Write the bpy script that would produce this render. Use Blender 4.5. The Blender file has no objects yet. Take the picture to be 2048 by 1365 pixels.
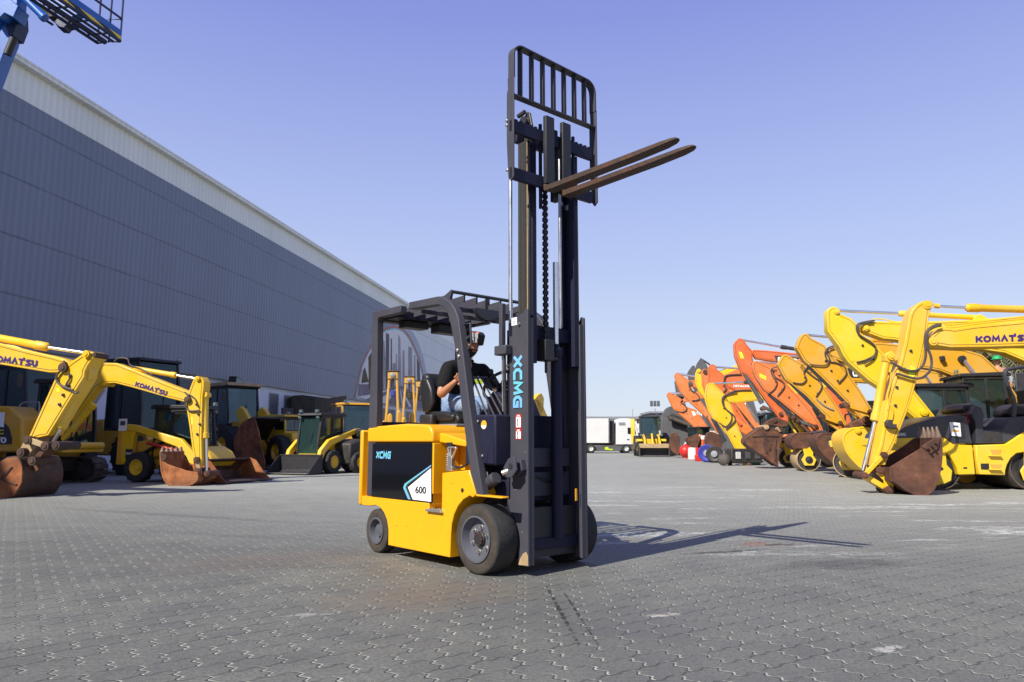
import bpy, bmesh, math, random
from mathutils import Vector, Matrix
random.seed(7)
scene = bpy.context.scene
C = scene.collection
PI = math.pi
def rad(d): return math.radians(d)

# ------------------------------------------------------------------ camera
FPX, CAMH, HOR = 1480.0, 1.05, 884.0
PITCH = math.atan((HOR - 682.5) / FPX)
CAM = Vector((0, 0, CAMH))
_fw = Vector((0, math.cos(PITCH), math.sin(PITCH)))
_up = Vector((0, -math.sin(PITCH), math.cos(PITCH)))
def ray(px, py): return _fw + Vector((1, 0, 0)) * ((px - 1024) / FPX) + _up * ((682.5 - py) / FPX)
def G(px, py, z=0.0):
    r = ray(px, py); return CAM + r * ((z - CAMH) / r.z)
def W(px, py, Y):
    r = ray(px, py); return CAM + r * (Y / r.y)
cd = bpy.data.cameras.new('camera'); cam = bpy.data.objects.new('camera', cd); C.objects.link(cam)
cam.location = CAM; cam.rotation_euler = (PI / 2 + PITCH, 0, 0)
cd.sensor_width = 36; cd.lens = 36 * FPX / 2048; cd.clip_end = 3000; cd.clip_start = 0.05
cd.dof.use_dof = True; cd.dof.focus_distance = 6.2; cd.dof.aperture_fstop = 7.0
scene.camera = cam
scene.view_settings.view_transform = 'Standard'
scene.view_settings.look = 'None'
scene.view_settings.exposure = 0.0

# ------------------------------------------------------------------ materials
def lin(c): return tuple(((x / 255) / 12.92 if x / 255 <= 0.04045 else ((x / 255 + 0.055) / 1.055) ** 2.4) for x in c)
MATS = {}
def newmat(name):
    m = bpy.data.materials.new(name); m.use_nodes = True
    nt = m.node_tree; b = nt.nodes['Principled BSDF']; MATS[name] = m
    return m, nt, b
def N(nt, t, **k):
    n = nt.nodes.new(t)
    for a, v in k.items(): setattr(n, a, v)
    return n
def noise(nt, scale, detail=4, rough=.55, coord='Object', sc=None):
    tc = N(nt, 'ShaderNodeTexCoord'); n = N(nt, 'ShaderNodeTexNoise')
    n.inputs['Scale'].default_value = scale; n.inputs['Detail'].default_value = detail; n.inputs['Roughness'].default_value = rough
    if sc:
        mp = N(nt, 'ShaderNodeMapping'); mp.inputs['Scale'].default_value = sc
        nt.links.new(tc.outputs[coord], mp.inputs['Vector']); nt.links.new(mp.outputs[0], n.inputs['Vector'])
    else: nt.links.new(tc.outputs[coord], n.inputs['Vector'])
    return n.outputs['Fac']
def ramp(nt, src, stops):
    r = N(nt, 'ShaderNodeValToRGB'); cr = r.color_ramp
    while len(cr.elements) < len(stops): cr.elements.new(0.5)
    for e, (p, c) in zip(cr.elements, stops):
        e.position = p; e.color = (c[0], c[1], c[2], 1) if not isinstance(c, (int, float)) else (c, c, c, 1)
    nt.links.new(src, r.inputs[0]); return r.outputs[0]
def mixc(nt, fac, a, b, mode='MIX'):
    m = N(nt, 'ShaderNodeMix', data_type='RGBA', blend_type=mode)
    for i, v in ((0, fac), (6, a), (7, b)):
        if isinstance(v, (int, float)): m.inputs[i].default_value = v
        elif isinstance(v, tuple): m.inputs[i].default_value = (v[0], v[1], v[2], 1)
        else: nt.links.new(v, m.inputs[i])
    return m.outputs[2]
def math_(nt, op, a, b=0.0, clamp=False, c=None):
    m = N(nt, 'ShaderNodeMath', operation=op); m.use_clamp = clamp
    for i, v in enumerate((a, b) + ((c,) if c is not None else ())):
        if isinstance(v, (int, float)): m.inputs[i].default_value = v
        else: nt.links.new(v, m.inputs[i])
    return m.outputs[0]
def bump(nt, b, h, strength=.2, dist=.01):
    n = N(nt, 'ShaderNodeBump'); n.inputs['Strength'].default_value = strength; n.inputs['Distance'].default_value = dist
    nt.links.new(h, n.inputs['Height']); nt.links.new(n.outputs[0], b.inputs['Normal'])
def paint(name, col, rough=.4, dirt=.25, dcol=(.16, .12, .08), scale=2.5, metal=0.0, coat=.0, spec=.5, chips=0.0, chipcol=(.09, .04, .02), bmp=.05):
    m, nt, b = newmat(name)
    n1 = noise(nt, scale, 6, .62); n2 = noise(nt, scale * 7, 3, .5)
    k = ramp(nt, n1, [(.42, 0.0), (.78, 1.0)])
    fac = math_(nt, 'MULTIPLY', k, dirt)
    base = mixc(nt, math_(nt, 'MULTIPLY', n2, .22), col, tuple(c * .80 for c in col))
    out = mixc(nt, fac, base, dcol)
    if chips > 0:
        n3 = noise(nt, scale * 4.3, 8, .72)
        ck = ramp(nt, n3, [(.70 - chips * .2, 0.0), (.72 - chips * .2 + .015, 1.0)])
        out = mixc(nt, ck, out, chipcol)
    nt.links.new(out, b.inputs['Base Color'])
    r = math_(nt, 'MULTIPLY_ADD', n1, .3, c=rough - .1); nt.links.new(r, b.inputs['Roughness'])
    b.inputs['Metallic'].default_value = metal; b.inputs['Specular IOR Level'].default_value = spec
    if coat: b.inputs['Coat Weight'].default_value = coat; b.inputs['Coat Roughness'].default_value = .12
    if bmp: bump(nt, b, noise(nt, scale * 5, 4, .6), bmp, .02)
    return m
paint('fork_yellow', (.80, .38, .002), .36, .22, (.42, .19, .02), 2.2, coat=.25, bmp=.05, chips=.02, chipcol=(.30, .13, .02))
paint('fork_charcoal', (.048, .047, .061), .5, .25, (.09, .085, .08), 4, spec=.28, bmp=.04)
paint('fork_navy', (.013, .014, .034), .5, .2, (.035, .033, .04), 4, spec=.22, bmp=.04)
paint('greasy_steel', (.085, .08, .07), .38, .45, (.02, .017, .014), 6, metal=.55, bmp=.1)
paint('black_steel', (.016, .016, .020), .5, .35, (.045, .038, .03), 6, bmp=.1)
paint('fork_rust', (.045, .026, .018), .62, .75, (.13, .045, .018), 9, metal=.1, bmp=.25)
paint('black_vinyl', (.012, .012, .013), .38, .2, (.03, .03, .03), 6, bmp=.12)
paint('black_plastic', (.014, .014, .016), .45, .25, (.05, .045, .04), 5)
paint('rubber', (.016, .016, .016), .75, .7, (.044, .041, .038), 5, bmp=.35)
paint('rubber_wall', (.036, .028, .022), .72, .8, (.070, .055, .042), 8, bmp=.3)
paint('rim_grey', (.11, .115, .14), .45, .5, (.06, .05, .045), 7, metal=.2, bmp=.1)
paint('zinc', (.62, .6, .56), .3, .4, (.25, .2, .12), 20, metal=.85)
paint('chrome', (.82, .81, .80), .26, .1, (.4, .4, .4), 6, metal=1.0, bmp=.0)
paint('mach_yellow', (.74, .44, .004), .42, 0.44, (.62, .47, .20), 1.6, coat=.1, chips=.12)
paint('mach_bright', (.72, 0.405, .006), .4, 0.34, (.66, .52, .24), 1.4, coat=.12, chips=.10)
paint('mach_amber', (.60, .30, .008), .45, 0.52, (.52, .37, .19), 1.6, chips=.16)
paint('mach_lemon', (.74, 0.475, .004), .4, 0.32, (.66, .54, .22), 1.5, coat=.12, chips=.08)
paint('mach_orange', (.64, 0.169, 0.034), .45, 0.47, (.60, .30, .19), 1.6, chips=.16)
paint('mach_vermilion', (.60, 0.119, 0.023), .45, 0.47, (.56, .25, .16), 1.6, chips=.14)
paint('mach_grey', (.075, .078, .085), .55, .5, (.14, .12, .10), 2, chips=.15)
paint('dark_iron', (.022, .021, .021), .55, .6, (.075, .058, .045), 3, bmp=.3)
paint('track_iron', (.05, .042, .036), .65, .8, (.14, .105, .075), 4, bmp=.4)
paint('hood_black', (.028, .03, .042), .42, .45, (.10, .085, .07), 2.5)
paint('lift_blue', (.008, .105, .42), .35, .25, (.01, .02, .06), 3, coat=.2)
paint('lift_dark', (.01, .02, .07), .5, .3, (.02, .02, .03), 3)
paint('white_paint', (.62, .62, .61), .5, .25, (.45, .40, .33), 1.2, chips=.05)
paint('grey_paint', (.22, .23, .25), .5, .3, (.14, .12, .1), 2)
paint('red_paint', (.55, .018, .012), .4, .3, (.3, .05, .04), 3)
paint('blue_paint', (.02, .03, .28), .6, .5, (.06, .06, .1), 3)
paint('green_paint', (.005, .30, .09), .5, .3, (.02, .12, .05), 3)
paint('cream_wall', (.62, .55, .40), .8, .3, (.45, .4, .3), 2)
paint('hose', (.045, .038, .034), .6, .6, (.14, .10, .075), 9)
paint('tarp', (.10, .085, .062), .8, .7, (.035, .03, .025), 3, bmp=.6)
paint('purple_text', (.030, .010, .13), .5, .2, (.05, .03, .1), 5)
paint('black_text', (.012, .012, .014), .5, 0.05, (.05, .05, .05), 5)
paint('white_text', (.80, .80, .78), .5, .1, (.5, .5, .45), 5)
paint('paper', (.80, .80, .84), .7, .05, (.6, .6, .6), 5)
paint('sticker_yellow', (.78, .74, .02), .5, .1, (.4, .4, .1), 5)
paint('sticker_orange', (.85, .38, .02), .5, .1, (.4, .2, .1), 5)
paint('tan_steel', (.42, .30, .16), .6, .7, (.20, .13, .07), 4, bmp=.3)
paint('tooth_steel', (.20, .135, .095), .5, .6, (.10, .06, .04), 8, metal=.2, bmp=.3)
paint('skin', (.40, .18, .095), .48, .3, (.30, .12, .06), 9, bmp=.08)
paint('hair', (.012, .009, .008), .7, .2, (.03, .02, .02), 60, bmp=.8)
paint('polo_black', (.010, .010, .011), .85, .3, (.02, .02, .02), 14, bmp=.6, spec=.2)
paint('denim', (.17, .25, .40), .85, .6, (.45, .52, .60), 8, bmp=.7, spec=.2)
paint('hivis', (.50, .62, .02), .7, .1, (.4, .5, .05), 8)
paint('leaf', (.045, .085, .020), .6, .5, (.09, .11, .03), 1.2)
paint('leaf_dry', (.12, .12, .05), .7, .5, (.17, .13, .07), 1.2)
paint('bark', (.12, .085, .055), .9, .6, (.06, .045, .03), 6, bmp=.8)
for k_, c_ in (('mach_yellow', (.30, .16, .01)), ('mach_bright', (.36, .20, .01)), ('mach_amber', (.22, .11, .012)), ('mach_lemon', (.40, .26, .01)), ('mach_orange', (.25, .05, .015)), ('mach_vermilion', (.22, .04, .012))): paint('seam_' + k_, c_, .6, .5, (.08, .05, .03), 6)
def rust(name, a, b2, c, scale=3.0):
    m, nt, b = newmat(name)
    n1 = noise(nt, scale, 9, .68); n2 = noise(nt, scale * .35, 3, .5, sc=(1, 1, 2.5))
    col = ramp(nt, n1, [(.32, a), (.52, b2), (.72, c)])
    col = mixc(nt, ramp(nt, n2, [(.4, 0.0), (.75, .8)]), col, tuple(x * .45 for x in a))
    nt.links.new(col, b.inputs['Base Color']); b.inputs['Roughness'].default_value = .7
    bump(nt, b, n1, .35, .02); return m
rust('rust_brown', (.055, .022, .012), (.115, .042, .021), (.19, .085, .045), 3.5)
rust('rust_dark', (.030, .018, .014), (.075, .035, .022), (.17, .075, .04), 3.0)
rust('rust_orange', (.12, .035, .012), (.32, .10, .024), (.36, .17, .07), 3.0)
m, nt, b = newmat('black_panel')
b.inputs['Base Color'].default_value = (.005, .005, .006, 1); b.inputs['Roughness'].default_value = .07
bump(nt, b, noise(nt, 1.5, 2), .02, .05)
def glass(name, tint, dens=.55):
    m, nt, b = newmat(name); nt.nodes.remove(b); out = nt.nodes['Material Output']
    t = N(nt, 'ShaderNodeBsdfTransparent'); t.inputs[0].default_value = (*tint, 1)
    g = N(nt, 'ShaderNodeBsdfGlossy'); g.inputs['Roughness'].default_value = .04; g.inputs[0].default_value = (.75, .9, .9, 1)
    f = N(nt, 'ShaderNodeFresnel'); f.inputs[0].default_value = 1.5
    k = math_(nt, 'MULTIPLY_ADD', f.outputs[0], .9, c=.05)
    mx = N(nt, 'ShaderNodeMixShader'); nt.links.new(k, mx.inputs[0]); nt.links.new(t.outputs[0], mx.inputs[1]); nt.links.new(g.outputs[0], mx.inputs[2])
    d = N(nt, 'ShaderNodeBsdfDiffuse'); d.inputs[0].default_value = (tint[0] * .25, tint[1] * .35, tint[2] * .35, 1)
    m2 = N(nt, 'ShaderNodeMixShader'); m2.inputs[0].default_value = dens
    nt.links.new(mx.outputs[0], m2.inputs[1]); nt.links.new(d.outputs[0], m2.inputs[2]); nt.links.new(m2.outputs[0], out.inputs[0]); return m
glass('cab_glass', (.42, .56, .56), .12)
glass('dark_glass', (.10, .14, .15), .35)
glass('clear_lens', (.85, .85, .85), .3)
m, nt, b = newmat('brand_blue')          # decal whose print runs from teal to pale blue
tc = N(nt, 'ShaderNodeTexCoord'); sp = N(nt, 'ShaderNodeSeparateXYZ'); nt.links.new(tc.outputs['Generated'], sp.inputs[0])
nt.links.new(ramp(nt, sp.outputs[2], [(0, (.16, .36, .66)), (.45, (.12, .46, .52)), (1, (.18, .40, .70))]), b.inputs['Base Color']); b.inputs['Roughness'].default_value = .4

# building cladding
def cladding(name, col, dark, seam=True):
    m, nt, b = newmat(name)
    tc = N(nt, 'ShaderNodeTexCoord'); sp = N(nt, 'ShaderNodeSeparateXYZ'); nt.links.new(tc.outputs['Object'], sp.inputs[0])
    w = math_(nt, 'PINGPONG', sp.outputs[0], .15)
    rib = math_(nt, 'MULTIPLY', math_(nt, 'SUBTRACT', w, .05), 12.0, clamp=True)
    n1 = noise(nt, .35, 5, .6, sc=(1, 1, .25)); n2 = noise(nt, 2.2, 5, .65, sc=(1, 1, .06))
    c = mixc(nt, ramp(nt, n1, [(.35, 0.0), (.7, .6)]), col, dark)
    c = mixc(nt, ramp(nt, n2, [(.60, 0.0), (.72, .38)]), c, tuple(x * .6 for x in dark))
    if seam:
        s = math_(nt, 'FRACT', math_(nt, 'DIVIDE', sp.outputs[2], 1.95))
        s = math_(nt, 'LESS_THAN', s, .035)
        nz = noise(nt, 1.1, 3)
        c = mixc(nt, math_(nt, 'MULTIPLY', s, math_(nt, 'MULTIPLY', nz, 1.5, True)), c, tuple(x * .55 for x in dark))
    c = mixc(nt, math_(nt, 'MULTIPLY', math_(nt, 'SUBTRACT', 1.0, rib), .20), c, tuple(x * .6 for x in dark))
    nt.links.new(c, b.inputs['Base Color']); b.inputs['Roughness'].default_value = .5
    bump(nt, b, rib, .45, .03)
cladding('clad_grey', (.180, .210, .275), (.148, .172, .228))
cladding('clad_light', (.62, .65, .66), (.50, .53, .54), True)
cladding('clad_band', (.80, .83, .78), (.64, .67, .62), False)
def stucco(name, col, sc=.6):
    m, nt, b = newmat(name)
    n1 = noise(nt, sc, 6, .6, sc=(1, 1, .4))
    c = mixc(nt, ramp(nt, n1, [(.4, 0.0), (.8, .55)]), col, tuple(x * .7 for x in col))
    nt.links.new(c, b.inputs['Base Color']); b.inputs['Roughness'].default_value = .85; bump(nt, b, noise(nt, 30, 3), .15, .01)
stucco('stucco', (.64, .67, .74))
m, nt, b = newmat('shutter')
tc = N(nt, 'ShaderNodeTexCoord'); sp = N(nt, 'ShaderNodeSeparateXYZ'); nt.links.new(tc.outputs['Object'], sp.inputs[0])
w = math_(nt, 'PINGPONG', sp.outputs[2], .05)
nt.links.new(ramp(nt, math_(nt, 'MULTIPLY', w, 20.0), [(0, (.05, .05, .055)), (1, (.16, .16, .17))]), b.inputs['Base Color']); bump(nt, b, w, .8, .3)
m, nt, b = newmat('hazard')
tc = N(nt, 'ShaderNodeTexCoord'); sp = N(nt, 'ShaderNodeSeparateXYZ'); nt.links.new(tc.outputs['Object'], sp.inputs[0])
w = math_(nt, 'FRACT', math_(nt, 'MULTIPLY', math_(nt, 'ADD', sp.outputs[0], sp.outputs[2]), 5.0))
nt.links.new(mixc(nt, math_(nt, 'GREATER_THAN', w, .5), (.02, .02, .02), (.75, .55, .02)), b.inputs['Base Color'])

# ------------------------------------------------------------------ ground (zig-zag concrete pavers)
m, nt, b = newmat('pavers')
tc = N(nt, 'ShaderNodeTexCoord'); mp = N(nt, 'ShaderNodeMapping'); mp.inputs['Rotation'].default_value = (0, 0, -math.atan2(.67, 1))
nt.links.new(tc.outputs['Object'], mp.inputs['Vector'])
sp = N(nt, 'ShaderNodeSeparateXYZ'); nt.links.new(mp.outputs[0], sp.inputs[0])
S_, T_ = sp.outputs[0], sp.outputs[1]
BL, BW = .235, .168
def zig(x, per, amp, ph=0.0, sharp=1.7):
    q = math_(nt, 'PINGPONG', math_(nt, 'ADD', x, ph), per / 2)            # 0..per/2
    q = math_(nt, 'MULTIPLY', math_(nt, 'SUBTRACT', q, per / 4), sharp * 4 / per)
    q = math_(nt, 'MINIMUM', math_(nt, 'MAXIMUM', q, -1.0), 1.0)
    return math_(nt, 'MULTIPLY', q, amp)
wob = noise(nt, 5, 2); wob = math_(nt, 'MULTIPLY', math_(nt, 'SUBTRACT', wob, .5), .012)
T2 = math_(nt, 'ADD', math_(nt, 'ADD', T_, math_(nt, 'MULTIPLY', math_(nt, 'SINE', math_(nt, 'MULTIPLY', S_, 2 * PI / (BL / 2))), .0085)), wob)
S2 = math_(nt, 'ADD', math_(nt, 'ADD', S_, zig(T2, BW / 2, .0135, .03, 1.3)), wob)
tr = math_(nt, 'DIVIDE', T2, BW); row = math_(nt, 'FLOOR', tr); frr = math_(nt, 'FRACT', tr)
uu = math_(nt, 'ADD', math_(nt, 'DIVIDE', S2, BL), math_(nt, 'MULTIPLY', math_(nt, 'FLOORED_MODULO', row, 2.0), .5))
cell = math_(nt, 'FLOOR', uu); fu = math_(nt, 'FRACT', uu); fui = math_(nt, 'SUBTRACT', 1.0, fu)
dh = math_(nt, 'MULTIPLY', math_(nt, 'MINIMUM', fu, fui), BL); dl = math_(nt, 'MULTIPLY', math_(nt, 'MINIMUM', frr, math_(nt, 'SUBTRACT', 1.0, frr)), BW)
def inv(d, wd, k=2.0): return math_(nt, 'MULTIPLY', math_(nt, 'SUBTRACT', 1.0, math_(nt, 'DIVIDE', d, wd)), k, clamp=True)
headm = inv(dh, .0070); longm = inv(dl, .0030); shadowm = inv(math_(nt, 'ABSOLUTE', math_(nt, 'SUBTRACT', math_(nt, 'MULTIPLY', fui, BL), .0085)), .0032)
bevm = math_(nt, 'MAXIMUM', inv(dh, .013, 1.2), inv(dl, .010, 1.2))
wn = N(nt, 'ShaderNodeTexWhiteNoise', noise_dimensions='2D'); cb = N(nt, 'ShaderNodeCombineXYZ'); nt.links.new(cell, cb.inputs[0]); nt.links.new(row, cb.inputs[1]); nt.links.new(cb.outputs[0], wn.inputs['Vector'])
brv = wn.outputs['Value']
grain = noise(nt, 160, 3, .7); fine = noise(nt, 45, 4, .65); mid = noise(nt, 2.2, 6, .6); big = noise(nt, .33, 5, .6)
streak = noise(nt, .8, 6, .6, sc=(.5, 2.0, 1))
base = mixc(nt, brv, (0.105, 0.105, 0.094), (0.138, 0.136, 0.119))
base = mixc(nt, ramp(nt, mid, [(.38, 0.0), (.66, .9)]), base, (0.170, 0.168, 0.144))
base = mixc(nt, ramp(nt, big, [(.40, .0), (.62, .75)]), base, (0.077, 0.079, 0.076))
base = mixc(nt, ramp(nt, noise(nt, .9, 5, .65, sc=(.5, 1.3, 1)), [(.50, 0.0), (.72, .6)]), base, (0.187, 0.179, 0.140))
base = mixc(nt, ramp(nt, fine, [(.38, .75), (.56, 0.0)]), base, (0.062, 0.065, 0.061))
base = mixc(nt, ramp(nt, grain, [(.54, 0.0), (.70, .7)]), base, (0.250, 0.255, 0.222))
spo = N(nt, 'ShaderNodeSeparateXYZ'); nt.links.new(tc.outputs['Object'], spo.inputs[0])
PX, PY = spo.outputs[0], spo.outputs[1]
# sand in the joints and a painted shadow line beside them, thinned by wear
jn = ramp(nt, noise(nt, 1.6, 5, .6), [(.30, .25), (.6, 1.0)])
dmx = math_(nt, 'MULTIPLY', math_(nt, 'SUBTRACT', math_(nt, 'ADD', PY, math_(nt, 'MULTIPLY', PX, .55)), 5.0), .11, clamp=True)
vis = math_(nt, 'SUBTRACT', 1.0, math_(nt, 'MULTIPLY', dmx, math_(nt, 'MULTIPLY_ADD', big, .9, c=.35), clamp=True))
base = mixc(nt, math_(nt, 'MULTIPLY', math_(nt, 'MULTIPLY', longm, vis), .85), base, mixc(nt, ramp(nt, mid, [(.45, 0.0), (.62, 1.0)]), (0.030, 0.031, 0.029), (0.291, 0.282, 0.225)))
base = mixc(nt, math_(nt, 'MULTIPLY', math_(nt, 'MULTIPLY', shadowm, vis), .8), base, (0.026, 0.028, 0.027))  # shadow along one side of each head joint, put into the colour
base = mixc(nt, math_(nt, 'MULTIPLY', math_(nt, 'MULTIPLY', headm, vis), jn), base, mixc(nt, ramp(nt, fine, [(.4, 0.0), (.6, 1.0)]), (0.171, 0.169, 0.139), (0.472, 0.474, 0.400)))
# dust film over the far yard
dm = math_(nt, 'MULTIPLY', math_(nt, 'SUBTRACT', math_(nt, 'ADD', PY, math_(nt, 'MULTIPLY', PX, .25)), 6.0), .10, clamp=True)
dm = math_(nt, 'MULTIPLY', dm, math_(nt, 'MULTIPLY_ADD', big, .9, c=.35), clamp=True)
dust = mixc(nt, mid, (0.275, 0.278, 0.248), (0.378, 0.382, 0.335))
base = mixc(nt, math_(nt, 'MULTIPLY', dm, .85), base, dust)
# pale scrape streaks
wx = math_(nt, 'MULTIPLY', ramp(nt, streak, [(.555, 0.0), (.64, 1.0)]), math_(nt, 'MULTIPLY', math_(nt, 'SUBTRACT', PY, 5.5), .35, clamp=True))
wx = math_(nt, 'MULTIPLY', wx, math_(nt, 'SUBTRACT', 1.0, math_(nt, 'MULTIPLY', math_(nt, 'SUBTRACT', PY, 16), .2, clamp=True)))
wx = math_(nt, 'MULTIPLY', wx, math_(nt, 'MULTIPLY_ADD', PX, .25, True, c=.55))
wx = math_(nt, 'MULTIPLY', wx, ramp(nt, noise(nt, 7, 5, .75), [(.43, 0.0), (.55, 1.0)]))
base = mixc(nt, math_(nt, 'MULTIPLY', wx, .75), base, (0.531, 0.555, 0.512))
# local stains: ellipse masks (centre, radii, angle) broken up by noise
def blot(cx, cy, rx, ry, ang, lo, hi, nsc, strength):
    c, s = math.cos(ang), math.sin(ang)
    dx = math_(nt, 'SUBTRACT', PX, cx); dy = math_(nt, 'SUBTRACT', PY, cy)
    a = math_(nt, 'DIVIDE', math_(nt, 'ADD', math_(nt, 'MULTIPLY', dx, c), math_(nt, 'MULTIPLY', dy, s)), rx)
    d = math_(nt, 'DIVIDE', math_(nt, 'SUBTRACT', math_(nt, 'MULTIPLY', dy, c), math_(nt, 'MULTIPLY', dx, s)), ry)
    e = math_(nt, 'SUBTRACT', 1.0, math_(nt, 'ADD', math_(nt, 'MULTIPLY', a, a), math_(nt, 'MULTIPLY', d, d)), clamp=True)
    q = math_(nt, 'MULTIPLY', e, math_(nt, 'MULTIPLY_ADD', noise(nt, nsc, 6, .7), 1.0, c=.0))
    return math_(nt, 'MULTIPLY', ramp(nt, q, [(lo, 0.0), (hi, 1.0)]), strength)
def stain(px, py, rx, ry, ang, lo, hi, nsc, st, col):
    global base
    g = G(px, py); base = mixc(nt, blot(g.x, g.y, rx, ry, ang, lo, hi, nsc, st), base, col)
stain(870, 1190, 1.0, .6, .5, .08, .5, 2.2, .5, (.15, .115, .08))
stain(560, 1120, 1.5, .7, .5, .10, .5, 1.6, .4, (.115, .085, .065))
stain(1680, 1130, 1.1, .40, .25, .25, .55, 3, .65, (.028, .026, .025))
stain(1508, 1088, .40, .30, .9, .40, .46, 7, .75, (.20, .085, .05))
stain(330, 1030, 3.6, .22, -.45, .18, .5, 3, .45, (.075, .072, .072))
stain(520, 1075, 3.0, .18, -.35, .2, .5, 3, .4, (.08, .075, .072))
stain(1450, 1230, 1.4, .5, .5, .2, .55, 2.5, .4, (.095, .09, .09))
stain(250, 1230, 1.2, .4, .4, .2, .55, 2.5, .45, (.09, .086, .086))
stain(1450, 1104, .9, .12, .35, .34, .46, 9, .85, (.03, .025, .02))
stain(1560, 1090, .5, .2, .3, .42, .48, 10, .9, (.05, .03, .02))
stain(1640, 1092, .8, .2, .2, .40, .5, 6, .7, (.30, .29, .27))
gA, gB = G(1083, 1155), G(1180, 1330)
mm = (gA + gB) / 2; L2 = (gB - gA).length / 2; an = math.atan2((gB - gA).y, (gB - gA).x)
for off, wd in ((0, .036), (.10, .022)):
    base = mixc(nt, blot(mm.x + off, mm.y, L2 * 1.5, wd, an, .41, .47, 13, .9), base, (.018, .016, .015))
stain(1328, 1230, .26, .12, .2, .40, .50, 14, .9, (.36, .34, .29))
stain(1780, 1300, .3, .15, .5, .42, .5, 14, .9, (.34, .33, .30))
stain(620, 1230, .3, .12, .2, .42, .5, 14, .7, (.30, .29, .27))
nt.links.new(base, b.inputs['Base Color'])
nt.links.new(math_(nt, 'MULTIPLY_ADD', mid, .25, c=.62), b.inputs['Roughness'])
hh = math_(nt, 'SUBTRACT', math_(nt, 'MULTIPLY_ADD', fine, .10, c=1.0), math_(nt, 'MULTIPLY', bevm, .9))
hh = math_(nt, 'ADD', hh, math_(nt, 'MULTIPLY', grain, .07))
hh = math_(nt, 'ADD', hh, math_(nt, 'MULTIPLY', brv, .2))
bump(nt, b, hh, .9, .010)

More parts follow.
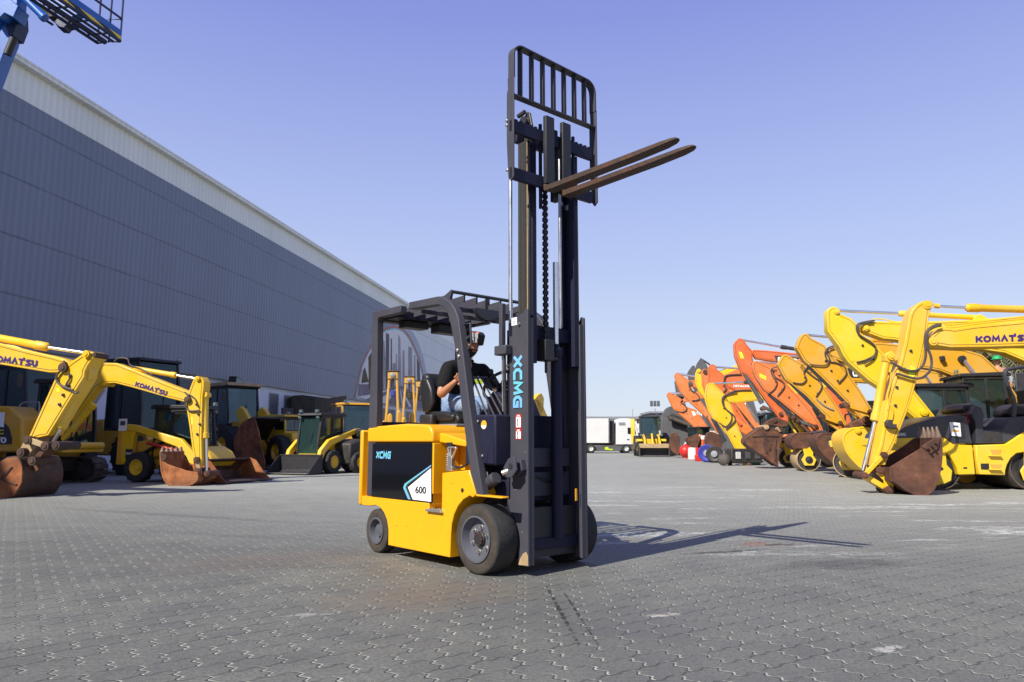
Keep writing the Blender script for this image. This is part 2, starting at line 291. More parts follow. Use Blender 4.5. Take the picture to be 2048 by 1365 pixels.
# ------------------------------------------------------------------ mesh helpers
def tag(o, label=None, cat=None, group=None, kind=None):
    if label: o['label'] = label
    if cat: o['category'] = cat
    if group: o['group'] = group
    if kind: o['kind'] = kind
    return o
class MB:
    def __init__(s): s.bm = bmesh.new(); s.mats = []
    def mi(s, m):
        if m is None: return 0
        if m not in s.mats: s.mats.append(m)
        return s.mats.index(m) + 1
    def _f(s, vs, m=None):
        try:
            f = s.bm.faces.new(vs)
            if m: f.material_index = s.mi(m)
            return f
        except ValueError: return None
    def box(s, x0, x1, y0, y1, z0, z1, m=None, M=None):
        P = [Vector((x, y, z)) for z in (z0, z1) for y in (y0, y1) for x in (x0, x1)]
        if M: P = [M @ p for p in P]
        v = [s.bm.verts.new(p) for p in P]
        for f in ((0, 2, 3, 1), (4, 5, 7, 6), (0, 1, 5, 4), (2, 6, 7, 3), (0, 4, 6, 2), (1, 3, 7, 5)): s._f([v[i] for i in f], m)
        return s
    def prism(s, A, B, m=None):
        """loft between two equal-length 3D loops, capped"""
        a = [s.bm.verts.new(p) for p in A]; b = [s.bm.verts.new(p) for p in B]; n = len(a)
        s._f(a, m); s._f(b[::-1], m)
        for i in range(n): s._f([a[i], b[i], b[(i + 1) % n], a[(i + 1) % n]], m)
        return s
    def xz(s, pts, y0, y1, m=None): return s.prism([Vector((p[0], y0, p[1])) for p in pts], [Vector((p[0], y1, p[1])) for p in pts], m)
    def yz(s, pts, x0, x1, m=None): return s.prism([Vector((x0, p[0], p[1])) for p in pts], [Vector((x1, p[0], p[1])) for p in pts], m)
    def xy(s, pts, z0, z1, m=None): return s.prism([Vector((p[0], p[1], z0)) for p in pts], [Vector((p[0], p[1], z1)) for p in pts], m)
    def strip(s, A, B, m=None):
        a = [s.bm.verts.new(p) for p in A]; b = [s.bm.verts.new(p) for p in B]
        for i in range(len(a) - 1): s._f([a[i], b[i], b[i + 1], a[i + 1]], m)
        return s
    def ring(s, c, ax, r, n, ph=0.0):
        ax = ax.normalized(); t = Vector((0, 0, 1)) if abs(ax.z) < .9 else Vector((1, 0, 0))
        e1 = ax.cross(t).normalized(); e2 = ax.cross(e1)
        return [s.bm.verts.new(c + (e1 * math.cos(ph + 2 * PI * i / n) + e2 * math.sin(ph + 2 * PI * i / n)) * r) for i in range(n)]
    def cyl(s, p0, p1, r0, r1=None, n=16, m=None, caps=True):
        p0, p1 = Vector(p0), Vector(p1); r1 = r0 if r1 is None else r1
        a = s.ring(p0, p1 - p0, r0, n); b = s.ring(p1, p1 - p0, r1, n)
        for i in range(n): s._f([a[i], a[(i + 1) % n], b[(i + 1) % n], b[i]], m)
        if caps: s._f(a[::-1], m); s._f(b, m)
        return s
    def tube(s, pts, r, n=8, m=None, closed=False):
        pts = [Vector(p) for p in pts]; rings = []; N_ = len(pts)
        prev = None
        for i, p in enumerate(pts):
            if closed: d = pts[(i + 1) % N_] - pts[i - 1]
            else: d = pts[min(i + 1, N_ - 1)] - pts[max(i - 1, 0)]
            d.normalize()
            if prev is None:
                t = Vector((0, 0, 1)) if abs(d.z) < .9 else Vector((1, 0, 0)); e1 = d.cross(t).normalized()
            else: e1 = (prev - d * prev.dot(d)).normalized()
            prev = e1; e2 = d.cross(e1); rr = r[i] if isinstance(r, (list, tuple)) else r
            rings.append([s.bm.verts.new(p + (e1 * math.cos(2 * PI * k / n) + e2 * math.sin(2 * PI * k / n)) * rr) for k in range(n)])
        for i in range(N_ - (0 if closed else 1)):
            a, b = rings[i], rings[(i + 1) % N_]
            for k in range(n): s._f([a[k], a[(k + 1) % n], b[(k + 1) % n], b[k]], m)
        if not closed: s._f(rings[0][::-1], m); s._f(rings[-1], m)
        return s
    def lathe(s, c, ax, prof, n=32, m=None, close=False, caps=True):
        """prof: list of (distance along axis, radius)"""
        c, ax = Vector(c), Vector(ax).normalized()
        R = [s.ring(c + ax * h, ax, max(r, 1e-4), n) for h, r in prof]
        for a, b in zip(R, R[1:] + ([R[0]] if close else [])):
            for i in range(n): s._f([a[i], a[(i + 1) % n], b[(i + 1) % n], b[i]], m)
        if not close and caps: s._f(R[0][::-1], m); s._f(R[-1], m)
        return s
    def ball(s, c, r, n=12, m=None, sc=(1, 1, 1)):
        c = Vector(c); rows = []
        for j in range(1, n // 2):
            th = PI * j / (n // 2)
            rows.append([s.bm.verts.new(c + Vector((math.sin(th) * math.cos(2 * PI * i / n) * r * sc[0], math.sin(th) * math.sin(2 * PI * i / n) * r * sc[1], math.cos(th) * r * sc[2]))) for i in range(n)])
        t = s.bm.verts.new(c + Vector((0, 0, r * sc[2]))); bt = s.bm.verts.new(c - Vector((0, 0, r * sc[2])))
        for i in range(n):
            s._f([t, rows[0][i], rows[0][(i + 1) % n]], m); s._f([bt, rows[-1][(i + 1) % n], rows[-1][i]], m)
            for a, b in zip(rows, rows[1:]): s._f([a[i], b[i], b[(i + 1) % n], a[(i + 1) % n]], m)
        return s
    def build(s, name, mat, parent=None, bevel=0.0, ang=35, recalc=True, seg=2):
        if recalc: bmesh.ops.recalc_face_normals(s.bm, faces=s.bm.faces)
        me = bpy.data.meshes.new(name); s.bm.to_mesh(me); s.bm.free()
        for k in ([mat] if mat else []) + [x for x in s.mats]: me.materials.append(MATS[k])
        for p in me.polygons: p.use_smooth = True
        me.set_sharp_from_angle(angle=rad(ang))
        o = bpy.data.objects.new(name, me); C.objects.link(o)
        if parent: o.parent = parent
        if bevel > 0:
            bv = o.modifiers.new('bevel', 'BEVEL'); bv.width = bevel; bv.segments = seg; bv.limit_method = 'ANGLE'; bv.angle_limit = rad(40)
        return o
def thing(name, label, cat, loc=(0, 0, 0), rz=0.0, group=None):
    o = bpy.data.objects.new(name, None); C.objects.link(o); o.location = loc; o.rotation_euler = (0, 0, rz)
    o.empty_display_size = .2
    return tag(o, label, cat, group)
def arc(cx, cz, r, a0, a1, n): return [(cx + r * math.cos(rad(a0 + (a1 - a0) * i / n)), cz + r * math.sin(rad(a0 + (a1 - a0) * i / n))) for i in range(n + 1)]
def smooth_path(pts, n=5):
    pts = [Vector(p) for p in pts]; out = []
    for i in range(len(pts) - 1):
        p0 = pts[max(i - 1, 0)]; p1 = pts[i]; p2 = pts[i + 1]; p3 = pts[min(i + 2, len(pts) - 1)]
        for k in range(n):
            t = k / n
            out.append(.5 * ((2 * p1) + (p2 - p0) * t + (2 * p0 - 5 * p1 + 4 * p2 - p3) * t * t + (3 * p1 - p0 - 3 * p2 + p3) * t ** 3))
    out.append(pts[-1]); return out
def lettering(name, body, mat, parent, p0, xv, yv, nrm=.004, bold=.02, shear=0.0, space=1.0):
    """flat raised letters filling the parallelogram p0, p0+xv, p0+yv"""
    cu = bpy.data.curves.new(name, 'FONT'); cu.body = body; cu.size = 1; cu.offset = bold; cu.shear = shear; cu.space_character = space
    cu.extrude = 0.0; cu.resolution_u = 4
    t = bpy.data.objects.new('tmp', cu); C.objects.link(t); bpy.context.view_layer.update()
    me = bpy.data.meshes.new_from_object(t); bpy.data.objects.remove(t)
    xs = [v.co.x for v in me.vertices]; ys = [v.co.y for v in me.vertices]
    x0, x1, y0, y1 = min(xs), max(xs), min(ys), max(ys)
    p0, xv, yv = Vector(p0), Vector(xv), Vector(yv); n = xv.cross(yv).normalized()
    for v in me.vertices:
        v.co = p0 + xv * ((v.co.x - x0) / (x1 - x0)) + yv * ((v.co.y - y0) / (y1 - y0)) + n * nrm
    me.name = name; me.materials.append(MATS[mat])
    o = bpy.data.objects.new(name, me); C.objects.link(o); o.parent = parent
    return o
GLY = {
 'K': (.95, [[(0, 0), (0, 1)], [(.95, 1), (.30, .5), (.97, 0)]]), 'O': (1.05, [[(.3, 0), (.75, 0), (1.05, .3), (1.05, .7), (.75, 1), (.3, 1), (0, .7), (0, .3), (.3, 0)]]),
 'M': (1.2, [[(0, 0), (.12, 1), (.6, .25), (1.08, 1), (1.2, 0)]]), 'A': (1.0, [[(0, 0), (.48, 1), (.96, 0)]]), 'T': (.75, [[(0, 1), (.62, 1)], [(.42, .84), (.42, 0)]]), "'": (.12, [[(.0, 1.28), (.0, 1.02)]]),
 'S': (.8, [[(.8, 1), (.2, 1), (0, .78), (.2, .56), (.6, .46), (.8, .24), (.6, 0), (0, 0)]]), 'U': (.85, [[(0, 1), (0, .28), (.25, 0), (.6, 0), (.85, .28), (.85, 1)]]),
 'X': (1.0, [[(0, 1), (1, 0)], [(0, 0), (.36, .38)], [(.64, .62), (1, 1)]]), 'C': (.95, [[(.95, 1), (.3, 1), (0, .72), (0, .28), (.3, 0), (.95, 0)]]), 'G': (1.0, [[(1, 1), (.3, 1), (0, .72), (0, .28), (.3, 0), (1, 0), (1, .48), (.6, .48)]]) }
def block_letters(body, mat, parent, p0, xv, yv, lift=.004, th=.40, gap=.50, name='lettering', shear=0.0):
    """heavy signwriter's capitals drawn as thick strokes; p0 baseline start, xv full width, yv cap height"""
    p0, xv, yv = Vector(p0), Vector(xv), Vector(yv); n = xv.cross(yv).normalized(); H = 1 + th
    tot = sum(GLY[c][0] for c in body) + gap * (len(body) - 1) - (.30 if "'" in body else 0) + th; m = MB(); x = th / 2; z = lift
    ux = xv / tot; uy = yv / H
    for ch in body:
        w_, strokes = GLY[ch]
        if ch == "'": x -= .30
        for st in strokes:
            P = [Vector((x + a + shear * b2, b2 + th / 2)) for a, b2 in st]; closed = (P[0] - P[-1]).length < 1e-6
            if closed: P = P[:-1]
            L, Rr = [], []; N_ = len(P)
            for i, p in enumerate(P):
                a = P[i - 1] if (i > 0 or closed) else None; b2 = P[(i + 1) % N_] if (i < N_ - 1 or closed) else None
                d1 = (p - a).normalized() if a is not None else None; d2 = (b2 - p).normalized() if b2 is not None else None
                d1 = d1 or d2; d2 = d2 or d1; t = (d1 + d2).normalized(); nn = Vector((-t.y, t.x)); k = th / 2 / max(.45, nn.dot(Vector((-d1.y, d1.x))))
                e = Vector((0, 0))
                if a is None: e = -d2 * (th / 2 if abs(d2.x) < 1e-3 or abs(d2.y) < 1e-3 else th * .3)
                if b2 is None: e = d1 * (th / 2 if abs(d1.x) < 1e-3 or abs(d1.y) < 1e-3 else th * .3)
                if ch == 'T' and len(P) == 2 and p.y < .9 + th and a is None and d2.y < -.9: e = Vector((0, 0))
                L.append(p + nn * k + e); Rr.append(p - nn * k + e)
            if closed: L.append(L[0]); Rr.append(Rr[0])
            f = lambda q: p0 + ux * q.x + uy * q.y + n * z
            m.strip([f(q) for q in L], [f(q) for q in Rr]); z += .0006
        x += w_ + gap
    return m.build(name, mat, parent, recalc=False)
def wheel(parent, c, ax, r, w, rimr, rimmat, tread=True, lugs=16, name='wheel'):
    """tyre + rim; ax points to the outer side"""
    c, ax = Vector(c), Vector(ax).normalized()
    b = MB()
    b.lathe(c, ax, [(-w / 2, rimr), (-w / 2, r * .90), (-w * .42, r * .97), (-w * .3, r), (w * .3, r), (w * .42, r * .97), (w / 2, r * .90), (w / 2, rimr)], 36, close=True)
    if tread:
        t = Vector((0, 0, 1)); e1 = ax.cross(t).normalized(); e2 = ax.cross(e1)
        for k in range(lugs):
            for sgn in (-1, 1):
                a = 2 * PI * (k + (.5 if sgn > 0 else 0)) / lugs
                d = e1 * math.cos(a) + e2 * math.sin(a); q = e1 * -math.sin(a) + e2 * math.cos(a)
                p = []
                for (h, tt, rr) in ((0, -.06, .98), (0, .06, .98), (.5, .22, .93), (.5, .08, .93)):
                    p.append((h, tt, rr))
                A = [c + ax * (sgn * h * w) + d * (rr * r) + q * (tt * r) for h, tt, rr in p]
                B = [c + ax * (sgn * h * w) + d * ((rr + .055) * r) + q * (tt * r) for h, tt, rr in p]
                b.prism(A, B)
    ty = b.build(name, 'rubber', parent)
    k = MB()
    k.lathe(c, ax, [(-w * .4, rimr), (w * .44, rimr), (w * .44, rimr * .88), (w * .2, rimr * .72), (w * .16, rimr * .4), (w * .34, rimr * .3), (w * .34, .001)], 28)
    k.build('rim', rimmat, ty)
    return ty

class Rig:
    """a machine whose front linkage lies in one vertical plane; px,py -> local point in that plane"""
    def __init__(s, name, label, cat, x, y, ang, near, group=None):
        s.o = Vector((x, y, 0)); s.ang = ang; s.near = near
        s.U = Vector((math.cos(ang), math.sin(ang), 0)); s.V = Vector((-math.sin(ang), math.cos(ang), 0))
        s.root = thing(name, label, cat, (x, y, 0), ang, group)
    def P(s, px, py, b=0.0):
        r = ray(px, py); t = (s.o + s.V * b - CAM).dot(s.V) / r.dot(s.V); p = CAM + r * t - s.o
        return Vector((p.dot(s.U), b, p.z))
    def slab(s, name, pts, w, mat, parent=None, b=0.0, bevel=.015, face=None):
        n = s.near * w / 2 + b; f = -s.near * w / 2 + b
        A = [s.P(x, y, n) for x, y in pts]; B = [Vector((p.x, f, p.z)) for p in A]
        o = MB().prism(A, B).build(name, mat, parent or s.root, bevel)
        if name in ('arm', 'boom') and len(A) > 8:
            N_ = len(A); ar = sum(A[i].x * A[(i + 1) % N_].z - A[(i + 1) % N_].x * A[i].z for i in range(N_)); sg = 1 if ar > 0 else -1; Q = []
            for i in range(N_):
                d = (A[(i + 1) % N_] - A[i - 1]).normalized(); Q.append(Vector((A[i].x - d.z * sg * .055, n + s.near * .001, A[i].z + d.x * sg * .055)))
            MB().tube(Q, .008, 5, closed=True).build('weld_seam', 'seam_' + mat if 'seam_' + mat in MATS else 'rust_brown', o)
        return o
    def rod(s, name, p, q, r, mat, b=0.0, parent=None, n=14):
        return MB().cyl(s.P(*p, b), s.P(*q, b), r, n=n).build(name, mat, parent or s.root, .0)
    def barrel(s, name, p, q, r, mat, b=0.0, parent=None):
        p, q = s.P(*p, b), s.P(*q, b); d = (q - p); L = d.length; d.normalize()
        return MB().lathe(p, d, [(0, r * .6), (.02, r), (L * .86, r), (L * .87, r * 1.18), (L * .98, r * 1.18), (L, r * .8)], 16).build(name, mat, parent or s.root)
    def pin(s, name, px, py, r, w, mat, b=0.0, parent=None):
        c = s.P(px, py, s.near * w / 2 + b)
        o = MB(); o.lathe(c + Vector((0, s.near * .04, 0)), (0, -s.near, 0), [(0, r * .55), (.015, r * .6), (.016, r), (w + .08, r)], 14)
        return o.build(name, mat, parent or s.root)
    def hose(s, name, pts, r, b=0.0, mat='hose', parent=None):
        return MB().tube(smooth_path([s.P(x, y, b) for x, y in pts], 6), r, 7).build(name, mat, parent or s.root)
    def text(s, body, p0, p1, h, mat, b, bold=.03, parent=None, shear=0.0, name='lettering'):
        """baseline from p0 to p1 (pixels), cap height h px"""
        A = s.P(*p0, b); B = s.P(*p1, b); dx, dy = p1[0] - p0[0], p1[1] - p0[1]; L = math.hypot(dx, dy)
        T = s.P(p0[0] + dy / L * h, p0[1] - dx / L * h, b)
        if body == 'KOMATSU': return block_letters("KOMAT'SU", mat, parent or s.root, A, B - A, T - A, .006)
        return lettering(name, body, mat, parent or s.root, A, B - A, T - A, .006, bold, shear)
    def bucket(s, side, shell, w, mat, parent=None, teeth=None, nteeth=5, b=0.0, tmat=None, smat=None):
        n = s.near * w / 2 + b; f = -s.near * w / 2 + b; th = .035
        A = [s.P(x, y, n) for x, y in side]
        m = MB(); inn = n - s.near * th
        m.prism(A, [Vector((p.x, inn, p.z)) for p in A])
        m.prism([Vector((p.x, f, p.z)) for p in A], [Vector((p.x, f + s.near * th, p.z)) for p in A])
        S = smooth_path([s.P(x, y, n) for x, y in shell], 3); cen = sum((p for p in A), Vector()) / len(A)
        O = []; I = []
        for i, p in enumerate(S):
            d = (S[min(i + 1, len(S) - 1)] - S[max(i - 1, 0)]).normalized(); q = Vector((-d.z, 0, d.x))
            if q.dot(cen - p) < 0: q = -q
            O.append(p - q * .012); I.append(p + q * th)
        loop = O + I[::-1]; e = s.near * .012
        m.prism([Vector((p.x, n + e, p.z)) for p in loop], [Vector((p.x, f - e, p.z)) for p in loop])
        o = m.build('bucket', mat, parent or s.root, .008)
        if teeth:
            (x0, y0), (x1, y1) = teeth; p0 = s.P(x0, y0, n); p1 = s.P(x1, y1, n); d = p1 - p0; q = Vector((-d.z, 0, d.x)).normalized() * .05
            for k in range(nteeth):
                y = n + (f - n) * ((k + .5) / nteeth); tw = w / nteeth * .27
                b0 = [p0 + q + Vector((0, -tw, 0)), p0 + q + Vector((0, tw, 0)), p0 - q + Vector((0, tw, 0)), p0 - q + Vector((0, -tw, 0))]
                b1 = [p1 + q * .2 + Vector((0, -tw * .5, 0)), p1 + q * .2 + Vector((0, tw * .5, 0)), p1 - q * .2 + Vector((0, tw * .5, 0)), p1 - q * .2 + Vector((0, -tw * .5, 0))]
                for L in (b0, b1):
                    for v in L: v.y += y - n
                MB().prism(b0, b1).build('tooth', tmat or 'rust_dark', o, .012)
        return o
# ------------------------------------------------------------------ sky, sun
SUN_EL, SHADOW_AZ = rad(42), rad(48.3)
w = bpy.data.worlds.new('World'); scene.world = w; w.use_nodes = True
nt = w.node_tree; bg = nt.nodes['Background']
sky = nt.nodes.new('ShaderNodeTexSky'); sky.sky_type = 'NISHITA'; sky.sun_disc = False
sky.sun_elevation = SUN_EL
sdir = Vector((-math.cos(SHADOW_AZ) * math.cos(SUN_EL), -math.sin(SHADOW_AZ) * math.cos(SUN_EL), math.sin(SUN_EL)))   # towards the sun
sky.sun_rotation = math.atan2(sdir.x, sdir.y)
sky.air_density = 1.0; sky.dust_density = .35; sky.ozone_density = 2.0; sky.altitude = 0
# Nishita sky seen through a band of pale coastal haze that thickens towards the horizon
tcw = nt.nodes.new('ShaderNodeTexCoord'); spw = nt.nodes.new('ShaderNodeSeparateXYZ'); nt.links.new(tcw.outputs['Generated'], spw.inputs[0])
rpw = nt.nodes.new('ShaderNodeValToRGB'); nt.links.new(spw.outputs[2], rpw.inputs[0])
cr = rpw.color_ramp; cr.elements.new(.5); cr.elements.new(.5); cr.elements.new(.5)
for e, (p, c) in zip(cr.elements, ((0.0, (2.75, 2.95, 3.55)), (.12, (2.62, 2.92, 3.75)), (.30, (1.98, 2.34, 3.90)), (.52, (1.18, 1.42, 3.45)), (1.0, (.55, .75, 2.2)))): e.position = p; e.color = (c[0] / 4, c[1] / 4, c[2] / 4, 1)
scw = nt.nodes.new('ShaderNodeVectorMath'); scw.operation = 'SCALE'; scw.inputs[3].default_value = 4.0; nt.links.new(rpw.outputs[0], scw.inputs[0])
tint = nt.nodes.new('ShaderNodeMix'); tint.data_type = 'RGBA'; tint.inputs[0].default_value = .86
nt.links.new(sky.outputs[0], tint.inputs[6]); nt.links.new(scw.outputs[0], tint.inputs[7]); nt.links.new(tint.outputs[2], bg.inputs[0])
bg.inputs[1].default_value = 0.15
scene.view_settings.exposure = 0.55
sl = bpy.data.lights.new('sun', 'SUN'); sl.energy = 5.0; sl.angle = rad(.5); sl.color = (1.0, .95, .85)
so = bpy.data.objects.new('sun', sl); C.objects.link(so); so.rotation_euler = sdir.to_track_quat('Z', 'Y').to_euler()

# ------------------------------------------------------------------ ground
b_ = MB(); b_.xy([(-900, -60), (900, -60), (900, 1500), (-900, 1500)], -.3, 0)
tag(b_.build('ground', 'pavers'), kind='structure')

# ------------------------------------------------------------------ warehouse
TH = math.atan((1250 - 1024) / FPX)
BW_ = Rig('warehouse', 'long grey metal clad warehouse with white base wall and arched mural at far end', 'warehouse', -20 * math.cos(TH), 20 * math.sin(TH), PI / 2 - TH, -1)
zt = BW_.P(30, 118).z; zb = BW_.P(10, 180).z; zc = BW_.P(350, 740.7).z
aE = BW_.P(945, 800).x; a0 = -32
print('warehouse', zt, zb, zc, aE)
mb = MB(); mb.box(a0, aE, .08, 34, zc, zt - .12); mb.build('upper_wall_core', 'clad_grey', BW_.root)
mb = MB(); mb.box(a0, aE, .12, 34, 0, zc)
mb.build('base_wall', 'stucco', BW_.root)
# mural outline traced on the wall plane (local x,z)
mz = lambda X, Y: (560 + X / 5.25, 620 + Y / 5.25)
def wallpts(L): return [BW_.P(*mz(*p)) for p in L]
outer = [(775, 935), (800, 820), (850, 580), (905, 460), (960, 370), (1010, 280), (1060, 222), (1110, 190), (1150, 180), (1200, 172), (1250, 180), (1300, 205), (1335, 240), (1370, 290), (1410, 370), (1440, 440), (1470, 520), (1500, 640), (1520, 740), (1530, 850), (1532, 960), (1528, 1062)]
inner = [(800, 940), (822, 820), (868, 600), (918, 480), (968, 395), (1015, 310), (1062, 258), (1110, 226), (1150, 214), (1198, 205), (1240, 212), (1282, 232), (1315, 265), (1350, 315), (1385, 385), (1415, 455), (1448, 540), (1480, 660), (1500, 760), (1508, 860), (1510, 960), (1506, 1058)]
band = [(1240, 172), (1300, 175), (1352, 200), (1400, 240), (1432, 300), (1470, 390), (1505, 500), (1535, 640), (1550, 760), (1556, 900), (1558, 1070)]
O_ = wallpts(outer); I_ = wallpts(inner); B_ = wallpts(band)
zbm = lambda a: zc
aL = O_[0].x
# grey cladding up to the mural, lighter cladding beyond it
gp = [(a0, zc), (aL, zc)] + [(p.x, p.z) for p in O_[1:11]]
topA = B_[0].x
gp += [(B_[1].x, B_[1].z + .3), (B_[1].x, zb), (a0, zb)]
MB().xz(gp, 0.0, .075).build('grey_cladding', 'clad_grey', BW_.root)
lp = [(B_[1].x + .002, zb)] + [(p.x, p.z + (.3 if i == 0 else 0)) for i, p in enumerate(B_[1:])] + [(B_[-1].x, zc), (aE, zc), (aE, zb)]
MB().xz(lp, .002, .075).build('light_cladding', 'clad_light', BW_.root)
MB().box(a0, aE, -.01, .07, zb + .002, zt - .15).build('top_band', 'clad_band', BW_.root)
mb = MB(); mb.box(a0, aE + .1, -.28, .3, zt - .15, zt - .02); mb.box(a0, aE + .1, -.30, -.22, zt - .02, zt + .06)
mb.build('gutter', 'clad_band', BW_.root, .01)
MB().yz([(-.2, zt), (34, zt + 1.6), (34, zt - .1), (.3, zt - .1)], a0, aE).build('roof', 'clad_band', BW_.root)
MB().box(a0, aE, -.05, .11, zc - .10, zc - .002).build('drip_flashing', 'grey_paint', BW_.root, .01)
# mural
paint('mural_sky', (.66, .66, .68), .6, .5, (.62, .58, .50), .25)
paint('mural_red', (.50, .11, .06), .6, .3, (.2, .1, .1), 1)
paint('mural_teal', (.14, .46, .50), .6, .3, (.1, .2, .25), 1)
paint('mural_dark', (.07, .065, .07), .7, .7, (.22, .18, .15), .8)
paint('mural_mid', (.26, .25, .28), .7, .7, (.50, .48, .47), .7)
paint('mural_road', (.16, .13, .17), .7, .5, (.36, .33, .34), .5)
paint('mural_tree', (.06, .06, .03), .8, .8, (.30, .20, .09), 1.2)
paint('mural_band', (.36, .41, .50), .6, .3, (.30, .35, .43), .6)
mural = MB(); P2 = lambda L, y: [Vector((p.x, y, p.z)) for p in L]
closed = lambda L: [(p.x, p.z) for p in L]
mural.xz(closed(O_) + [(O_[-1].x, zc), (aL, zc)], -.010, .07, 'mural_red')
m1 = [(p.x + (.0), p.z) for p in I_]
mural.xz([((o.x * .45 + i.x * .55), (o.z * .45 + i.z * .55)) for o, i in zip(O_, I_)] + [(I_[-1].x + .2, zc + .02), (aL + .6, zc + .02)], -.013, .06, 'mural_teal')
mural.xz(m1 + [(I_[-1].x, zc + .03), (I_[0].x, zc + .03)], -.016, .05, 'mural_sky')
mural.xz(closed(B_) + [(O_[-1].x + .3, zc + .01)] + [(p.x, p.z) for p in O_[::-1][:13]], -.006, .06, 'mural_band')
def mp(L, mat, y): mural.xz([(p.x, p.z) for p in wallpts(L)], y, .04, mat)
mp([(1110, 240), (1145, 260), (1140, 900), (1105, 880)], 'mural_dark', -.019)
mp([(1240, 255), (1262, 300), (1275, 830), (1235, 830)], 'mural_mid', -.019)
mp([(1285, 420), (1305, 430), (1310, 860), (1280, 850)], 'mural_mid', -.021)
mp([(1160, 300), (1172, 300), (1176, 820), (1158, 820)], 'mural_dark', -.0205)
mp([(1405, 470), (1420, 480), (1424, 880), (1402, 880)], 'mural_mid', -.0205)
mp([(1215, 460), (1226, 470), (1230, 820), (1212, 820)], 'mural_mid', -.0225)
mp([(1300, 860), (1500, 880), (1500, 960), (1320, 930)], 'mural_tree', -.0285)
mp([(1345, 380), (1385, 400), (1390, 900), (1340, 880)], 'mural_mid', -.019)
mp([(1435, 500), (1462, 560), (1480, 900), (1440, 900)], 'mural_dark', -.019)
mp([(1180, 560), (1215, 560), (1220, 860), (1175, 850)], 'mural_mid', -.021)
mp([(1055, 300), (1095, 330), (1110, 600), (1090, 900), (1045, 860)], 'mural_mid', -.022)
mp([(925, 500), (965, 430), (1000, 420), (1040, 560), (1060, 850), (930, 830)], 'mural_tree', -.024)
mp([(868, 640), (890, 600), (905, 660), (930, 760), (850, 770)], 'mural_tree', -.019)
mp([(825, 780), (1010, 785), (1010, 880), (812, 910)], 'mural_road', -.020)
mp([(820, 925), (1200, 800), (1290, 800), (1500, 950), (1500, 1040), (1250, 1018), (1000, 975)], 'mural_road', -.026)
mp([(1000, 960), (1215, 830), (1222, 830), (1120, 985), (1090, 985)], 'mural_sky', -.030)
mp([(1255, 840), (1262, 840), (1300, 1020), (1280, 1018)], 'mural_sky', -.030)
mp([(1275, 840), (1282, 840), (1380, 1020), (1350, 1018)], 'mural_sky', -.030)
mp([(830, 920), (1150, 830), (1150, 840), (900, 940)], 'mural_sky', -.030)
mural.build('mural', 'mural_sky', BW_.root)
# openings of the base wall
def opening(name, x0, x1, ytop, ybot, mat, frame=True):
    A = BW_.P(x0, ytop, .1); Bq = BW_.P(x1, ytop, .1); zt_ = (A.z + Bq.z) / 2; zb_ = 0 if ybot is None else BW_.P(x0, ybot, .1).z
    o = MB().box(A.x, Bq.x, .10, .14, zb_, zt_).build(name, mat, BW_.root)
    if frame:
        MB().xz([(A.x - .09, zb_), (A.x, zb_), (A.x, zt_), (Bq.x, zt_), (Bq.x, zb_), (Bq.x + .09, zb_), (Bq.x + .09, zt_ + .09), (A.x - .09, zt_ + .09)], .085, .13).build('frame', 'grey_paint', o)
    return o
opening('shutter_door', 20, 112, 737, None, 'shutter'); opening('shutter_door', 352, 412, 762, None, 'shutter')
opening('shutter_door', 540, 556, 790, None, 'shutter'); opening('shutter_door', 570, 586, 794, None, 'shutter')
opening('window', 690, 701, 811, 822, 'dark_glass'); opening('shutter_door', 712, 738, 814, None, 'shutter')
opening('shutter_door', 762, 790, 820, None, 'shutter'); opening('shutter_door', 812, 832, 826, None, 'shutter')
A = BW_.P(432, 772, -.05); q = BW_.P(446, 793, -.05)
MB().box(A.x, A.x + 1.5, -.02, .13, q.z - .1, A.z).build('notice_board', 'sticker_yellow', BW_.root, .01)
# floodlight fixed to the wall
c = BW_.o + BW_.U * BW_.P(446, 765).x + Vector((0, 0, BW_.P(446, 765).z))
t = thing('wall_floodlight', 'dark floodlight on a bracket high on the white base wall', 'floodlight', c, BW_.ang)
MB().box(-.05, .05, -.45, .0, -.03, .03).build('bracket', 'black_steel', t)
fl = MB().xz([(-.35, -.22), (.35, -.30), (.4, .12), (-.25, .28)], -.85, -.45).build('housing', 'black_steel', t, .02)
MB().xz([(-.3, -.18), (.3, -.25), (.33, .08), (-.2, .22)], -.862, -.852).build('lens', 'clear_lens', fl)

# ------------------------------------------------------------------ forklift
FA = rad(-49)
F = Rig('forklift', 'yellow and charcoal electric forklift numbered 600 with its forks raised high', 'forklift', .178, 6.42, FA, -1)
R = F.root
# chassis
side = [(-1.885, .43), (-1.885, .52), (-.72, .52), (-.72, .45), (-.53, .45), (-.53, .785), (-.155, .82), (-.06, .63), (.26, .625), (.26, .605), (-.10, .60)]
side += [(-.055 + .345 * math.cos(rad(a)), .28 + .345 * math.sin(rad(a))) for a in (105, 120, 135, 150, 165, 180)] + [(-.405, .094), (-1.376, .095), (-1.376, .18)]
side += [(-1.62 + .245 * math.cos(rad(a)), .20 + .245 * math.sin(rad(a))) for a in (10, 30, 50, 70, 90)] + [(-1.74, .43)]
mb = MB()
mb.xz([p for p in side if p[0] < .2], -.57, -.32); mb.xz([(-.065, .612), (.262, .612), (.262, .626), (-.065, .629)], -.57, -.49); mb.xz([p for p in side if p[0] < .2], .32, .57)
mb.box(-1.885, -.32, -.318, .318, .10, .50)
mb.box(-1.9, -1.70, -.30, .30, .2, .44)
ch = mb.build('chassis', 'fork_yellow', R, .012)
MB().box(-.52, -.06, -.318, .318, .52, .60).build('floor_plate', 'black_steel', R)
MB().box(-.72, .2, -.31, .31, .12, .518).build('underframe', 'black_steel', R)
st = MB(); st.box(-.735, -.50, -.60, -.44, .452, .466)
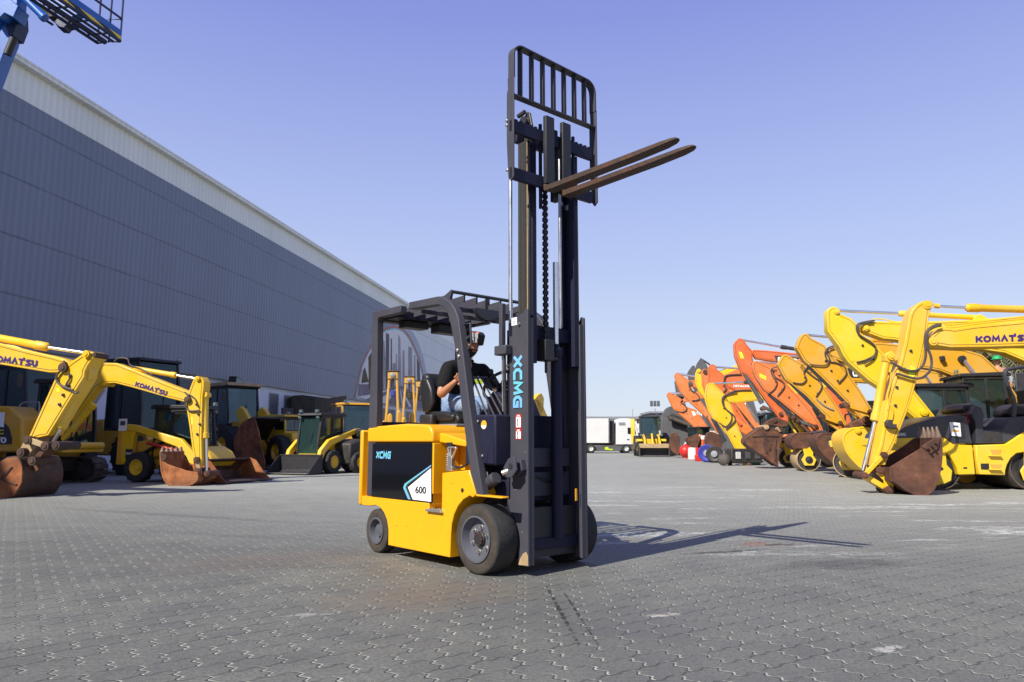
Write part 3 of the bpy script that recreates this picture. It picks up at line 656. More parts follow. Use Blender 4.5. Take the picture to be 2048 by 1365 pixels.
for i in range(6):
    for j in range(3): st.box(-.725 + i * .037, -.70 + i * .037, -.595 + j * .05, -.560 + j * .05, .466, .474)
st.build('step', 'zinc', R, .002)
# hood over the battery, front edge rounded
hp = [(-1.80, 1.045), (-.675, 1.045), (-.675, 1.10)] + arc(-.775, 1.10, .10, 0, 90, 5)[1:] + [(-1.1, 1.215), (-1.62, 1.20), (-1.65, 1.19), (-1.78, 1.185), (-1.80, 1.18)]
hd = MB().xz(hp, -.575, .575).build('hood', 'fork_yellow', R, .035, seg=4)
MB().box(-1.79, -.70, -.545, .545, .505, 1.04).build('battery_box', 'fork_yellow', R, .01)
MB().box(-1.30, -.72, -.28, .28, 1.19, 1.212).build('hood_plate', 'grey_paint', R, .004)
pn = MB().box(-1.700, -.692, -.571, -.548, .522, 1.036).build('side_panel', 'black_panel', R, .004)
pn2 = MB().box(-1.700, -.692, .548, .571, .522, 1.036).build('side_panel', 'black_panel', R, .004)
q = lambda x, y: F.P(x, y, -.5735)
def decal(name, pts, mat, lift, parent, plane=-.5735):
    A = [F.P(x, y, plane) for x, y in pts]
    return MB().prism([Vector((p.x, plane - lift, p.z)) for p in A], [Vector((p.x, plane + .001, p.z)) for p in A]).build(name, mat, parent)
z4 = lambda X, Y: (700 + X / 3.9, 820 + Y / 3.9)
decal('white_arrow_decal', [z4(*p) for p in ((632, 455), (632, 718), (490, 700), (452, 605))], 'white_text', .0, pn)
decal('blue_stripe_decal', [z4(*p) for p in ((632, 430), (632, 440), (445, 580), (432, 605), (472, 700), (452, 697), (415, 608), (425, 578))], 'brand_blue', .0, pn)
decal('dark_stripe_decal', [z4(*p) for p in ((632, 441), (632, 452), (452, 592), (448, 606), (488, 701), (473, 699), (434, 605), (447, 581))], 'rubber', .0, pn)
def ftext(body, P0, P1, P3, mat, parent, bold=.03, shear=0, plane=-.5735, name='lettering', lift=.003):
    a, b2, c2 = F.P(*P0, plane), F.P(*P1, plane), F.P(*P3, plane)
    return lettering(name, body, mat, parent, a, b2 - a, c2 - a, lift, bold, shear)
ftext('600', z4(510, 651), z4(594, 657), z4(512, 594), 'black_text', pn, .022)
a9, b9, c9 = F.P(*z4(203, 380), -.5735), F.P(*z4(318, 384), -.5735), F.P(*z4(205, 322), -.5735); block_letters('XCMG', 'brand_blue', pn, a9, b9 - a9, c9 - a9, .001, .38, .48, shear=.12)
# counterweight (rounded corners)
cw = [(-1.98, -.40), (-1.95, -.50), (-1.90, -.55), (-1.80, -.57), (-1.80, .57), (-1.90, .55), (-1.95, .50), (-1.98, .40)]
cwp = MB(); cwp.xy([(-1.965, -.45), (-1.955, -.52), (-1.945, -.575), (-1.89, -.578), (-1.89, .578), (-1.945, .575), (-1.955, .52), (-1.965, .45)], .43, 1.165)
cwp.xy([(-1.885, -.46), (-1.80, -.46), (-1.80, .46), (-1.885, .46)], .52, 1.10)
cwp.build('counterweight', 'fork_yellow', R, .018)
MB().box(-1.90, -1.80, -.40, .40, 1.165, 1.25).build('rear_cap', 'fork_navy', R, .01)
# cover inside the step-well and front face of battery bay
MB().box(-.69, -.10, -.30, .30, .52, .66).build('inner_cover', 'black_steel', R)
MB().xz([(-.53, .60), (-.16, .60), (-.155, .82), (-.53, .785)], -.32, -.02).build('fender', 'fork_yellow', R, .01)
MB().xz([(-.53, .60), (-.16, .60), (-.155, .82), (-.53, .785)], .02, .32).build('fender', 'fork_yellow', R, .01)
mb = MB(); mb.box(-.70, -.672, -.56, -.12, .60, 1.04); mb.build('bay_front', 'fork_yellow', R, .004)
mb = MB(); mb.xz([(-.66, .80), (-.24, .80), (-.24, 1.02), (-.40, 1.05), (-.66, 1.05)], -.28, -.25)
mb.build('bay_side', 'fork_yellow', R, .004)
hd2 = MB().xz([(-.675, 1.045), (-.22, 1.0), (-.20, 1.04), (-.66, 1.13), (-.675, 1.12)], -.50, -.24).build('hood_lip', 'fork_yellow', R, .012)
MB().tube(smooth_path([(-.60, -.45, .82), (-.50, -.47, .84), (-.40, -.48, .83), (-.30, -.48, .86)], 4), .012, 8).build('cable', 'black_plastic', R)
# charging handle
hb = F.P(902, 938, -.5); 
mb = MB(); mb.box(hb.x - .05, hb.x + .04, -.52, -.46, .80, .84); mb.box(hb.x - .035, hb.x + .025, -.515, -.475, .84, .93)
for k in range(6): mb.box(hb.x - .062, hb.x - .035, -.515, -.475, .845 + k * .018, .857 + k * .018)
h1 = mb.build('battery_plug', 'zinc', R, .004)
mb = MB(); mb.tube(smooth_path([(hb.x - .01, -.50, .92), (hb.x - .035, -.505, .98), (hb.x - .03, -.505, 1.0), (hb.x + .07, -.505, 1.0), (hb.x + .07, -.505, .985), (hb.x + .01, -.50, .90)], 4), .009, 8)
mb.build('pull_handle', 'zinc', h1)
MB().box(hb.x - .06, hb.x + .02, -.51, -.47, 1.0, 1.045).build('plug_recess', 'black_steel', R)
for x in (-.035, -.005): MB().cyl((hb.x + x, -.5, .93), (hb.x + x, -.5, 1.04), .008, n=8).build('cable', 'grey_paint', h1)
c = F.P(925, 981, -.57); MB().cyl((c.x, -.574, c.z), (c.x, -.565, c.z), .018, n=16).build('hole_plug', 'black_plastic', R)
# wheels
def fwheel(c, out, r, w, rimr, front):
    c = Vector(c); ax = Vector((0, out, 0)); b = MB()
    b.lathe(c, ax, [(-w, rimr), (-w, r * .97), (-w + .012, r), (-.016, r), (-.004, r * .985), (0, r * .95), (0, rimr)], 64, close=True)
    t = b.build('wheel', 'rubber', R, ang=50)
    sw = MB(); sw.lathe(c, ax, [(.0006, rimr + .002), (.003, rimr + .01), (.003, r * .90), (.0008, r * .94)], 64, caps=False)
    bmm = sw.bm
    sw.build('sidewall', 'rubber_wall', t)
    k = MB()
    if front: k.lathe(c, ax, [(-.05, rimr - .001), (.012, rimr - .001), (.014, rimr - .014), (.0, rimr - .018), (-.03, rimr - .028), (-.085, rimr - .045), (-.10, rimr * .60), (-.085, rimr * .42), (-.085, .001)], 64)
    else: k.lathe(c, ax, [(-.04, rimr - .001), (.012, rimr - .001), (.014, rimr - .014), (-.01, rimr - .02), (-.05, rimr * .75), (-.055, rimr * .5), (-.02, rimr * .45), (-.015, .001)], 48)
    rm = k.build('rim', 'rim_grey', t, ang=30)
    if front:
        h = MB(); h.lathe(c, ax, [(-.09, .062), (-.035, .060), (-.03, .054), (-.015, .050), (-.012, .001)], 28)
        hb_ = h.build('hub', 'black_steel', rm)
        g = MB()
        for i in range(10):
            a = 2 * PI * i / 10; d = Vector((math.cos(a), 0, math.sin(a))) * .046
            g.cyl(c + ax * -.035 + d, c + ax * -.012 + d, .007, n=6)
        g.build('hub_bolts', 'rust_brown', hb_)
        for i in range(6):
            a = 2 * PI * (i + .35) / 6; d = Vector((math.cos(a), 0, math.sin(a))) * .098
            n_ = MB(); n_.lathe(c + d, ax, [(-.092, .026), (-.078, .026), (-.076, .020), (-.045, .019), (-.042, .011), (-.02, .010)], 6); n_.build('wheel_nut', 'zinc', rm)
    else:
        for i in range(4):
            a = 2 * PI * (i + .5) / 4; d = Vector((math.cos(a), 0, math.sin(a))) * (rimr * .62)
            MB().cyl(c + d + ax * -.060, c + d + ax * -.045, .012, n=10).build('rim_hole', 'black_steel', rm)
    return t
for o_ in (-1, 1):
    fwheel((-.055, o_ * .568, .276), o_, .276, .21, .186, True)
    fwheel((-1.618, o_ * .548, .205), o_, .205, .13, .125, False)
MB().cyl((-1.618, -.42, .205), (-1.618, .42, .205), .045).build('rear_axle', 'black_steel', R)
MB().cyl((-.055, -.40, .276), (-.055, .40, .276), .07).build('front_axle', 'black_steel', R)
# overhead guard
z5 = lambda X, Y: (730 + X / 5.85, 570 + Y / 5.85)
rear_side = [(745, 624), (801, 610.7), (801, 625.5), (757, 636), (754.5, 641), (753, 820), (747.5, 992), (733, 992), (738, 820)]
front_side = [(817.4, 604.7), (874, 593), (882, 593), (890, 596.5), (901, 604.5), (909.5, 618), (916, 635), (926, 710), (938, 809), (951, 900), (966, 993), (947, 992), (934, 900), (922, 809), (912, 710), (899, 640), (893, 624), (886, 615), (876, 610), (818, 619)]
g = None
for nm, pl, prof in (('guard_rear_post', -.56, rear_side), ('guard_front_pillar', -.56, front_side)):
    pts = [F.P(x, y, pl) for x, y in prof]
    for s_ in (-1, 1):
        A = [Vector((p.x, s_ * .56, p.z)) for p in pts]; B = [Vector((p.x, s_ * .485, p.z)) for p in pts]
        o = MB().prism(A, B).build(nm, 'fork_charcoal', R, .010, seg=3)
    if nm == 'guard_rear_post': rp = pts
    else: fp = pts
ZG = 2.33
for bb in ((-1.755, -1.66, -.484, .484, 2.25, 2.345), (-1.02, -.985, -.484, .484, 2.245, 2.284), (-.66, -.62, -.44, .44, 2.235, 2.275)): MB().box(*bb).build('guard_crossbar', 'fork_charcoal', R, .005)
mb = MB(); mb.box(-1.66, -1.43, -.484, .484, 2.265, 2.28); mb.box(-1.45, -1.43, -.484, .484, 2.28, 2.33); mb.build('guard_roof_plate', 'fork_navy', R)
mb = MB(); mb.box(-1.64, -1.50, -.34, -.06, 2.19, 2.262); mb.build('electric_box', 'black_plastic', R, .01)
mb = MB(); mb.box(-1.62, -1.46, .04, .44, 2.17, 2.262); mb.build('electric_box', 'black_plastic', R, .01)
for i in range(7):
    y = -.44 + i * .145
    MB().xz([(-1.455, 2.285), (-.592, 2.325), (-.592, 2.385), (-1.455, 2.340)], y, y + .006).build('roof_slat', 'fork_charcoal', R)
for s_ in (-1, 1):
    MB().xz([(-.75, 2.345), (-.585, 2.405), (-.565, 2.395), (-.62, 2.28), (-.70, 2.28)], s_ * .45 - .012, s_ * .45 + .012).build('guard_gusset', 'fork_charcoal', R)
MB().tube([(-.585, -.46, 2.395), (-.585, .46, 2.395)], .016, 10).build('guard_front_rail', 'fork_charcoal', R)
# lamp cluster and its bracket
mb = MB(); br = [F.P(*z5(*p), -.50) for p in ((1112, 470), (1232, 450), (1245, 700), (1190, 770), (1165, 770))]
fr = [F.P(*z5(*p), -.50) for p in ((1135, 500), (1215, 490), (1222, 600), (1165, 660))]
fr2 = [F.P(*z5(*p), -.50) for p in ((1172, 690), (1224, 625), (1225, 690), (1185, 735))]
def plate_holes(outer_, holes, y0, y1):
    m_ = MB(); 
    pts = outer_
    m_.tube(outer_, .011, 6, closed=True)
    m_.tube([holes[0][3], holes[0][2]], .011, 6)
    return m_
plate_holes(br, [fr], 0, 0).build('lamp_bracket', 'fork_charcoal', R)
MB().prism([F.P(*z5(*p), -.535) for p in ((1068, 740), (1150, 720), (1170, 830), (1090, 850))], [F.P(*z5(*p), -.50) for p in ((1068, 740), (1150, 720), (1170, 830), (1090, 850))]).build('bracket_foot', 'fork_charcoal', R, .004)
for p in ((1083, 768), (1098, 838)):
    c = F.P(*z5(*p), -.562); MB().lathe(c, (0, -1, 0), [(0, .016), (.008, .016), (.012, .010), (.014, .001)], 12).build('bolt', 'zinc', R)
lc = [F.P(*z5(*p), -.44) for p in ((1160, 560), (1200, 535), (1310, 545), (1335, 580), (1310, 700), (1250, 705), (1160, 650))]
lmp = MB().prism(lc, [p + Vector((-.02, .09, 0)) for p in lc]).build('rear_lamp_cluster', 'black_plastic', R, .01)
u0 = lc[3]; 
paint('lens_orange', (.42, .05, .012), .25, .1, (.3, .05, .02), 5, coat=.5); paint('lens_clear', (.30, .30, .30), .15, .1, (.4, .4, .4), 5, coat=.6)
def on_lamp(pts, mat, nm, lift):
    A = [F.P(*z5(*p), -.44 - lift) for p in pts]; return MB().prism(A, [p + Vector((0, .01, 0)) for p in A]).build(nm, mat, lmp, .003)
on_lamp([(1240, 545), (1325, 550), (1332, 575), (1250, 580)], 'lens_orange', 'lens', .004)
on_lamp([(1248, 645), (1315, 650), (1305, 700), (1252, 700)], 'lens_orange', 'lens', .004)
for (x, y) in ((1272, 598), (1308, 600), (1266, 642), (1298, 646)):
    c = F.P(*z5(x, y), -.447); MB().box(c.x - .022, c.x + .022, c.y - .01, c.y, c.z - .028, c.z + .028).build('lens', 'lens_clear', lmp, .008)
# mirror bowl
mc = Vector((-.56, .03, 2.30)); mc = F.Pu if False else Vector((-.55, -.06, 2.235))
mb = MB(); n_ = 14; A = []; 
for i in range(n_ + 1):
    a = PI + PI * i / n_; A.append(Vector((mc.x, mc.y + .155 * math.cos(a), mc.z + .115 * math.sin(a) + .04)))
mb.prism(A, [p + Vector((-.035, 0, 0)) for p in A]); mir = mb.build('mirror', 'black_plastic', R, .008)
MB().prism([p * 1 for p in [Vector((mc.x + .001, mc.y + (q_.y - mc.y) * .9, mc.z + .04 + (q_.z - mc.z - .04) * .86 - .003)) for q_ in A]], [Vector((mc.x + .003, mc.y + (q_.y - mc.y) * .9, mc.z + .04 + (q_.z - mc.z - .04) * .86 - .003)) for q_ in A]).build('mirror_glass', 'hood_black', mir)
MB().box(mc.x - .02, mc.x - .01, mc.y - .015, mc.y + .015, mc.z - .10, mc.z + .14).build('mirror_stalk', 'black_steel', mir)
# dash / cowl
cow = [(-.30, .86), (-.30, 1.25), (-.26, 1.275), (.10, 1.27), (.10, .86)]
MB().box(-.30, .10, -.36, .36, .60, .858).build('cowl_base', 'fork_navy', R, .01)
MB().xz([(-.14, .64), (-.115, .858), (-.145, .858), (-.17, .64)], -.50, -.36).build('cowl_bulkhead', 'black_steel', R)
MB().xz(cow, -.50, .50).build('cowl', 'fork_navy', R, .015)
mb = MB(); mb.xz([(-.05, .875), (-.05, 1.22), (.085, 1.22), (.085, .875)], -.508, -.499); mb.xz([(-.04, .88), (.02, 1.05), (.035, 1.05), (.0, .88)], -.512, -.507)
mb.build('cowl_side_panel', 'fork_navy', R, .004)
for y0 in (-.30, .12):
    MB().prism([Vector((.101, y0, .68)), Vector((.101, y0 + .20, .68)), Vector((.101, y0 + .16, 1.15)), Vector((.101, y0 + .04, 1.15))], [Vector((.112, y0 + .03, .70)), Vector((.112, y0 + .17, .70)), Vector((.112, y0 + .14, 1.13)), Vector((.112, y0 + .06, 1.13))]).build('front_panel_rib', 'fork_navy', R, .004)
mb = MB(); mb.box(.102, .16, -.29, .29, .84, 1.0); mb.box(.105, .15, -.29, .29, .60, .80); mb.build('mast_bracket', 'fork_charcoal', R, .008)
dp = -.509
ct = F.P(968, 850, dp); mb = MB(); mb.lathe((ct.x, dp - .0005, ct.z), (0, -1, 0), [(0, .036), (.002, .036)], 24); o = mb.build('round_sticker', 'sticker_orange', R)
MB().prism([Vector((ct.x + .034 * math.cos(rad(a)), dp - .003, ct.z + .034 * math.sin(rad(a)))) for a in range(190, 351, 16)], [Vector((ct.x + .034 * math.cos(rad(a)), dp - .0035, ct.z + .034 * math.sin(rad(a)))) for a in range(190, 351, 16)]).build('sticker_band', 'white_text', o)
for p in ((956, 843), (965, 912)):
    c = F.P(*p, dp); MB().lathe(c, (0, -1, 0), [(0, .011), (.005, .011), (.008, .005), (.009, .001)], 10).build('bolt', 'zinc', R)
# instrument pod, column, steering wheel, grab rails
MB().xz([(-.42, 1.20), (-.44, 1.42), (-.36, 1.50), (-.22, 1.46), (-.12, 1.28), (-.12, 1.24)], -.16, .22).build('instrument_pod', 'fork_navy', R, .02)
MB().xz([(-.46, 1.22), (-.47, 1.38), (-.43, 1.47), (-.40, 1.40), (-.41, 1.20)], -.12, .16).build('dash_cover', 'black_plastic', R, .01)
sc_, sn = Vector((-.44, .0, 1.56)), Vector((-.72, 0, .70)).normalized()
e1 = Vector((0, 1, 0)); e2 = sn.cross(e1)
mb = MB(); mb.tube([sc_ + (e1 * math.cos(2 * PI * i / 36) + e2 * math.sin(2 * PI * i / 36)) * .165 for i in range(36)], .0145, 10, closed=True)
for a in (90, 210, 330): mb.tube([sc_ - sn * .02, sc_ + (e1 * math.cos(rad(a)) + e2 * math.sin(rad(a))) * .163], .012, 8)
mb.lathe(sc_ - sn * .05, sn, [(0, .05), (.04, .045), (.05, .03), (.052, .001)], 18)
sw = mb.build('steering_wheel', 'black_plastic', R)
kb = sc_ + (e1 * math.cos(rad(200)) + e2 * math.sin(rad(200))) * .165
kb = sc_ + (e1 * -.12 + e2 * -.10); kb2 = kb + sn * .07
MB().cyl(kb, kb + sn * .05, .008, n=8).ball(kb2, .023, 12).build('spinner_knob', 'black_plastic', sw)
MB().cyl(sc_ - sn * .05, sc_ - sn * .30, .03).build('steering_column', 'black_plastic', R)
for y in (-.44, -.36, -.28, -.20):
    A = F.P(946 + (y + .44) * 110, 757, y); B = F.P(975 + (y + .44) * 180, 827, y)
    MB().tube([(A.x, y, A.z), (B.x, y, 1.26)], .008, 8).build('guard_rod', 'fork_charcoal', R)
A = F.P(946, 757, -.44); MB().tube([(A.x, -.45, A.z + .005), (F.P(972, 757, -.20).x, -.19, F.P(972, 757, -.20).z + .005)], .010, 8).build('guard_rod', 'fork_charcoal', R)
for y, hx in ((-.10, 0), (-.04, .02), (.24, .01)):
    MB().cyl((-.36, y - .05, 1.27), (-.42, y - .05, 1.40), .006, n=8).ball((-.42, y - .05, 1.41), .018, 10).build('control_lever', 'black_plastic', R)
MB().tube(smooth_path([(-.20, .45, 1.28), (-.24, .46, 1.50), (-.22, .46, 1.62), (-.16, .46, 1.60), (-.10, .46, 1.29)], 5), .012, 8).build('grab_handle', 'black_plastic', R)
# seat
mb = MB(); mb.xz([(-1.24, 1.20), (-1.27, 1.27), (-1.22, 1.31), (-1.10, 1.30), (-.84, 1.325), (-.76, 1.29), (-.74, 1.24), (-.78, 1.205)], -.24, .24); 
seat = mb.build('seat_cushion', 'black_vinyl', R, .035, seg=4)
for s_ in (-1, 1): MB().xz([(-1.22, 1.24), (-1.18, 1.34), (-.95, 1.335), (-.78, 1.30), (-.80, 1.24)], s_ * .235 - .035, s_ * .235 + .035).build('seat_bolster', 'black_vinyl', R, .03, seg=4)
mb = MB(); mb.xz([(-1.30, 1.25), (-1.36, 1.50), (-1.39, 1.68), (-1.34, 1.73), (-1.27, 1.70), (-1.22, 1.55), (-1.19, 1.36), (-1.18, 1.27)], -.235, .235)
sb = mb.build('seat_back', 'black_vinyl', R, .045, seg=4)
for s_ in (-1, 1):
    MB().xz([(-1.30, 1.33), (-1.34, 1.50), (-1.36, 1.63), (-1.30, 1.68), (-1.22, 1.66), (-1.15, 1.55), (-1.13, 1.42), (-1.18, 1.33)], s_ * .235 - .035, s_ * .235 + .035).build('side_bolster', 'black_vinyl', sb, .03, seg=4)
mb = MB(); mb.box(-1.22, -.80, -.22, .22, 1.16, 1.205); mb.build('seat_base', 'black_steel', R, .01)
MB().box(-1.26, -1.05, -.33, -.26, 1.20, 1.31).build('belt_reel', 'black_plastic', R, .02)
# mast
def chan(u0, u1, v0, v1, z0, z1, t, side_):   # C channel opening towards the middle
    m_ = MB()
    if side_ < 0: m_.box(u0, u1, v0, v0 + t, z0, z1); m_.box(u1 - t, u1, v0 + t, v1, z0, z1); m_.box(u0, u0 + t, v0 + t, v1, z0, z1)
    else: m_.box(u0, u1, v1 - t, v1, z0, z1); m_.box(u1 - t, u1, v0, v1 - t, z0, z1); m_.box(u0, u0 + t, v0, v1 - t, z0, z1)
    return m_
op = [F.P(x, y, -.34) for x, y in ((1036, 1131), (1057, 1134), (1055.5, 619), (1050, 617), (1047, 626), (1018, 640), (1021, 900), (1016, 960), (1015, 1003), (1028, 1050), (1035, 1078))]
for s_ in (-1, 1):
    m_ = MB(); A = [Vector((p.x, s_ * .340, p.z)) for p in op]; m_.prism(A, [Vector((p.x, s_ * .318, p.z)) for p in A])
    y0, y1 = sorted((s_ * .318, s_ * .272)); m_.box(.288, .3135, y0, y1, .085, 2.06); m_.box(.085, .11, y0, y1, .62, 2.06)
    m_.build('outer_mast_rail', 'fork_charcoal', R, .003)
    # inner rail: I section, greasy running face
    m_ = MB(); y0, y1 = sorted((s_ * .300, s_ * .272)); m_.box(.15, .284, y0, y1, 1.69, 3.60)
    m_.build('inner_mast_rail', 'greasy_steel', R, .004)
    m_ = MB(); y0, y1 = sorted((s_ * .271, s_ * .222)); m_.box(.255, .300, y0, y1, 1.69, 3.56); m_.box(.145, .165, y0, y1, 1.69, 3.60); m_.box(.165, .255, *sorted((s_ * .271, s_ * .262)), 1.69, 3.60)
    m_.build('inner_rail_web', 'fork_navy', R, .004)
    for u9, w9, mt9 in ((.185, .006, 'black_steel'), (.215, .014, 'dark_iron'), (.245, .004, 'black_steel'), (.266, .008, 'tan_steel')):
        y9 = s_ * .3005; MB().box(u9, u9 + w9, *sorted((y9, y9 + s_ * .0012)), 2.08, 3.58).build('grease_line', mt9, R)
    # lift cylinder behind the rail with its bright rod
    MB().cyl((.055, s_ * .30, .18), (.055, s_ * .30, 1.98), .030, n=18).build('lift_cylinder', 'fork_navy', R)
    MB().cyl((.055, s_ * .30, 1.98), (.055, s_ * .30, 3.66), .0165, n=16).build('piston_rod', 'chrome', R)
    m_ = MB(); m_.lathe((.20, s_ * .305, 2.02), (0, -s_, 0), [(0, .045), (.03, .045), (.032, .02), (.034, .001)], 20); m_.build('mast_roller', 'greasy_steel', R)
MB().box(.10, .15, -.31, .31, 3.62, 3.70).build('inner_mast_crosshead', 'fork_navy', R, .006)
mb = MB(); mb.box(.07, .13, -.34, .34, 1.915, 2.04); mb.box(.12, .145, -.27, .27, 1.92, 2.04); mb.build('outer_mast_crossmember', 'fork_navy', R, .006)
for bb in ((.12, .22, -.317, .317, .18, .27), (.06, .12, -.317, .317, .56, .66)): MB().box(*bb).build('mast_crossmember', 'fork_navy', R, .006)
MB().box(.17, .22, -.262, .262, 1.90, 2.02).build('inner_mast_crossmember', 'fork_navy', R, .006)
MB().lathe((.22, .075, .26), (0, 0, 1), [(0, .048), (1.50, .048), (1.51, .056), (1.58, .056), (1.60, .03), (1.62, .03)], 24).build('free_lift_cylinder', 'fork_navy', R)
MB().cyl((.22, .075, 1.86), (.22, .075, 2.6), .024, n=16).build('piston_rod', 'chrome', R)
MB().cyl((.06, .17, .3), (.06, .17, 1.0), .02, n=12).build('hydraulic_pipe', 'fork_navy', R)
# chain
def chain(x, y, z0, z1):
    m_ = MB(); z = z0; k = 0
    while z < z1:
        if k % 2 == 0: m_.box(x - .014, x + .014, y - .022, y - .012, z, z + .030); m_.box(x - .014, x + .014, y + .012, y + .022, z, z + .030); m_.box(x - .012, x + .012, y - .004, y + .004, z, z + .03)
        else: m_.box(x - .012, x + .012, y - .012, y - .006, z - .004, z + .034); m_.box(x - .012, x + .012, y + .006, y + .012, z - .004, z + .034)
        m_.cyl((x, y - .026, z + .003), (x, y + .026, z + .003), .006, n=6)
        z += .0265; k += 1
    return m_
chain(.25, -.075, 1.92, 3.22).build('lift_chain', 'black_steel', R)
m_ = MB(); m_.box(.19, .30, -.13, -.02, 1.72, 1.90); m_.cyl((.25, -.075, 1.62), (.25, -.075, 1.93), .012); m_.box(.21, .29, -.02, .03, 1.73, 1.76); m_.build('chain_anchor', 'black_steel', R, .008)
MB().ball((.16, .03, 1.80), .05, 14, sc=(.5, .7, 1)).build('amber_lamp', 'lens_orange', R)
# side logo and stickers on the outer rail
zz = lambda X, Y: (700 + X / 4.014, 560 + Y / 4.014)
a_, b2_, c_ = (F.P(*zz(*p), -.3425) for p in ((1312, 612), (1312, 1030), (1385, 612)))
block_letters('XCMG', 'brand_blue', R, a_, Vector((0, 0, b2_.z - a_.z)), Vector((c_.x - a_.x, 0, 0)), .002, .36, .46)
for (yy0, yy1) in ((1080, 1190), (1196, 1282)):
    A = F.P(*zz(1331, yy0), -.342); B = F.P(*zz(1376, yy1), -.342)
    s1 = MB().box(A.x, B.x, -.3435, -.3405, B.z, A.z).build('warning_sticker', 'red_paint', R)
    MB().box(A.x + .006, B.x - .006, -.3445, -.3436, B.z + .006, A.z - .022).build('sticker_field', 'white_text', s1)
    zc_ = (A.z + B.z) / 2 - .01
    MB().xz([(A.x + .020, zc_ - .035), (A.x + .034, zc_ - .02), (A.x + .028, zc_ + .035), (A.x + .018, zc_ + .02), (A.x + .024, zc_)], -.3452, -.3446).build('pictogram', 'black_text', s1)
    MB().box(A.x + .018, B.x - .018, -.3445, -.3437, A.z - .016, A.z - .007).build('sticker_heading', 'white_text', s1)
A = F.P(*zz(1298, 308), -.342); B = F.P(*zz(1340, 362), -.342)
s1 = MB().box(A.x, B.x, -.3435, -.3405, B.z, A.z).build('hook_sticker', 'white_text', R)
MB().tube([Vector(((A.x + B.x) / 2, -.345, (A.z + B.z) / 2)) + Vector((.010 * math.cos(a), 0, .012 * math.sin(a) - (.01))) for a in [PI * 1.8 * k / 10 for k in range(11)]], .002, 5).build('pictogram', 'black_text', s1)
for p in ((1360, 355), (1020 + 245, 690), (1265, 720)):
    c = F.P(*zz(*p), -.342); MB().lathe(c, (0, -1, 0), [(0, .014), (.01, .013), (.02, .008), (.021, .001)], 8).build('bolt', 'zinc', R)
wp = [F.P(x, y, -.3405) for x, y in ((1037, 1130), (1040, 1118), (1046, 1108), (1052, 1104), (1056, 1112), (1056.5, 1132))]
MB().prism([Vector((p.x, -.3412, p.z)) for p in wp], [Vector((p.x, -.3402, p.z)) for p in wp]).build('worn_paint_patch', 'tan_steel', R)
for (x, y, w9, h9) in ((1030, 980, 3, 1.2), (1044, 1065, 1.5, 3), (1033, 1040, 1.2, 2), (1050, 905, 1, 2.5)):
    wq9 = [F.P(x + dx * w9, y + dy * h9, -.3405) for dx, dy in ((-1, -.2), (0, -1), (1, .1), (.2, 1))]
    MB().prism([Vector((p.x, -.3412, p.z)) for p in wq9], [Vector((p.x, -.3402, p.z)) for p in wq9]).build('paint_chip', 'zinc', R)
for (x, y, w9, h9) in ((793, 1052, .8, 1.4), (814, 1053, 1.4, 1), (775, 1040, .6, 1), (903, 967, 6, .25), (860, 1078, 1, .6)):
    wq9 = [F.P(x + dx * w9, y + dy * h9, -.5705) for dx, dy in ((-1, -.2), (0, -1), (1, .1), (.2, 1))]
    MB().prism([Vector((p.x, -.5712, p.z)) for p in wq9], [Vector((p.x, -.5702, p.z)) for p in wq9]).build('paint_chip', 'rust_brown', ch)
# bracket box beside the right rail with hoses
A = F.P(993, 697, -.40); mb = MB(); mb.box(-.02, .13, -.42, -.345, 1.765, 1.845); mb.build('hose_guide', 'fork_charcoal', R, .01)
mb = MB(); mb.box(.03, .075, -.41, -.37, 1.845, 2.20); mb.build('guide_post', 'fork_charcoal', R, .004)
MB().tube(smooth_path([(.06, -.37, 1.77), (.055, -.36, 1.4), (.065, -.355, 1.0), (.06, -.36, .8)], 5), .012, 8).build('hydraulic_hose', 'black_plastic', R)
MB().tube(smooth_path([(.03, -.37, 1.77), (.03, -.365, 1.5), (.03, -.36, 1.3)], 5), .006, 8).build('hydraulic_hose', 'zinc', R)
# tilt cylinder and clevis
p0, p1 = F.P(968, 973, -.46), F.P(1005, 947, -.46); p2 = F.P(1022, 940, -.42)
MB().lathe(p0, p1 - p0, [(0, .045), (.01, .052), (.16, .052), (.165, .046), (.18, .044)], 24).build('tilt_cylinder', 'fork_charcoal', R)
MB().cyl(p1, p2, .024, n=14).build('piston_rod', 'zinc', R)
MB().xz([(p2.x - .04, p2.z - .06), (p2.x - .06, p2.z + .02), (p2.x + .0, p2.z + .09), (p2.x + .08, p2.z + .10), (p2.x + .10, p2.z), (p2.x + .04, p2.z - .06)], -.45, -.435).build('clevis_plate', 'fork_charcoal', R, .004)
MB().xz([(p2.x - .02, p2.z - .05), (p2.x - .04, p2.z + .02), (p2.x + .0, p2.z + .06), (p2.x + .08, p2.z + .08), (p2.x + .10, p2.z), (p2.x + .04, p2.z - .05)], -.39, -.342).build('clevis_plate', 'fork_charcoal', R, .004)
MB().lathe((p2.x + .03, -.455, p2.z + .03), (0, 1, 0), [(0, .022), (.012, .022), (.013, .034), (.06, .034), (.062, .02), (.10, .02)], 16).build('clevis_pin', 'black_steel', R)
MB().tube(smooth_path([(p0.x + .05, -.47, p0.z + .05), (p0.x + .05, -.47, p0.z + .11), (p0.x + .0, -.47, p0.z + .13)], 4), .010, 8).build('hose_fitting', 'zinc', R)
# drive motor
mt = MB(); mt.lathe((.02, -.12, .50), (0, 0, -1), [(0, .09), (.02, .125), (.30, .125), (.34, .10)], 28); mt.build('drive_motor', 'black_steel', R)
MB().box(.146, .150, -.20, -.08, .40, .44).build('motor_label', 'blue_paint', R)
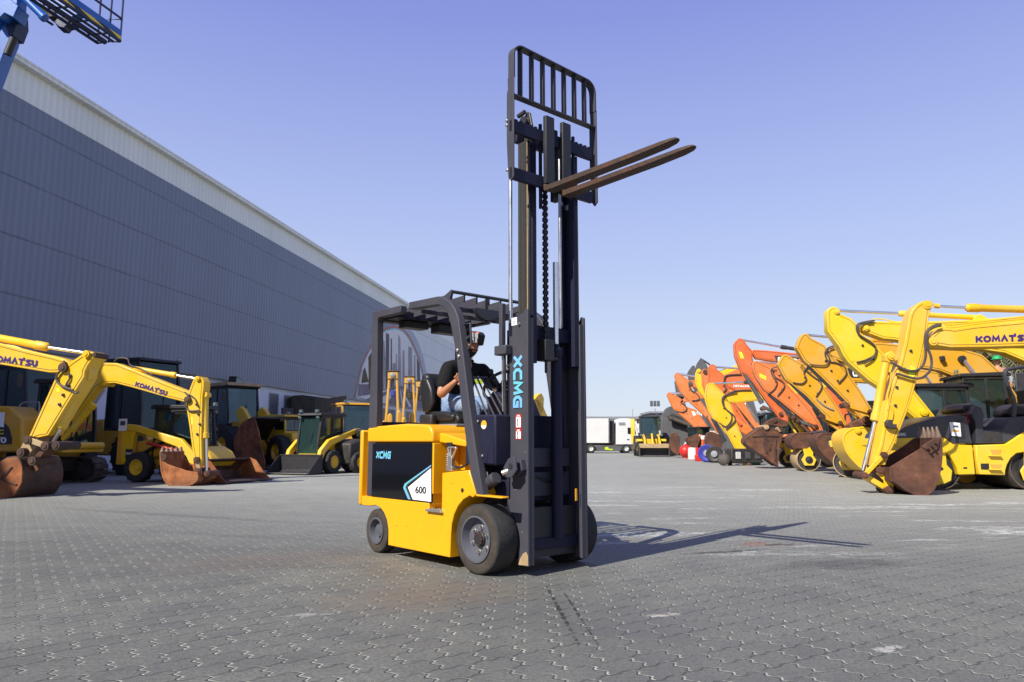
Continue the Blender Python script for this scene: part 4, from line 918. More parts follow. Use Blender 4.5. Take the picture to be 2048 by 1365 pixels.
# hoses across the mast foot
MB().tube(smooth_path([(.13, -.26, .74), (.15, -.1, .76), (.16, .03, .72), (.15, .17, .73), (.14, .26, .80)], 5), .012, 8).build('hydraulic_hose', 'black_plastic', R)
MB().box(.30, .305, .205, .225, .56, .66).build('label', 'sticker_orange', R)
# carriage, backrest and forks
cz = -.055
mb = MB(); mb.box(.335, .375, cz - .505, cz + .455, 3.57, 3.675)
mb.box(.335, .375, cz - .505, cz + .455, 3.17, 3.27)
for s_ in (-1, 1): mb.box(.315, .34, s_ * .20 - .012, s_ * .20 + .012, 3.0, 3.75)
for k in range(5):
    mb.box(.34, .374, cz - .47 + k * .055, cz - .44 + k * .055, 3.675, 3.688); mb.box(.34, .374, cz + .19 + k * .055, cz + .22 + k * .055, 3.675, 3.688)
car = mb.build('fork_carriage', 'fork_navy', R, .004)
mb = MB()
for s_, v0, v1 in ((-1, -.560, -.548), (1, .438, .450)):
    MB().xz([(.305, 3.92), (.320, 3.95), (.315, 4.05), (.392, 4.05), (.392, 3.18), (.355, 3.15), (.325, 3.19), (.305, 3.5)], v0, v1).build('backrest_side', 'fork_charcoal', R, .003)
path = [(-.554, 4.04), (-.554, 4.245)] + [(-.454 - .10 * math.cos(rad(a)), 4.245 + .10 * math.sin(rad(a))) for a in (15, 30, 45, 60, 75, 90)] + [(.334 + .11 * math.sin(rad(a)), 4.21 + .11 * math.cos(rad(a))) for a in (0, 15, 30, 45, 60, 75, 90)] + [(.444, 4.04)]
A = [Vector((.318, y, z)) for y, z in path]
def inset(P_, d):
    out = []
    for i in range(len(P_)):
        a = P_[max(i - 1, 0)]; b2 = P_[min(i + 1, len(P_) - 1)]; t_ = Vector((0, b2[0] - a[0], b2[1] - a[1])).normalized(); out.append((P_[i][0] + t_.z * d, P_[i][1] - t_.y * d))
    return out
pin_ = inset(path, .012)
loop = path + pin_[::-1]
fr_ = MB().yz(loop, .318, .392).build('backrest_frame', 'fork_charcoal', R, .0)
mb = MB(); mb.box(.322, .388, -.546, .436, 3.885, 3.897); mb.build('backrest_rail', 'fork_charcoal', R)
for k in range(7):
    y = -.462 + k * .1295
    mb = MB(); zt_ = 4.334 - (y + .554) * .025; mb.box(.335, .375, y - .005, y + .005, 3.898, zt_); mb.box(.369, .375, y - .005, y + .018, 3.898, zt_); mb.build('backrest_bar', 'fork_charcoal', R)
for (x, y) in ((1013, 242), (1013, 251), (1014, 341)):
    c = F.P(x + 1, y, -.56); MB().lathe(c, (0, -1, 0), [(0, .014), (.008, .014), (.014, .008), (.015, .001)], 10).build('bolt', 'zinc', R)
for v in (-.165, .035):
    m_ = MB(); m_.box(.378, .416, v - .05, v + .05, 3.20, 3.80)
    o = m_.build('fork', 'black_steel', R, .004)
    st_ = [(.378, 3.198, 3.155, .05), (.395, 3.198, 3.135, .05), (.43, 3.182, 3.135, .05), (1.35, 3.188, 3.150, .05), (1.60, 3.190, 3.160, .048), (1.68, 3.191, 3.168, .040), (1.71, 3.190, 3.175, .028), (1.722, 3.186, 3.178, .012)]
    m_ = MB(); rings_ = [[m_.bm.verts.new((x, v - w_, zt_)), m_.bm.verts.new((x, v + w_, zt_)), m_.bm.verts.new((x, v + w_, zb_)), m_.bm.verts.new((x, v - w_, zb_))] for x, zt_, zb_, w_ in st_]
    for a, b2 in zip(rings_, rings_[1:]):
        for k in range(4): m_._f([a[k], a[(k + 1) % 4], b2[(k + 1) % 4], b2[k]])
    m_._f(rings_[0]); m_._f(rings_[-1]); m_.build('fork_blade', 'fork_rust', o, .003)
mb = MB(); mb.cyl((.30, -.02, 3.60), (.30, .0, 3.60), .05); mb.box(.29, .33, -.05, .01, 3.1, 3.75); mb.build('hose_carrier', 'black_steel', R, .004)
tp = F.P(1050, 232, -.25)
mb = MB(); mb.xz([(.16, 3.60), (.16, 3.86), (.20, 3.90), (.23, 3.88), (.29, 3.62)], -.235, -.215); mb.build('chain_pulley_bracket', 'greasy_steel', R, .004)
MB().lathe((.19, -.28, 3.80), (0, 1, 0), [(0, .045), (.008, .045), (.01, .036), (.03, .036), (.032, .045), (.04, .045)], 20).build('pulley', 'black_steel', R)
MB().tube([(.12, -.27, 3.87), (.20, -.26, 3.89)], .02, 8).build('hose_clamp', 'dark_iron', R)

# ------------------------------------------------------------------ the driver (same frame as the truck)
def skin(nodes, edges, levels=2):
    """nodes: list of (co, r) ; returns an evaluated mesh"""
    me = bpy.data.meshes.new('sk'); me.from_pydata([n[0] for n in nodes], edges, [])
    o = bpy.data.objects.new('sk', me); C.objects.link(o)
    sm = o.modifiers.new('s', 'SKIN'); sm.use_smooth_shade = True; sm.branch_smoothing = .6
    for i, n in enumerate(nodes):
        r = n[1]; r = r if isinstance(r, tuple) else (r, r)
        me.skin_vertices[0].data[i].radius = r; me.skin_vertices[0].data[i].use_root = (i == 0)
    ss = o.modifiers.new('u', 'SUBSURF'); ss.levels = levels; ss.render_levels = levels
    bpy.context.view_layer.update(); dg = bpy.context.evaluated_depsgraph_get()
    out = bpy.data.meshes.new_from_object(o.evaluated_get(dg)); bpy.data.objects.remove(o); return out
def merge(meshes, name, mat, parent):
    bm = bmesh.new()
    for me in meshes: bm.from_mesh(me)
    bmesh.ops.recalc_face_normals(bm, faces=bm.faces)
    me = bpy.data.meshes.new(name); bm.to_mesh(me); bm.free(); me.materials.clear(); me.materials.append(MATS[mat])
    for p in me.polygons: p.use_smooth = True; p.material_index = 0
    o = bpy.data.objects.new(name, me); C.objects.link(o); o.parent = parent; return o
man = thing('person', 'bearded man in a black polo shirt and blue jeans sitting at the forklift controls', 'person', F.o, FA)
HIP = Vector((-1.07, 0, 1.40)); V3 = Vector
shR, elR, wrR = V3((-.98, -.19, 1.755)), V3((-.915, -.325, 1.47)), V3((-.775, -.30, 1.57))
shL, elL, wrL = V3((-.96, .20, 1.765)), V3((-.78, .30, 1.50)), V3((-.56, .13, 1.55))
kR, aR = V3((-.61, -.17, 1.385)), V3((-.56, -.17, .97)); kL, aL_ = V3((-.60, .15, 1.40)), V3((-.50, .15, .99))
haR = wrR + V3((.055, .02, .045)); haL = wrL + V3((.06, -.03, .04))
body = skin([(HIP, (.13, .10)), (V3((-1.06, 0, 1.52)), (.135, .105)), (V3((-1.02, 0, 1.65)), (.14, .10)), (V3((-.98, 0, 1.74)), (.105, .075)), (V3((-.95, 0, 1.83)), .058), (V3((-.925, 0, 1.885)), .052),
    (shR, .052), (elR, .044), ((elR + wrR) / 2 + V3((-.01, 0, .0)), .042), (wrR, .028), (haR, (.038, .02)),
    (shL, .052), (elL, .044), ((elL + wrL) / 2, .040), (wrL, .028), (haL, (.038, .02)),
    (HIP + V3((.08, -.09, -.02)), .09), (kR, .062), (aR, .042), (aR + V3((.0, 0, -.12)), .04), (HIP + V3((.08, .09, -.02)), .09), (kL, .062), (aL_, .042), (aL_ + V3((0, 0, -.12)), .04)],
    [(0, 1), (1, 2), (2, 3), (3, 4), (4, 5), (3, 6), (6, 7), (7, 8), (8, 9), (9, 10), (3, 11), (11, 12), (12, 13), (13, 14), (14, 15), (0, 16), (16, 17), (17, 18), (18, 19), (0, 20), (20, 21), (21, 22), (22, 23)])
parts = [body]
# head: shaped lathe-like lattice
def head_mesh(c, yaw, pitch):
    bm = bmesh.new(); n, m_ = 28, 20; rows = []
    for j in range(m_ + 1):
        th = PI * j / m_; z = math.cos(th); rr = math.sin(th)
        row = []
        for i in range(n):
            a = 2 * PI * i / n; x, y = math.cos(a) * rr, math.sin(a) * rr
            X = x * .098; Y = y * .076; Z = z * .118
            if z < 0: Y *= 1 + .18 * z; X *= 1 + (.10 * z if x > 0 else .32 * z)
            if x > .2:      # face
                f_ = max(0, 1 - (y / .22) ** 2) if abs(y) < .22 else 0
                X += .024 * f_ * math.exp(-((z + .16) / .14) ** 2) * (1 if z > -.3 else .5)          # nose
                X += .008 * math.exp(-((z + .42) / .07) ** 2) * max(0, 1 - (y / .35) ** 2)           # lips
                X += .012 * math.exp(-((z + .72) / .14) ** 2) * max(0, 1 - (y / .4) ** 2)            # chin
                e_ = math.exp(-((abs(y) - .36) / .13) ** 2 - ((z - .03) / .09) ** 2); X -= .013 * e_  # sockets
                X += .006 * math.exp(-((z - .17) / .06) ** 2)                                        # brow
            row.append(bm.verts.new((X, Y, Z)))
        rows.append(row)
    for a, b2 in zip(rows, rows[1:]):
        for i in range(n): 
            try: bm.faces.new([a[i], a[(i + 1) % n], b2[(i + 1) % n], b2[i]])
            except ValueError: pass
    bmesh.ops.remove_doubles(bm, verts=bm.verts, dist=1e-5)
    bmesh.ops.rotate(bm, verts=bm.verts, cent=(0, 0, 0), matrix=Matrix.Rotation(yaw, 3, 'Z') @ Matrix.Rotation(pitch, 3, 'Y'))
    bmesh.ops.translate(bm, verts=bm.verts, vec=c)
    me = bpy.data.meshes.new('h'); bm.to_mesh(me); bm.free(); return me
HC = V3((-.885, 0, 1.975)); YAW = rad(-4); HM = Matrix.Translation(HC) @ Matrix.Rotation(YAW, 4, 'Z') @ Matrix.Rotation(rad(8), 4, 'Y')
parts.append(head_mesh(HC, YAW, rad(8)))
def fingers(base, dirv, side_, curl, up):
    """five digits rooted in the palm"""
    out = []; dirv = dirv.normalized(); side_ = side_.normalized(); up = up.normalized()
    for k, (off, L) in enumerate(((-.030, .062), (-.010, .074), (.010, .070), (.029, .056))):
        p = base + side_ * off; q1 = p + dirv * L * .45; d2 = (dirv * math.cos(curl) + up * -math.sin(curl)); q2 = q1 + d2 * L * .4; d3 = (dirv * math.cos(curl * 2) + up * -math.sin(curl * 2)); q3 = q2 + d3 * L * .32
        out.append(skin([(p - dirv * .03, .0095), (p, .0095), (q1, .0088), (q2, .008), (q3, .0068)], [(0, 1), (1, 2), (2, 3), (3, 4)], 1))
    t0 = base - dirv * .045 + side_ * -.030; t1 = t0 + (dirv * .6 - side_ * .6 - up * .5).normalized() * .038; t2 = t1 + (dirv * .9 - up * .5 + side_ * .1).normalized() * .03
    out.append(skin([(t0, .012), (t1, .010), (t2, .0075)], [(0, 1), (1, 2)], 1)); return out
dR = (haR - wrR); parts += fingers(haR + dR.normalized() * .02, dR, V3((.35, .6, .3)).cross(V3((0, 0, 1))).cross(dR), .9, V3((-.2, 1, .2)))
dL = (haL - wrL); parts += fingers(haL + dL.normalized() * .015, dL, V3((0, 1, 0)), .8, V3((0, 0, 1)))
for s_ in (-1, 1):      # ears
    e = MB(); e.ball((0, 0, 0), .03, 10, sc=(.55, .3, 1)); me = bpy.data.meshes.new('e'); e.bm.to_mesh(me); e.bm.free()
    me.transform(HM @ Matrix.Translation((-.005, s_ * .077, -.01))); parts.append(me)
bd = merge(parts, 'body', 'skin', man)
# clothing as slightly larger shells
shirt = skin([(HIP + V3((0, 0, -.03)), (.150, .118)), (V3((-1.065, 0, 1.52)), (.155, .125)), (V3((-1.02, 0, 1.67)), (.185, .142)), (V3((-.985, 0, 1.755)), (.175, .13)), (V3((-.958, 0, 1.820)), (.088, .078)),
    (shR, .090), ((shR * .42 + elR * .58), .068), (shL, .090), ((shL * .42 + elL * .58), .068), ((shR * .2 + elR * .8), .064), ((shL * .2 + elL * .8), .064)],
    [(0, 1), (1, 2), (2, 3), (3, 4), (3, 5), (5, 6), (6, 9), (3, 7), (7, 8), (8, 10)])
sh = merge([shirt], 'polo_shirt', 'polo_black', bd)
col = MB(); col.tube([V3((-.95, 0, 1.835)) + V3((math.cos(a) * .068, math.sin(a) * .066, -.018 * math.cos(a))) for a in [rad(30 + 300 * k / 16) for k in range(17)]], .013, 6); col.build('collar', 'polo_black', sh)
mb = MB(); p_ = V3((-.845, -.02, 1.60)); mb.prism([V3((-.846, .02, 1.60)), V3((-.846, .12, 1.60)), V3((-.862, .12, 1.645)), V3((-.862, .02, 1.645))], [V3((-.838, .02, 1.60)), V3((-.838, .12, 1.60)), V3((-.854, .12, 1.645)), V3((-.854, .02, 1.645))]); mb.build('chest_badge', 'hivis', sh)
jn_ = skin([(HIP + V3((0, 0, -.01)), (.150, .115)), (HIP + V3((.10, -.095, .0)), .100), ((HIP + V3((.08, -.09, 0))) * .4 + kR * .6, .086), (kR, .076), (kR * .5 + aR * .5, .066), (aR, .060), (HIP + V3((.10, .095, 0)), .100), ((HIP + V3((.08, .09, 0))) * .4 + kL * .6, .086), (kL, .076), (kL * .5 + aL_ * .5, .066), (aL_, .060)],
    [(0, 1), (1, 2), (2, 3), (3, 4), (4, 5), (0, 6), (6, 7), (7, 8), (8, 9), (9, 10)])
merge([jn_], 'jeans', 'denim', bd)
for a in (aR, aL_):
    m_ = MB(); m_.xz([(a.x - .05, a.z - .11), (a.x - .06, a.z - .20), (a.x + .20, a.z - .20), (a.x + .19, a.z - .15), (a.x + .06, a.z - .11)], a.y - .045, a.y + .045); m_.build('shoe', 'black_plastic', bd, .015)
# hair: cap of hair and beard as thickened parts of the head surface
def head_shell(name, test, off):
    hm = head_mesh(V3((0, 0, 0)), 0, 0); bm = bmesh.new(); bm.from_mesh(hm)
    bmesh.ops.subdivide_edges(bm, edges=bm.edges, cuts=1, use_grid_fill=True)
    bmesh.ops.delete(bm, geom=[f for f in bm.faces if not test(f.calc_center_median())], context='FACES')
    bm.normal_update()
    for v in bm.verts: v.co = v.co * (1 + off) + V3((random.uniform(-1, 1), random.uniform(-1, 1), random.uniform(-1, 1))) * .0012
    me = bpy.data.meshes.new(name); bm.to_mesh(me); bm.free(); me.transform(HM); me.materials.append(MATS['hair'])
    for p in me.polygons: p.use_smooth = True
    o = bpy.data.objects.new(name, me); C.objects.link(o); o.parent = bd
head_shell('hair', lambda c: c.z > .062 or (c.x < .02 and c.z > -.045), .06)
head_shell('beard', lambda c: c.z < -.038 and c.x > -.005 and not (abs(c.y) < .026 and -.062 < c.z < -.045), .05)
head_shell('eyebrows', lambda c: c.x > .07 and .014 < c.z < .024 and .012 < abs(c.y) < .045, .035)
# ================================================================== yard machines
def gxy(px, py): g = G(px, py); return g.x, g.y
def add_tracks(r, a0, a1, b, w=.5, h=.75, mat='track_iron', z=0.0):
    """one crawler: belt of shoes around a frame"""
    R_ = h / 2; path = []
    for k in range(9): t = PI / 2 + PI * k / 8; path.append((a0 + R_ + R_ * math.cos(t), R_ + R_ * math.sin(t)))
    for k in range(9): t = -PI / 2 + PI * k / 8; path.append((a1 - R_ + R_ * math.cos(t), R_ + R_ * math.sin(t)))
    m = MB(); L = path + [path[0]]
    # resample evenly
    seg = []; tot = 0
    for p, q in zip(L, L[1:]): d = math.hypot(q[0] - p[0], q[1] - p[1]); seg.append((p, q, tot, d)); tot += d
    n = int(tot / .17); 
    for k in range(n):
        s = tot * k / n
        for p, q, t0, d in seg:
            if t0 <= s < t0 + d + 1e-9:
                f = (s - t0) / d; x, zz = p[0] + (q[0] - p[0]) * f, p[1] + (q[1] - p[1]) * f; dx, dz = (q[0] - p[0]) / d, (q[1] - p[1]) / d; break
        X = Vector((x, b, zz)); u = Vector((dx, 0, dz)); v = Vector((0, 1, 0)); nn = Vector((dz, 0, -dx))
        M = Matrix((( u.x, v.x, nn.x, X.x), (u.y, v.y, nn.y, X.y), (u.z, v.z, nn.z, X.z), (0, 0, 0, 1)))
        m.box(-.072, .072, -w / 2, w / 2, -.03, .0, None, M); m.box(-.01, .015, -w / 2, w / 2, -.052, -.03, None, M); m.box(-.05, -.035, -w / 2, w / 2, -.045, -.03, None, M)
    o = m.build('track', mat, r.root)
    f = MB(); f.box(a0 + R_, a1 - R_, b - w * .28, b + w * .28, h * .22, h * .80); 
    for a in (a0 + R_, a1 - R_): f.cyl((a, b - w * .3, R_), (a, b + w * .3, R_), R_ * .82, n=20)
    k = a0 + R_ + .35
    while k < a1 - R_ - .2: f.cyl((k, b - w * .3, .16), (k, b + w * .3, .16), .12, n=12); k += .38
    f.build('track_frame', 'dark_iron', o)
def add_cab(r, a0, a1, b0, b1, z0, z1, frame='black_steel', gl='cab_glass', slope=.12, guard=False, name='cab', rails=True, parent=None):
    """glazed cab: corner posts, roof, sill, panes as parts; front is at a1"""
    rt = parent or r.root
    fa = a1 + slope * (z1 - z0)
    prof = [(a0, z0), (fa, z0), (fa, z0 + (z1 - z0) * .3), (a1, z1 - .06), (a0 + .05, z1 - .06)]
    m = MB(); t = .07
    for b in (b0, b1 - t):
        P_ = prof; Q = [(p[0] + (a0 + fa) / 2 * 0, p[1]) for p in P_]
        for p, q in zip(P_, P_[1:] + P_[:1]):
            d = Vector((q[0] - p[0], 0, q[1] - p[1])); nrm = Vector((-d.z, 0, d.x)).normalized() * t
            m.prism([Vector((p[0], b, p[1])), Vector((q[0], b, q[1])), Vector((q[0], b, q[1])) + nrm, Vector((p[0], b, p[1])) + nrm], [Vector((p[0], b + t, p[1])), Vector((q[0], b + t, q[1])), Vector((q[0], b + t, q[1])) + nrm, Vector((p[0], b + t, p[1])) + nrm])
        am = a0 + (a1 - a0) * .45; m.box(am, am + t, b + .003, b + t - .003, z0 + .02, z1 - .08)
    m.box(a0, fa, b0, b1, z0 - .05, z0 + .02)
    o = m.build(name, frame, rt, .006)
    MB().xz([(a0 - .08, z1 - .06), (a1 + .12, z1 - .06), (a1 + .08, z1 + .03), (a0, z1 + .06), (a0 - .08, z1 + .02)], b0 - .04, b1 + .04).build('cab_roof', frame, o, .02)
    e = .02
    for b in (b0 + .03, b1 - .04): MB().xz([(p[0], p[1]) for p in prof], b, b + .008).build('window', gl, o)
    MB().prism([Vector((fa - .02, b0 + t, z0 + .05)), Vector((fa - .02, b1 - t, z0 + .05)), Vector((a1 - .02, b1 - t, z1 - .1)), Vector((a1 - .02, b0 + t, z1 - .1))], [Vector((fa - .03, b0 + t, z0 + .05)), Vector((fa - .03, b1 - t, z0 + .05)), Vector((a1 - .03, b1 - t, z1 - .1)), Vector((a1 - .03, b0 + t, z1 - .1))]).build('windscreen', gl, o)
    MB().box(a0 + .02, a0 + .03, b0 + t, b1 - t, z0 + .05, z1 - .1).build('rear_window', gl, o)
    s_ = MB(); am = (a0 + a1) / 2; bm = (b0 + b1) / 2; s_.box(am - .25, am + .2, bm - .24, bm + .24, z0 + .02, z0 + .45); s_.xz([(am - .3, z0 + .4), (am - .15, z0 + .4), (am - .25, z0 + 1.0), (am - .38, z0 + .98)], bm - .24, bm + .24); s_.cyl((fa - .3, bm, z0), (fa - .38, bm, z0 + .62), .04, n=8)
    s_.build('seat', 'black_vinyl', o, .03)
    for b in (b0 + .12, b1 - .12): MB().box(a1 + .06, a1 + .15, b - .06, b + .06, z1 + .04, z1 + .14).build('work_lamp', 'clear_lens', o, .02)
    MB().tube([(fa - .05, (b0 + b1) / 2, z0 + .1), (fa + (a1 - fa) * .55 + .01, (b0 + b1) / 2 + .18, z0 + (z1 - z0) * .55)], .012, 6).build('wiper', 'black_steel', o)
    m9 = MB(); m9.tube([(a1 + .02, b0 - .02, z0 + (z1 - z0) * .8), (a1 + .14, b0 - .16, z0 + (z1 - z0) * .8)], .012, 6); m9.box(a1 + .12, a1 + .16, b0 - .28, b0 - .12, z0 + (z1 - z0) * .62, z0 + (z1 - z0) * .84); m9.build('mirror', 'black_plastic', o, .01)
    if guard:
        g = MB(); n = 12
        for k in range(n + 1):
            f = k / n; g.tube([(fa + .06, b0 + (b1 - b0) * f, z0 + .05), (a1 + .08, b0 + (b1 - b0) * f, z1 - .05)], .007, 5)
        for k in range(14): f = k / 13; a_ = fa + .06 + (a1 - fa + .02) * f; zz = z0 + .05 + (z1 - z0 - .1) * f; g.tube([(a_, b0, zz), (a_, b1, zz)], .007, 5)
        g.build('mesh_guard', frame, o)
    return o
def digger_body(r, ac, mat, s=1.0, cabside=1, tracks=True, cab=True, cabz=None):
    """crawler undercarriage, slewing upper body with counterweight, cab on its left"""
    if tracks:
        for b in (-1.1 * s, 1.1 * s): add_tracks(r, ac - 1.9 * s, ac + 1.9 * s, b, .55 * s, .85 * s)
        MB().box(ac - .9 * s, ac + .9 * s, -.83 * s, .83 * s, .35 * s, .8 * s).build('carbody', 'dark_iron', r.root)
    MB().cyl((ac, 0, .8 * s), (ac, 0, 1.0 * s), .55 * s, n=28).build('slew_ring', 'dark_iron', r.root)
    z0, z1 = 1.0 * s, 2.05 * s
    prof = [(ac + 1.3 * s, z0), (ac + 1.3 * s, z0 + .25 * s), (ac + .5 * s, z0 + .3 * s), (ac + .4 * s, z1 - .1 * s), (ac - 1.5 * s, z1), (ac - 2.0 * s, z1 - .25 * s), (ac - 2.1 * s, z0 + .15 * s), (ac - 1.9 * s, z0)]
    h = MB(); h.xz(prof, -1.3 * s, -.3 * s if cabside > 0 else 1.3 * s) if cabside > 0 else h.xz(prof, .3 * s, 1.3 * s)
    h.xz([(ac - .7 * s, z0), (ac - .7 * s, z1 - .03), (ac - 1.5 * s, z1 - .01), (ac - 2.0 * s, z1 - .26 * s), (ac - 2.1 * s, z0 + .16 * s), (ac - 1.88 * s, z0 + .01)], *sorted((-.298 * s * cabside, 1.3 * s * cabside)))
    h.box(ac - .7 * s, ac + 1.35 * s, -.3 * s, .3 * s, z0 + .01, z0 + .5 * s)
    hb_ = h.build('upper_body', mat, r.root, .05 * s)
    for k in range(5): MB().box(ac - (1.2 - k * .16) * s, ac - (1.12 - k * .16) * s, -1.31 * s * cabside - .004, -1.31 * s * cabside + .012, z0 + .3 * s, z0 + .75 * s).build('grille_slot', 'black_steel', hb_)
    if cab: add_cab(r, ac - .6 * s, ac + .9 * s, *sorted((.35 * s * cabside, 1.28 * s * cabside)), z0 + .05, cabz or 2.95 * s, guard=False)
def auto_boom(r, jp, ac, mat, w=.42, s=1.0, rise=.7, th=.34):
    """the hidden rear part of a boom, from the joint at pixel jp to the machine"""
    j = r.P(*jp, 0); f = Vector((ac + 1.0 * s, 0, 1.35 * s)); k = Vector(((j.x * .45 + f.x * .55), 0, max(j.z, f.z) + rise))
    mid = smooth_path([j, j * .6 + k * .4 + Vector((0, 0, rise * .12)), k, f * .5 + k * .5 + Vector((-.1, 0, .15)), f], 4)
    top, bot = [], []
    for i, p in enumerate(mid):
        d = (mid[min(i + 1, len(mid) - 1)] - mid[max(i - 1, 0)]).normalized(); n = Vector((-d.z, 0, d.x)); n = n if n.z > 0 else -n
        t = th * (.35 + .9 * math.sin(PI * i / (len(mid) - 1)))
        top.append(p + n * t); bot.append(p - n * t * .7)
    L = top + bot[::-1]
    MB().prism([Vector((p.x, -w / 2, p.z)) for p in L], [Vector((p.x, w / 2, p.z)) for p in L]).build('boom', mat, r.root, .02)
    cp = k * .55 + j * .45; MB().cyl((f.x + .4, w * .75, f.z - .1), (k.x, w * .75, k.z - th * .6), .07 * s).build('boom_cylinder', mat, r.root)

RA = PI - TH     # row on the right faces the lane
def rig(label, x, y, group='excavators parked in a row along the right side'): return Rig('excavator', label, 'excavator', x, y, RA, 1, group)
S1 = lambda X, Y: (1560 + X / 3.33, 590 + Y / 3.33)
S2 = lambda X, Y: (1640 + X / 5.25, 590 + Y / 5.25)
S3 = lambda X, Y: (1840 + X / 6.5, 590 + Y / 6.5)
S4 = lambda X, Y: (1680 + X / 6.5, 800 + Y / 6.5)
S5 = lambda X, Y: (1840 + X / 6.205, 780 + Y / 6.205)
S6 = lambda X, Y: (1560 + X / 9.75, 820 + Y / 9.75)
S7 = lambda X, Y: (1320 + X / 9.75, 700 + Y / 9.75)
S8 = lambda X, Y: (1320 + X / 7.877, 820 + Y / 7.877)
S9 = lambda X, Y: (1320 + X / 4.55, 660 + Y / 4.55)
def mp_(f, L): return [f(*p) for p in L]

# ---- K: nearest excavator on the right
r = rig('yellow excavator nearest on the right with its rusty toothed bucket on the ground', 8.06, 15.5)
W_ = .42
bm_ = r.slab('boom', mp_(S3, [(88, 585), (110, 555), (170, 510), (250, 440), (330, 425), (450, 440), (700, 400), (1000, 372), (1352, 340), (2600, 300), (3600, 500), (4300, 1100), (4100, 1250), (3300, 880), (2600, 690), (1352, 665), (870, 680), (400, 685), (250, 662), (160, 650), (100, 630)]), W_, 'mach_bright')
arm = r.slab('arm', [(1819, 632), (1824, 620), (1832, 611), (1842, 604), (1855, 601), (1862, 602), (1867, 608), (1861, 621), (1858, 635), (1857, 650), (1853, 680), (1847, 710), (1839, 740), (1823, 800), (1812, 831), (1788, 891), (1780, 906), (1771, 931), (1745, 931), (1753, 911), (1760, 892), (1769, 840), (1777, 790), (1784, 770), (1791, 752), (1800, 725), (1809, 689)], W_, 'mach_bright')
r.slab('stiffener', mp_(S4, [(560, 20), (620, 0), (580, 260), (520, 600), (470, 740), (410, 860), (405, 855), (440, 640), (500, 330)]), W_ - .04, 'mach_bright', arm, bevel=.005)
for (x, y, rr) in ((1854, 610, .09), (1866, 683, .09)): r.pin('pin', x, y, rr, W_, 'mach_bright', parent=arm)
r.slab('cylinder_lug', mp_(S1, [(700, 395), (745, 370), (775, 400), (765, 440), (735, 455), (700, 440)]), .25, 'mach_bright', arm)
r.pin('pin', *S2(750, 645), .08, .3, 'mach_bright', parent=arm)
r.barrel('bucket_cylinder', S2(690, 710), S1(632, 845), .085, 'mach_bright', b=.05)
r.rod('piston_rod', S1(632, 845), S1(553, 1170), .040, 'chrome', b=.05)
r.barrel('arm_cylinder', (2140, 622), S3(597, 168), .078, 'mach_bright'); r.rod('piston_rod', S3(597, 168), S3(190, 145), .028, 'chrome'); r.rod('rod_end', S3(250, 150), S3(180, 140), .05, 'mach_bright')
r.hose('steel_pipe', mp_(S3, [(320, 385), (420, 390), (700, 360), (1352, 285), (1700, 260)]), .016, b=.15, mat='mach_bright')
r.hose('steel_pipe', mp_(S3, [(330, 420), (430, 425), (700, 385), (1352, 310), (1700, 290)]), .016, b=.0, mat='mach_bright')
r.hose('hydraulic_hose', mp_(S3, [(275, 385), (200, 395), (120, 440), (70, 520), (65, 640), (75, 760), (60, 860), (20, 940), (-60, 1000)]) + mp_(S2, [(1030, 790), (980, 800), (900, 790), (820, 750), (740, 710)]), .026, b=.26)
r.hose('hydraulic_hose', mp_(S3, [(275, 400), (190, 420), (110, 470), (80, 560), (95, 680), (140, 800), (150, 900), (120, 1000), (40, 1070)]) + mp_(S2, [(1090, 865), (1020, 880), (930, 865), (850, 840), (800, 830)]), .026, b=.28)
r.hose('steel_pipe', mp_(S2, [(800, 830), (750, 830), (735, 950), (710, 1050), (720, 1110), (765, 1220), (755, 1310)]), .015, b=.24, mat='mach_bright')
c_ = r.slab('lock_valve', mp_(S4, [(600, 290), (630, 255), (690, 265), (690, 340), (740, 310), (745, 380), (650, 370), (600, 345)]), .14, 'dark_iron', b=.26)
r.text("KOMATSU", S3(722, 622), S3(1445, 600), 13.2, 'purple_text', W_ / 2 + .001, .035)
r.slab('warning_label', mp_(S2, [(955, 740), (1035, 800), (960, 895), (925, 820)]), .004, 'sticker_yellow', arm, b=.212, bevel=0)
p1, p2, p3, p4 = S4(575, 720), S4(320, 985), S4(640, 1170), S4(525, 920)
def link(rg, nm, a, b_, wd, thick, mat, bofs=0.0, parent=None):
    P0, P1 = Vector(a), Vector(b_); d = (P1 - P0).normalized(); n = Vector((-d.y, d.x)) * wd
    L = [P0 + n, P0 - d * wd * .8 + n * .4, P0 - d * wd * .8 - n * .4, P0 - n, P1 - n, P1 + d * wd * .8 - n * .4, P1 + d * wd * .8 + n * .4, P1 + n]
    return rg.slab(nm, [tuple(p) for p in L], thick, mat, parent, b=bofs, bevel=.008)
for bo in (.24, -.24): link(r, 'rocker_link', p1, p2, 4.5, .06, 'mach_bright', bo)
for p in (p1, p2): r.pin('pin', *p, .07, .55, 'rust_brown')
link(r, 'bucket_link', p2, p3, 5, .3, 'mach_yellow')
bk = r.bucket(mp_(S4, [(650, 875), (1065, 622), (1230, 500), (1305, 485), (1318, 560), (1325, 700), (1310, 880), (1270, 1040), (1225, 1160), (1150, 1230), (1090, 1258), (1010, 1252), (930, 1210), (850, 1170), (760, 1100), (680, 1055), (655, 1045)]),
              mp_(S4, [(655, 880), (655, 1045), (680, 1055), (760, 1100), (850, 1170), (930, 1210), (1010, 1252), (1090, 1258), (1150, 1230), (1225, 1160), (1270, 1040), (1310, 880), (1325, 700), (1318, 560), (1305, 485)]), 1.12, 'rust_brown', teeth=(S4(1308, 500), S4(1282, 345)), nteeth=5, tmat='tooth_steel')
r.slab('side_cutter', mp_(S4, [(1058, 605), (1230, 495), (1312, 490), (1300, 560), (1280, 640), (1200, 690), (1120, 650)]), .03, 'rust_brown', bk, b=.585)
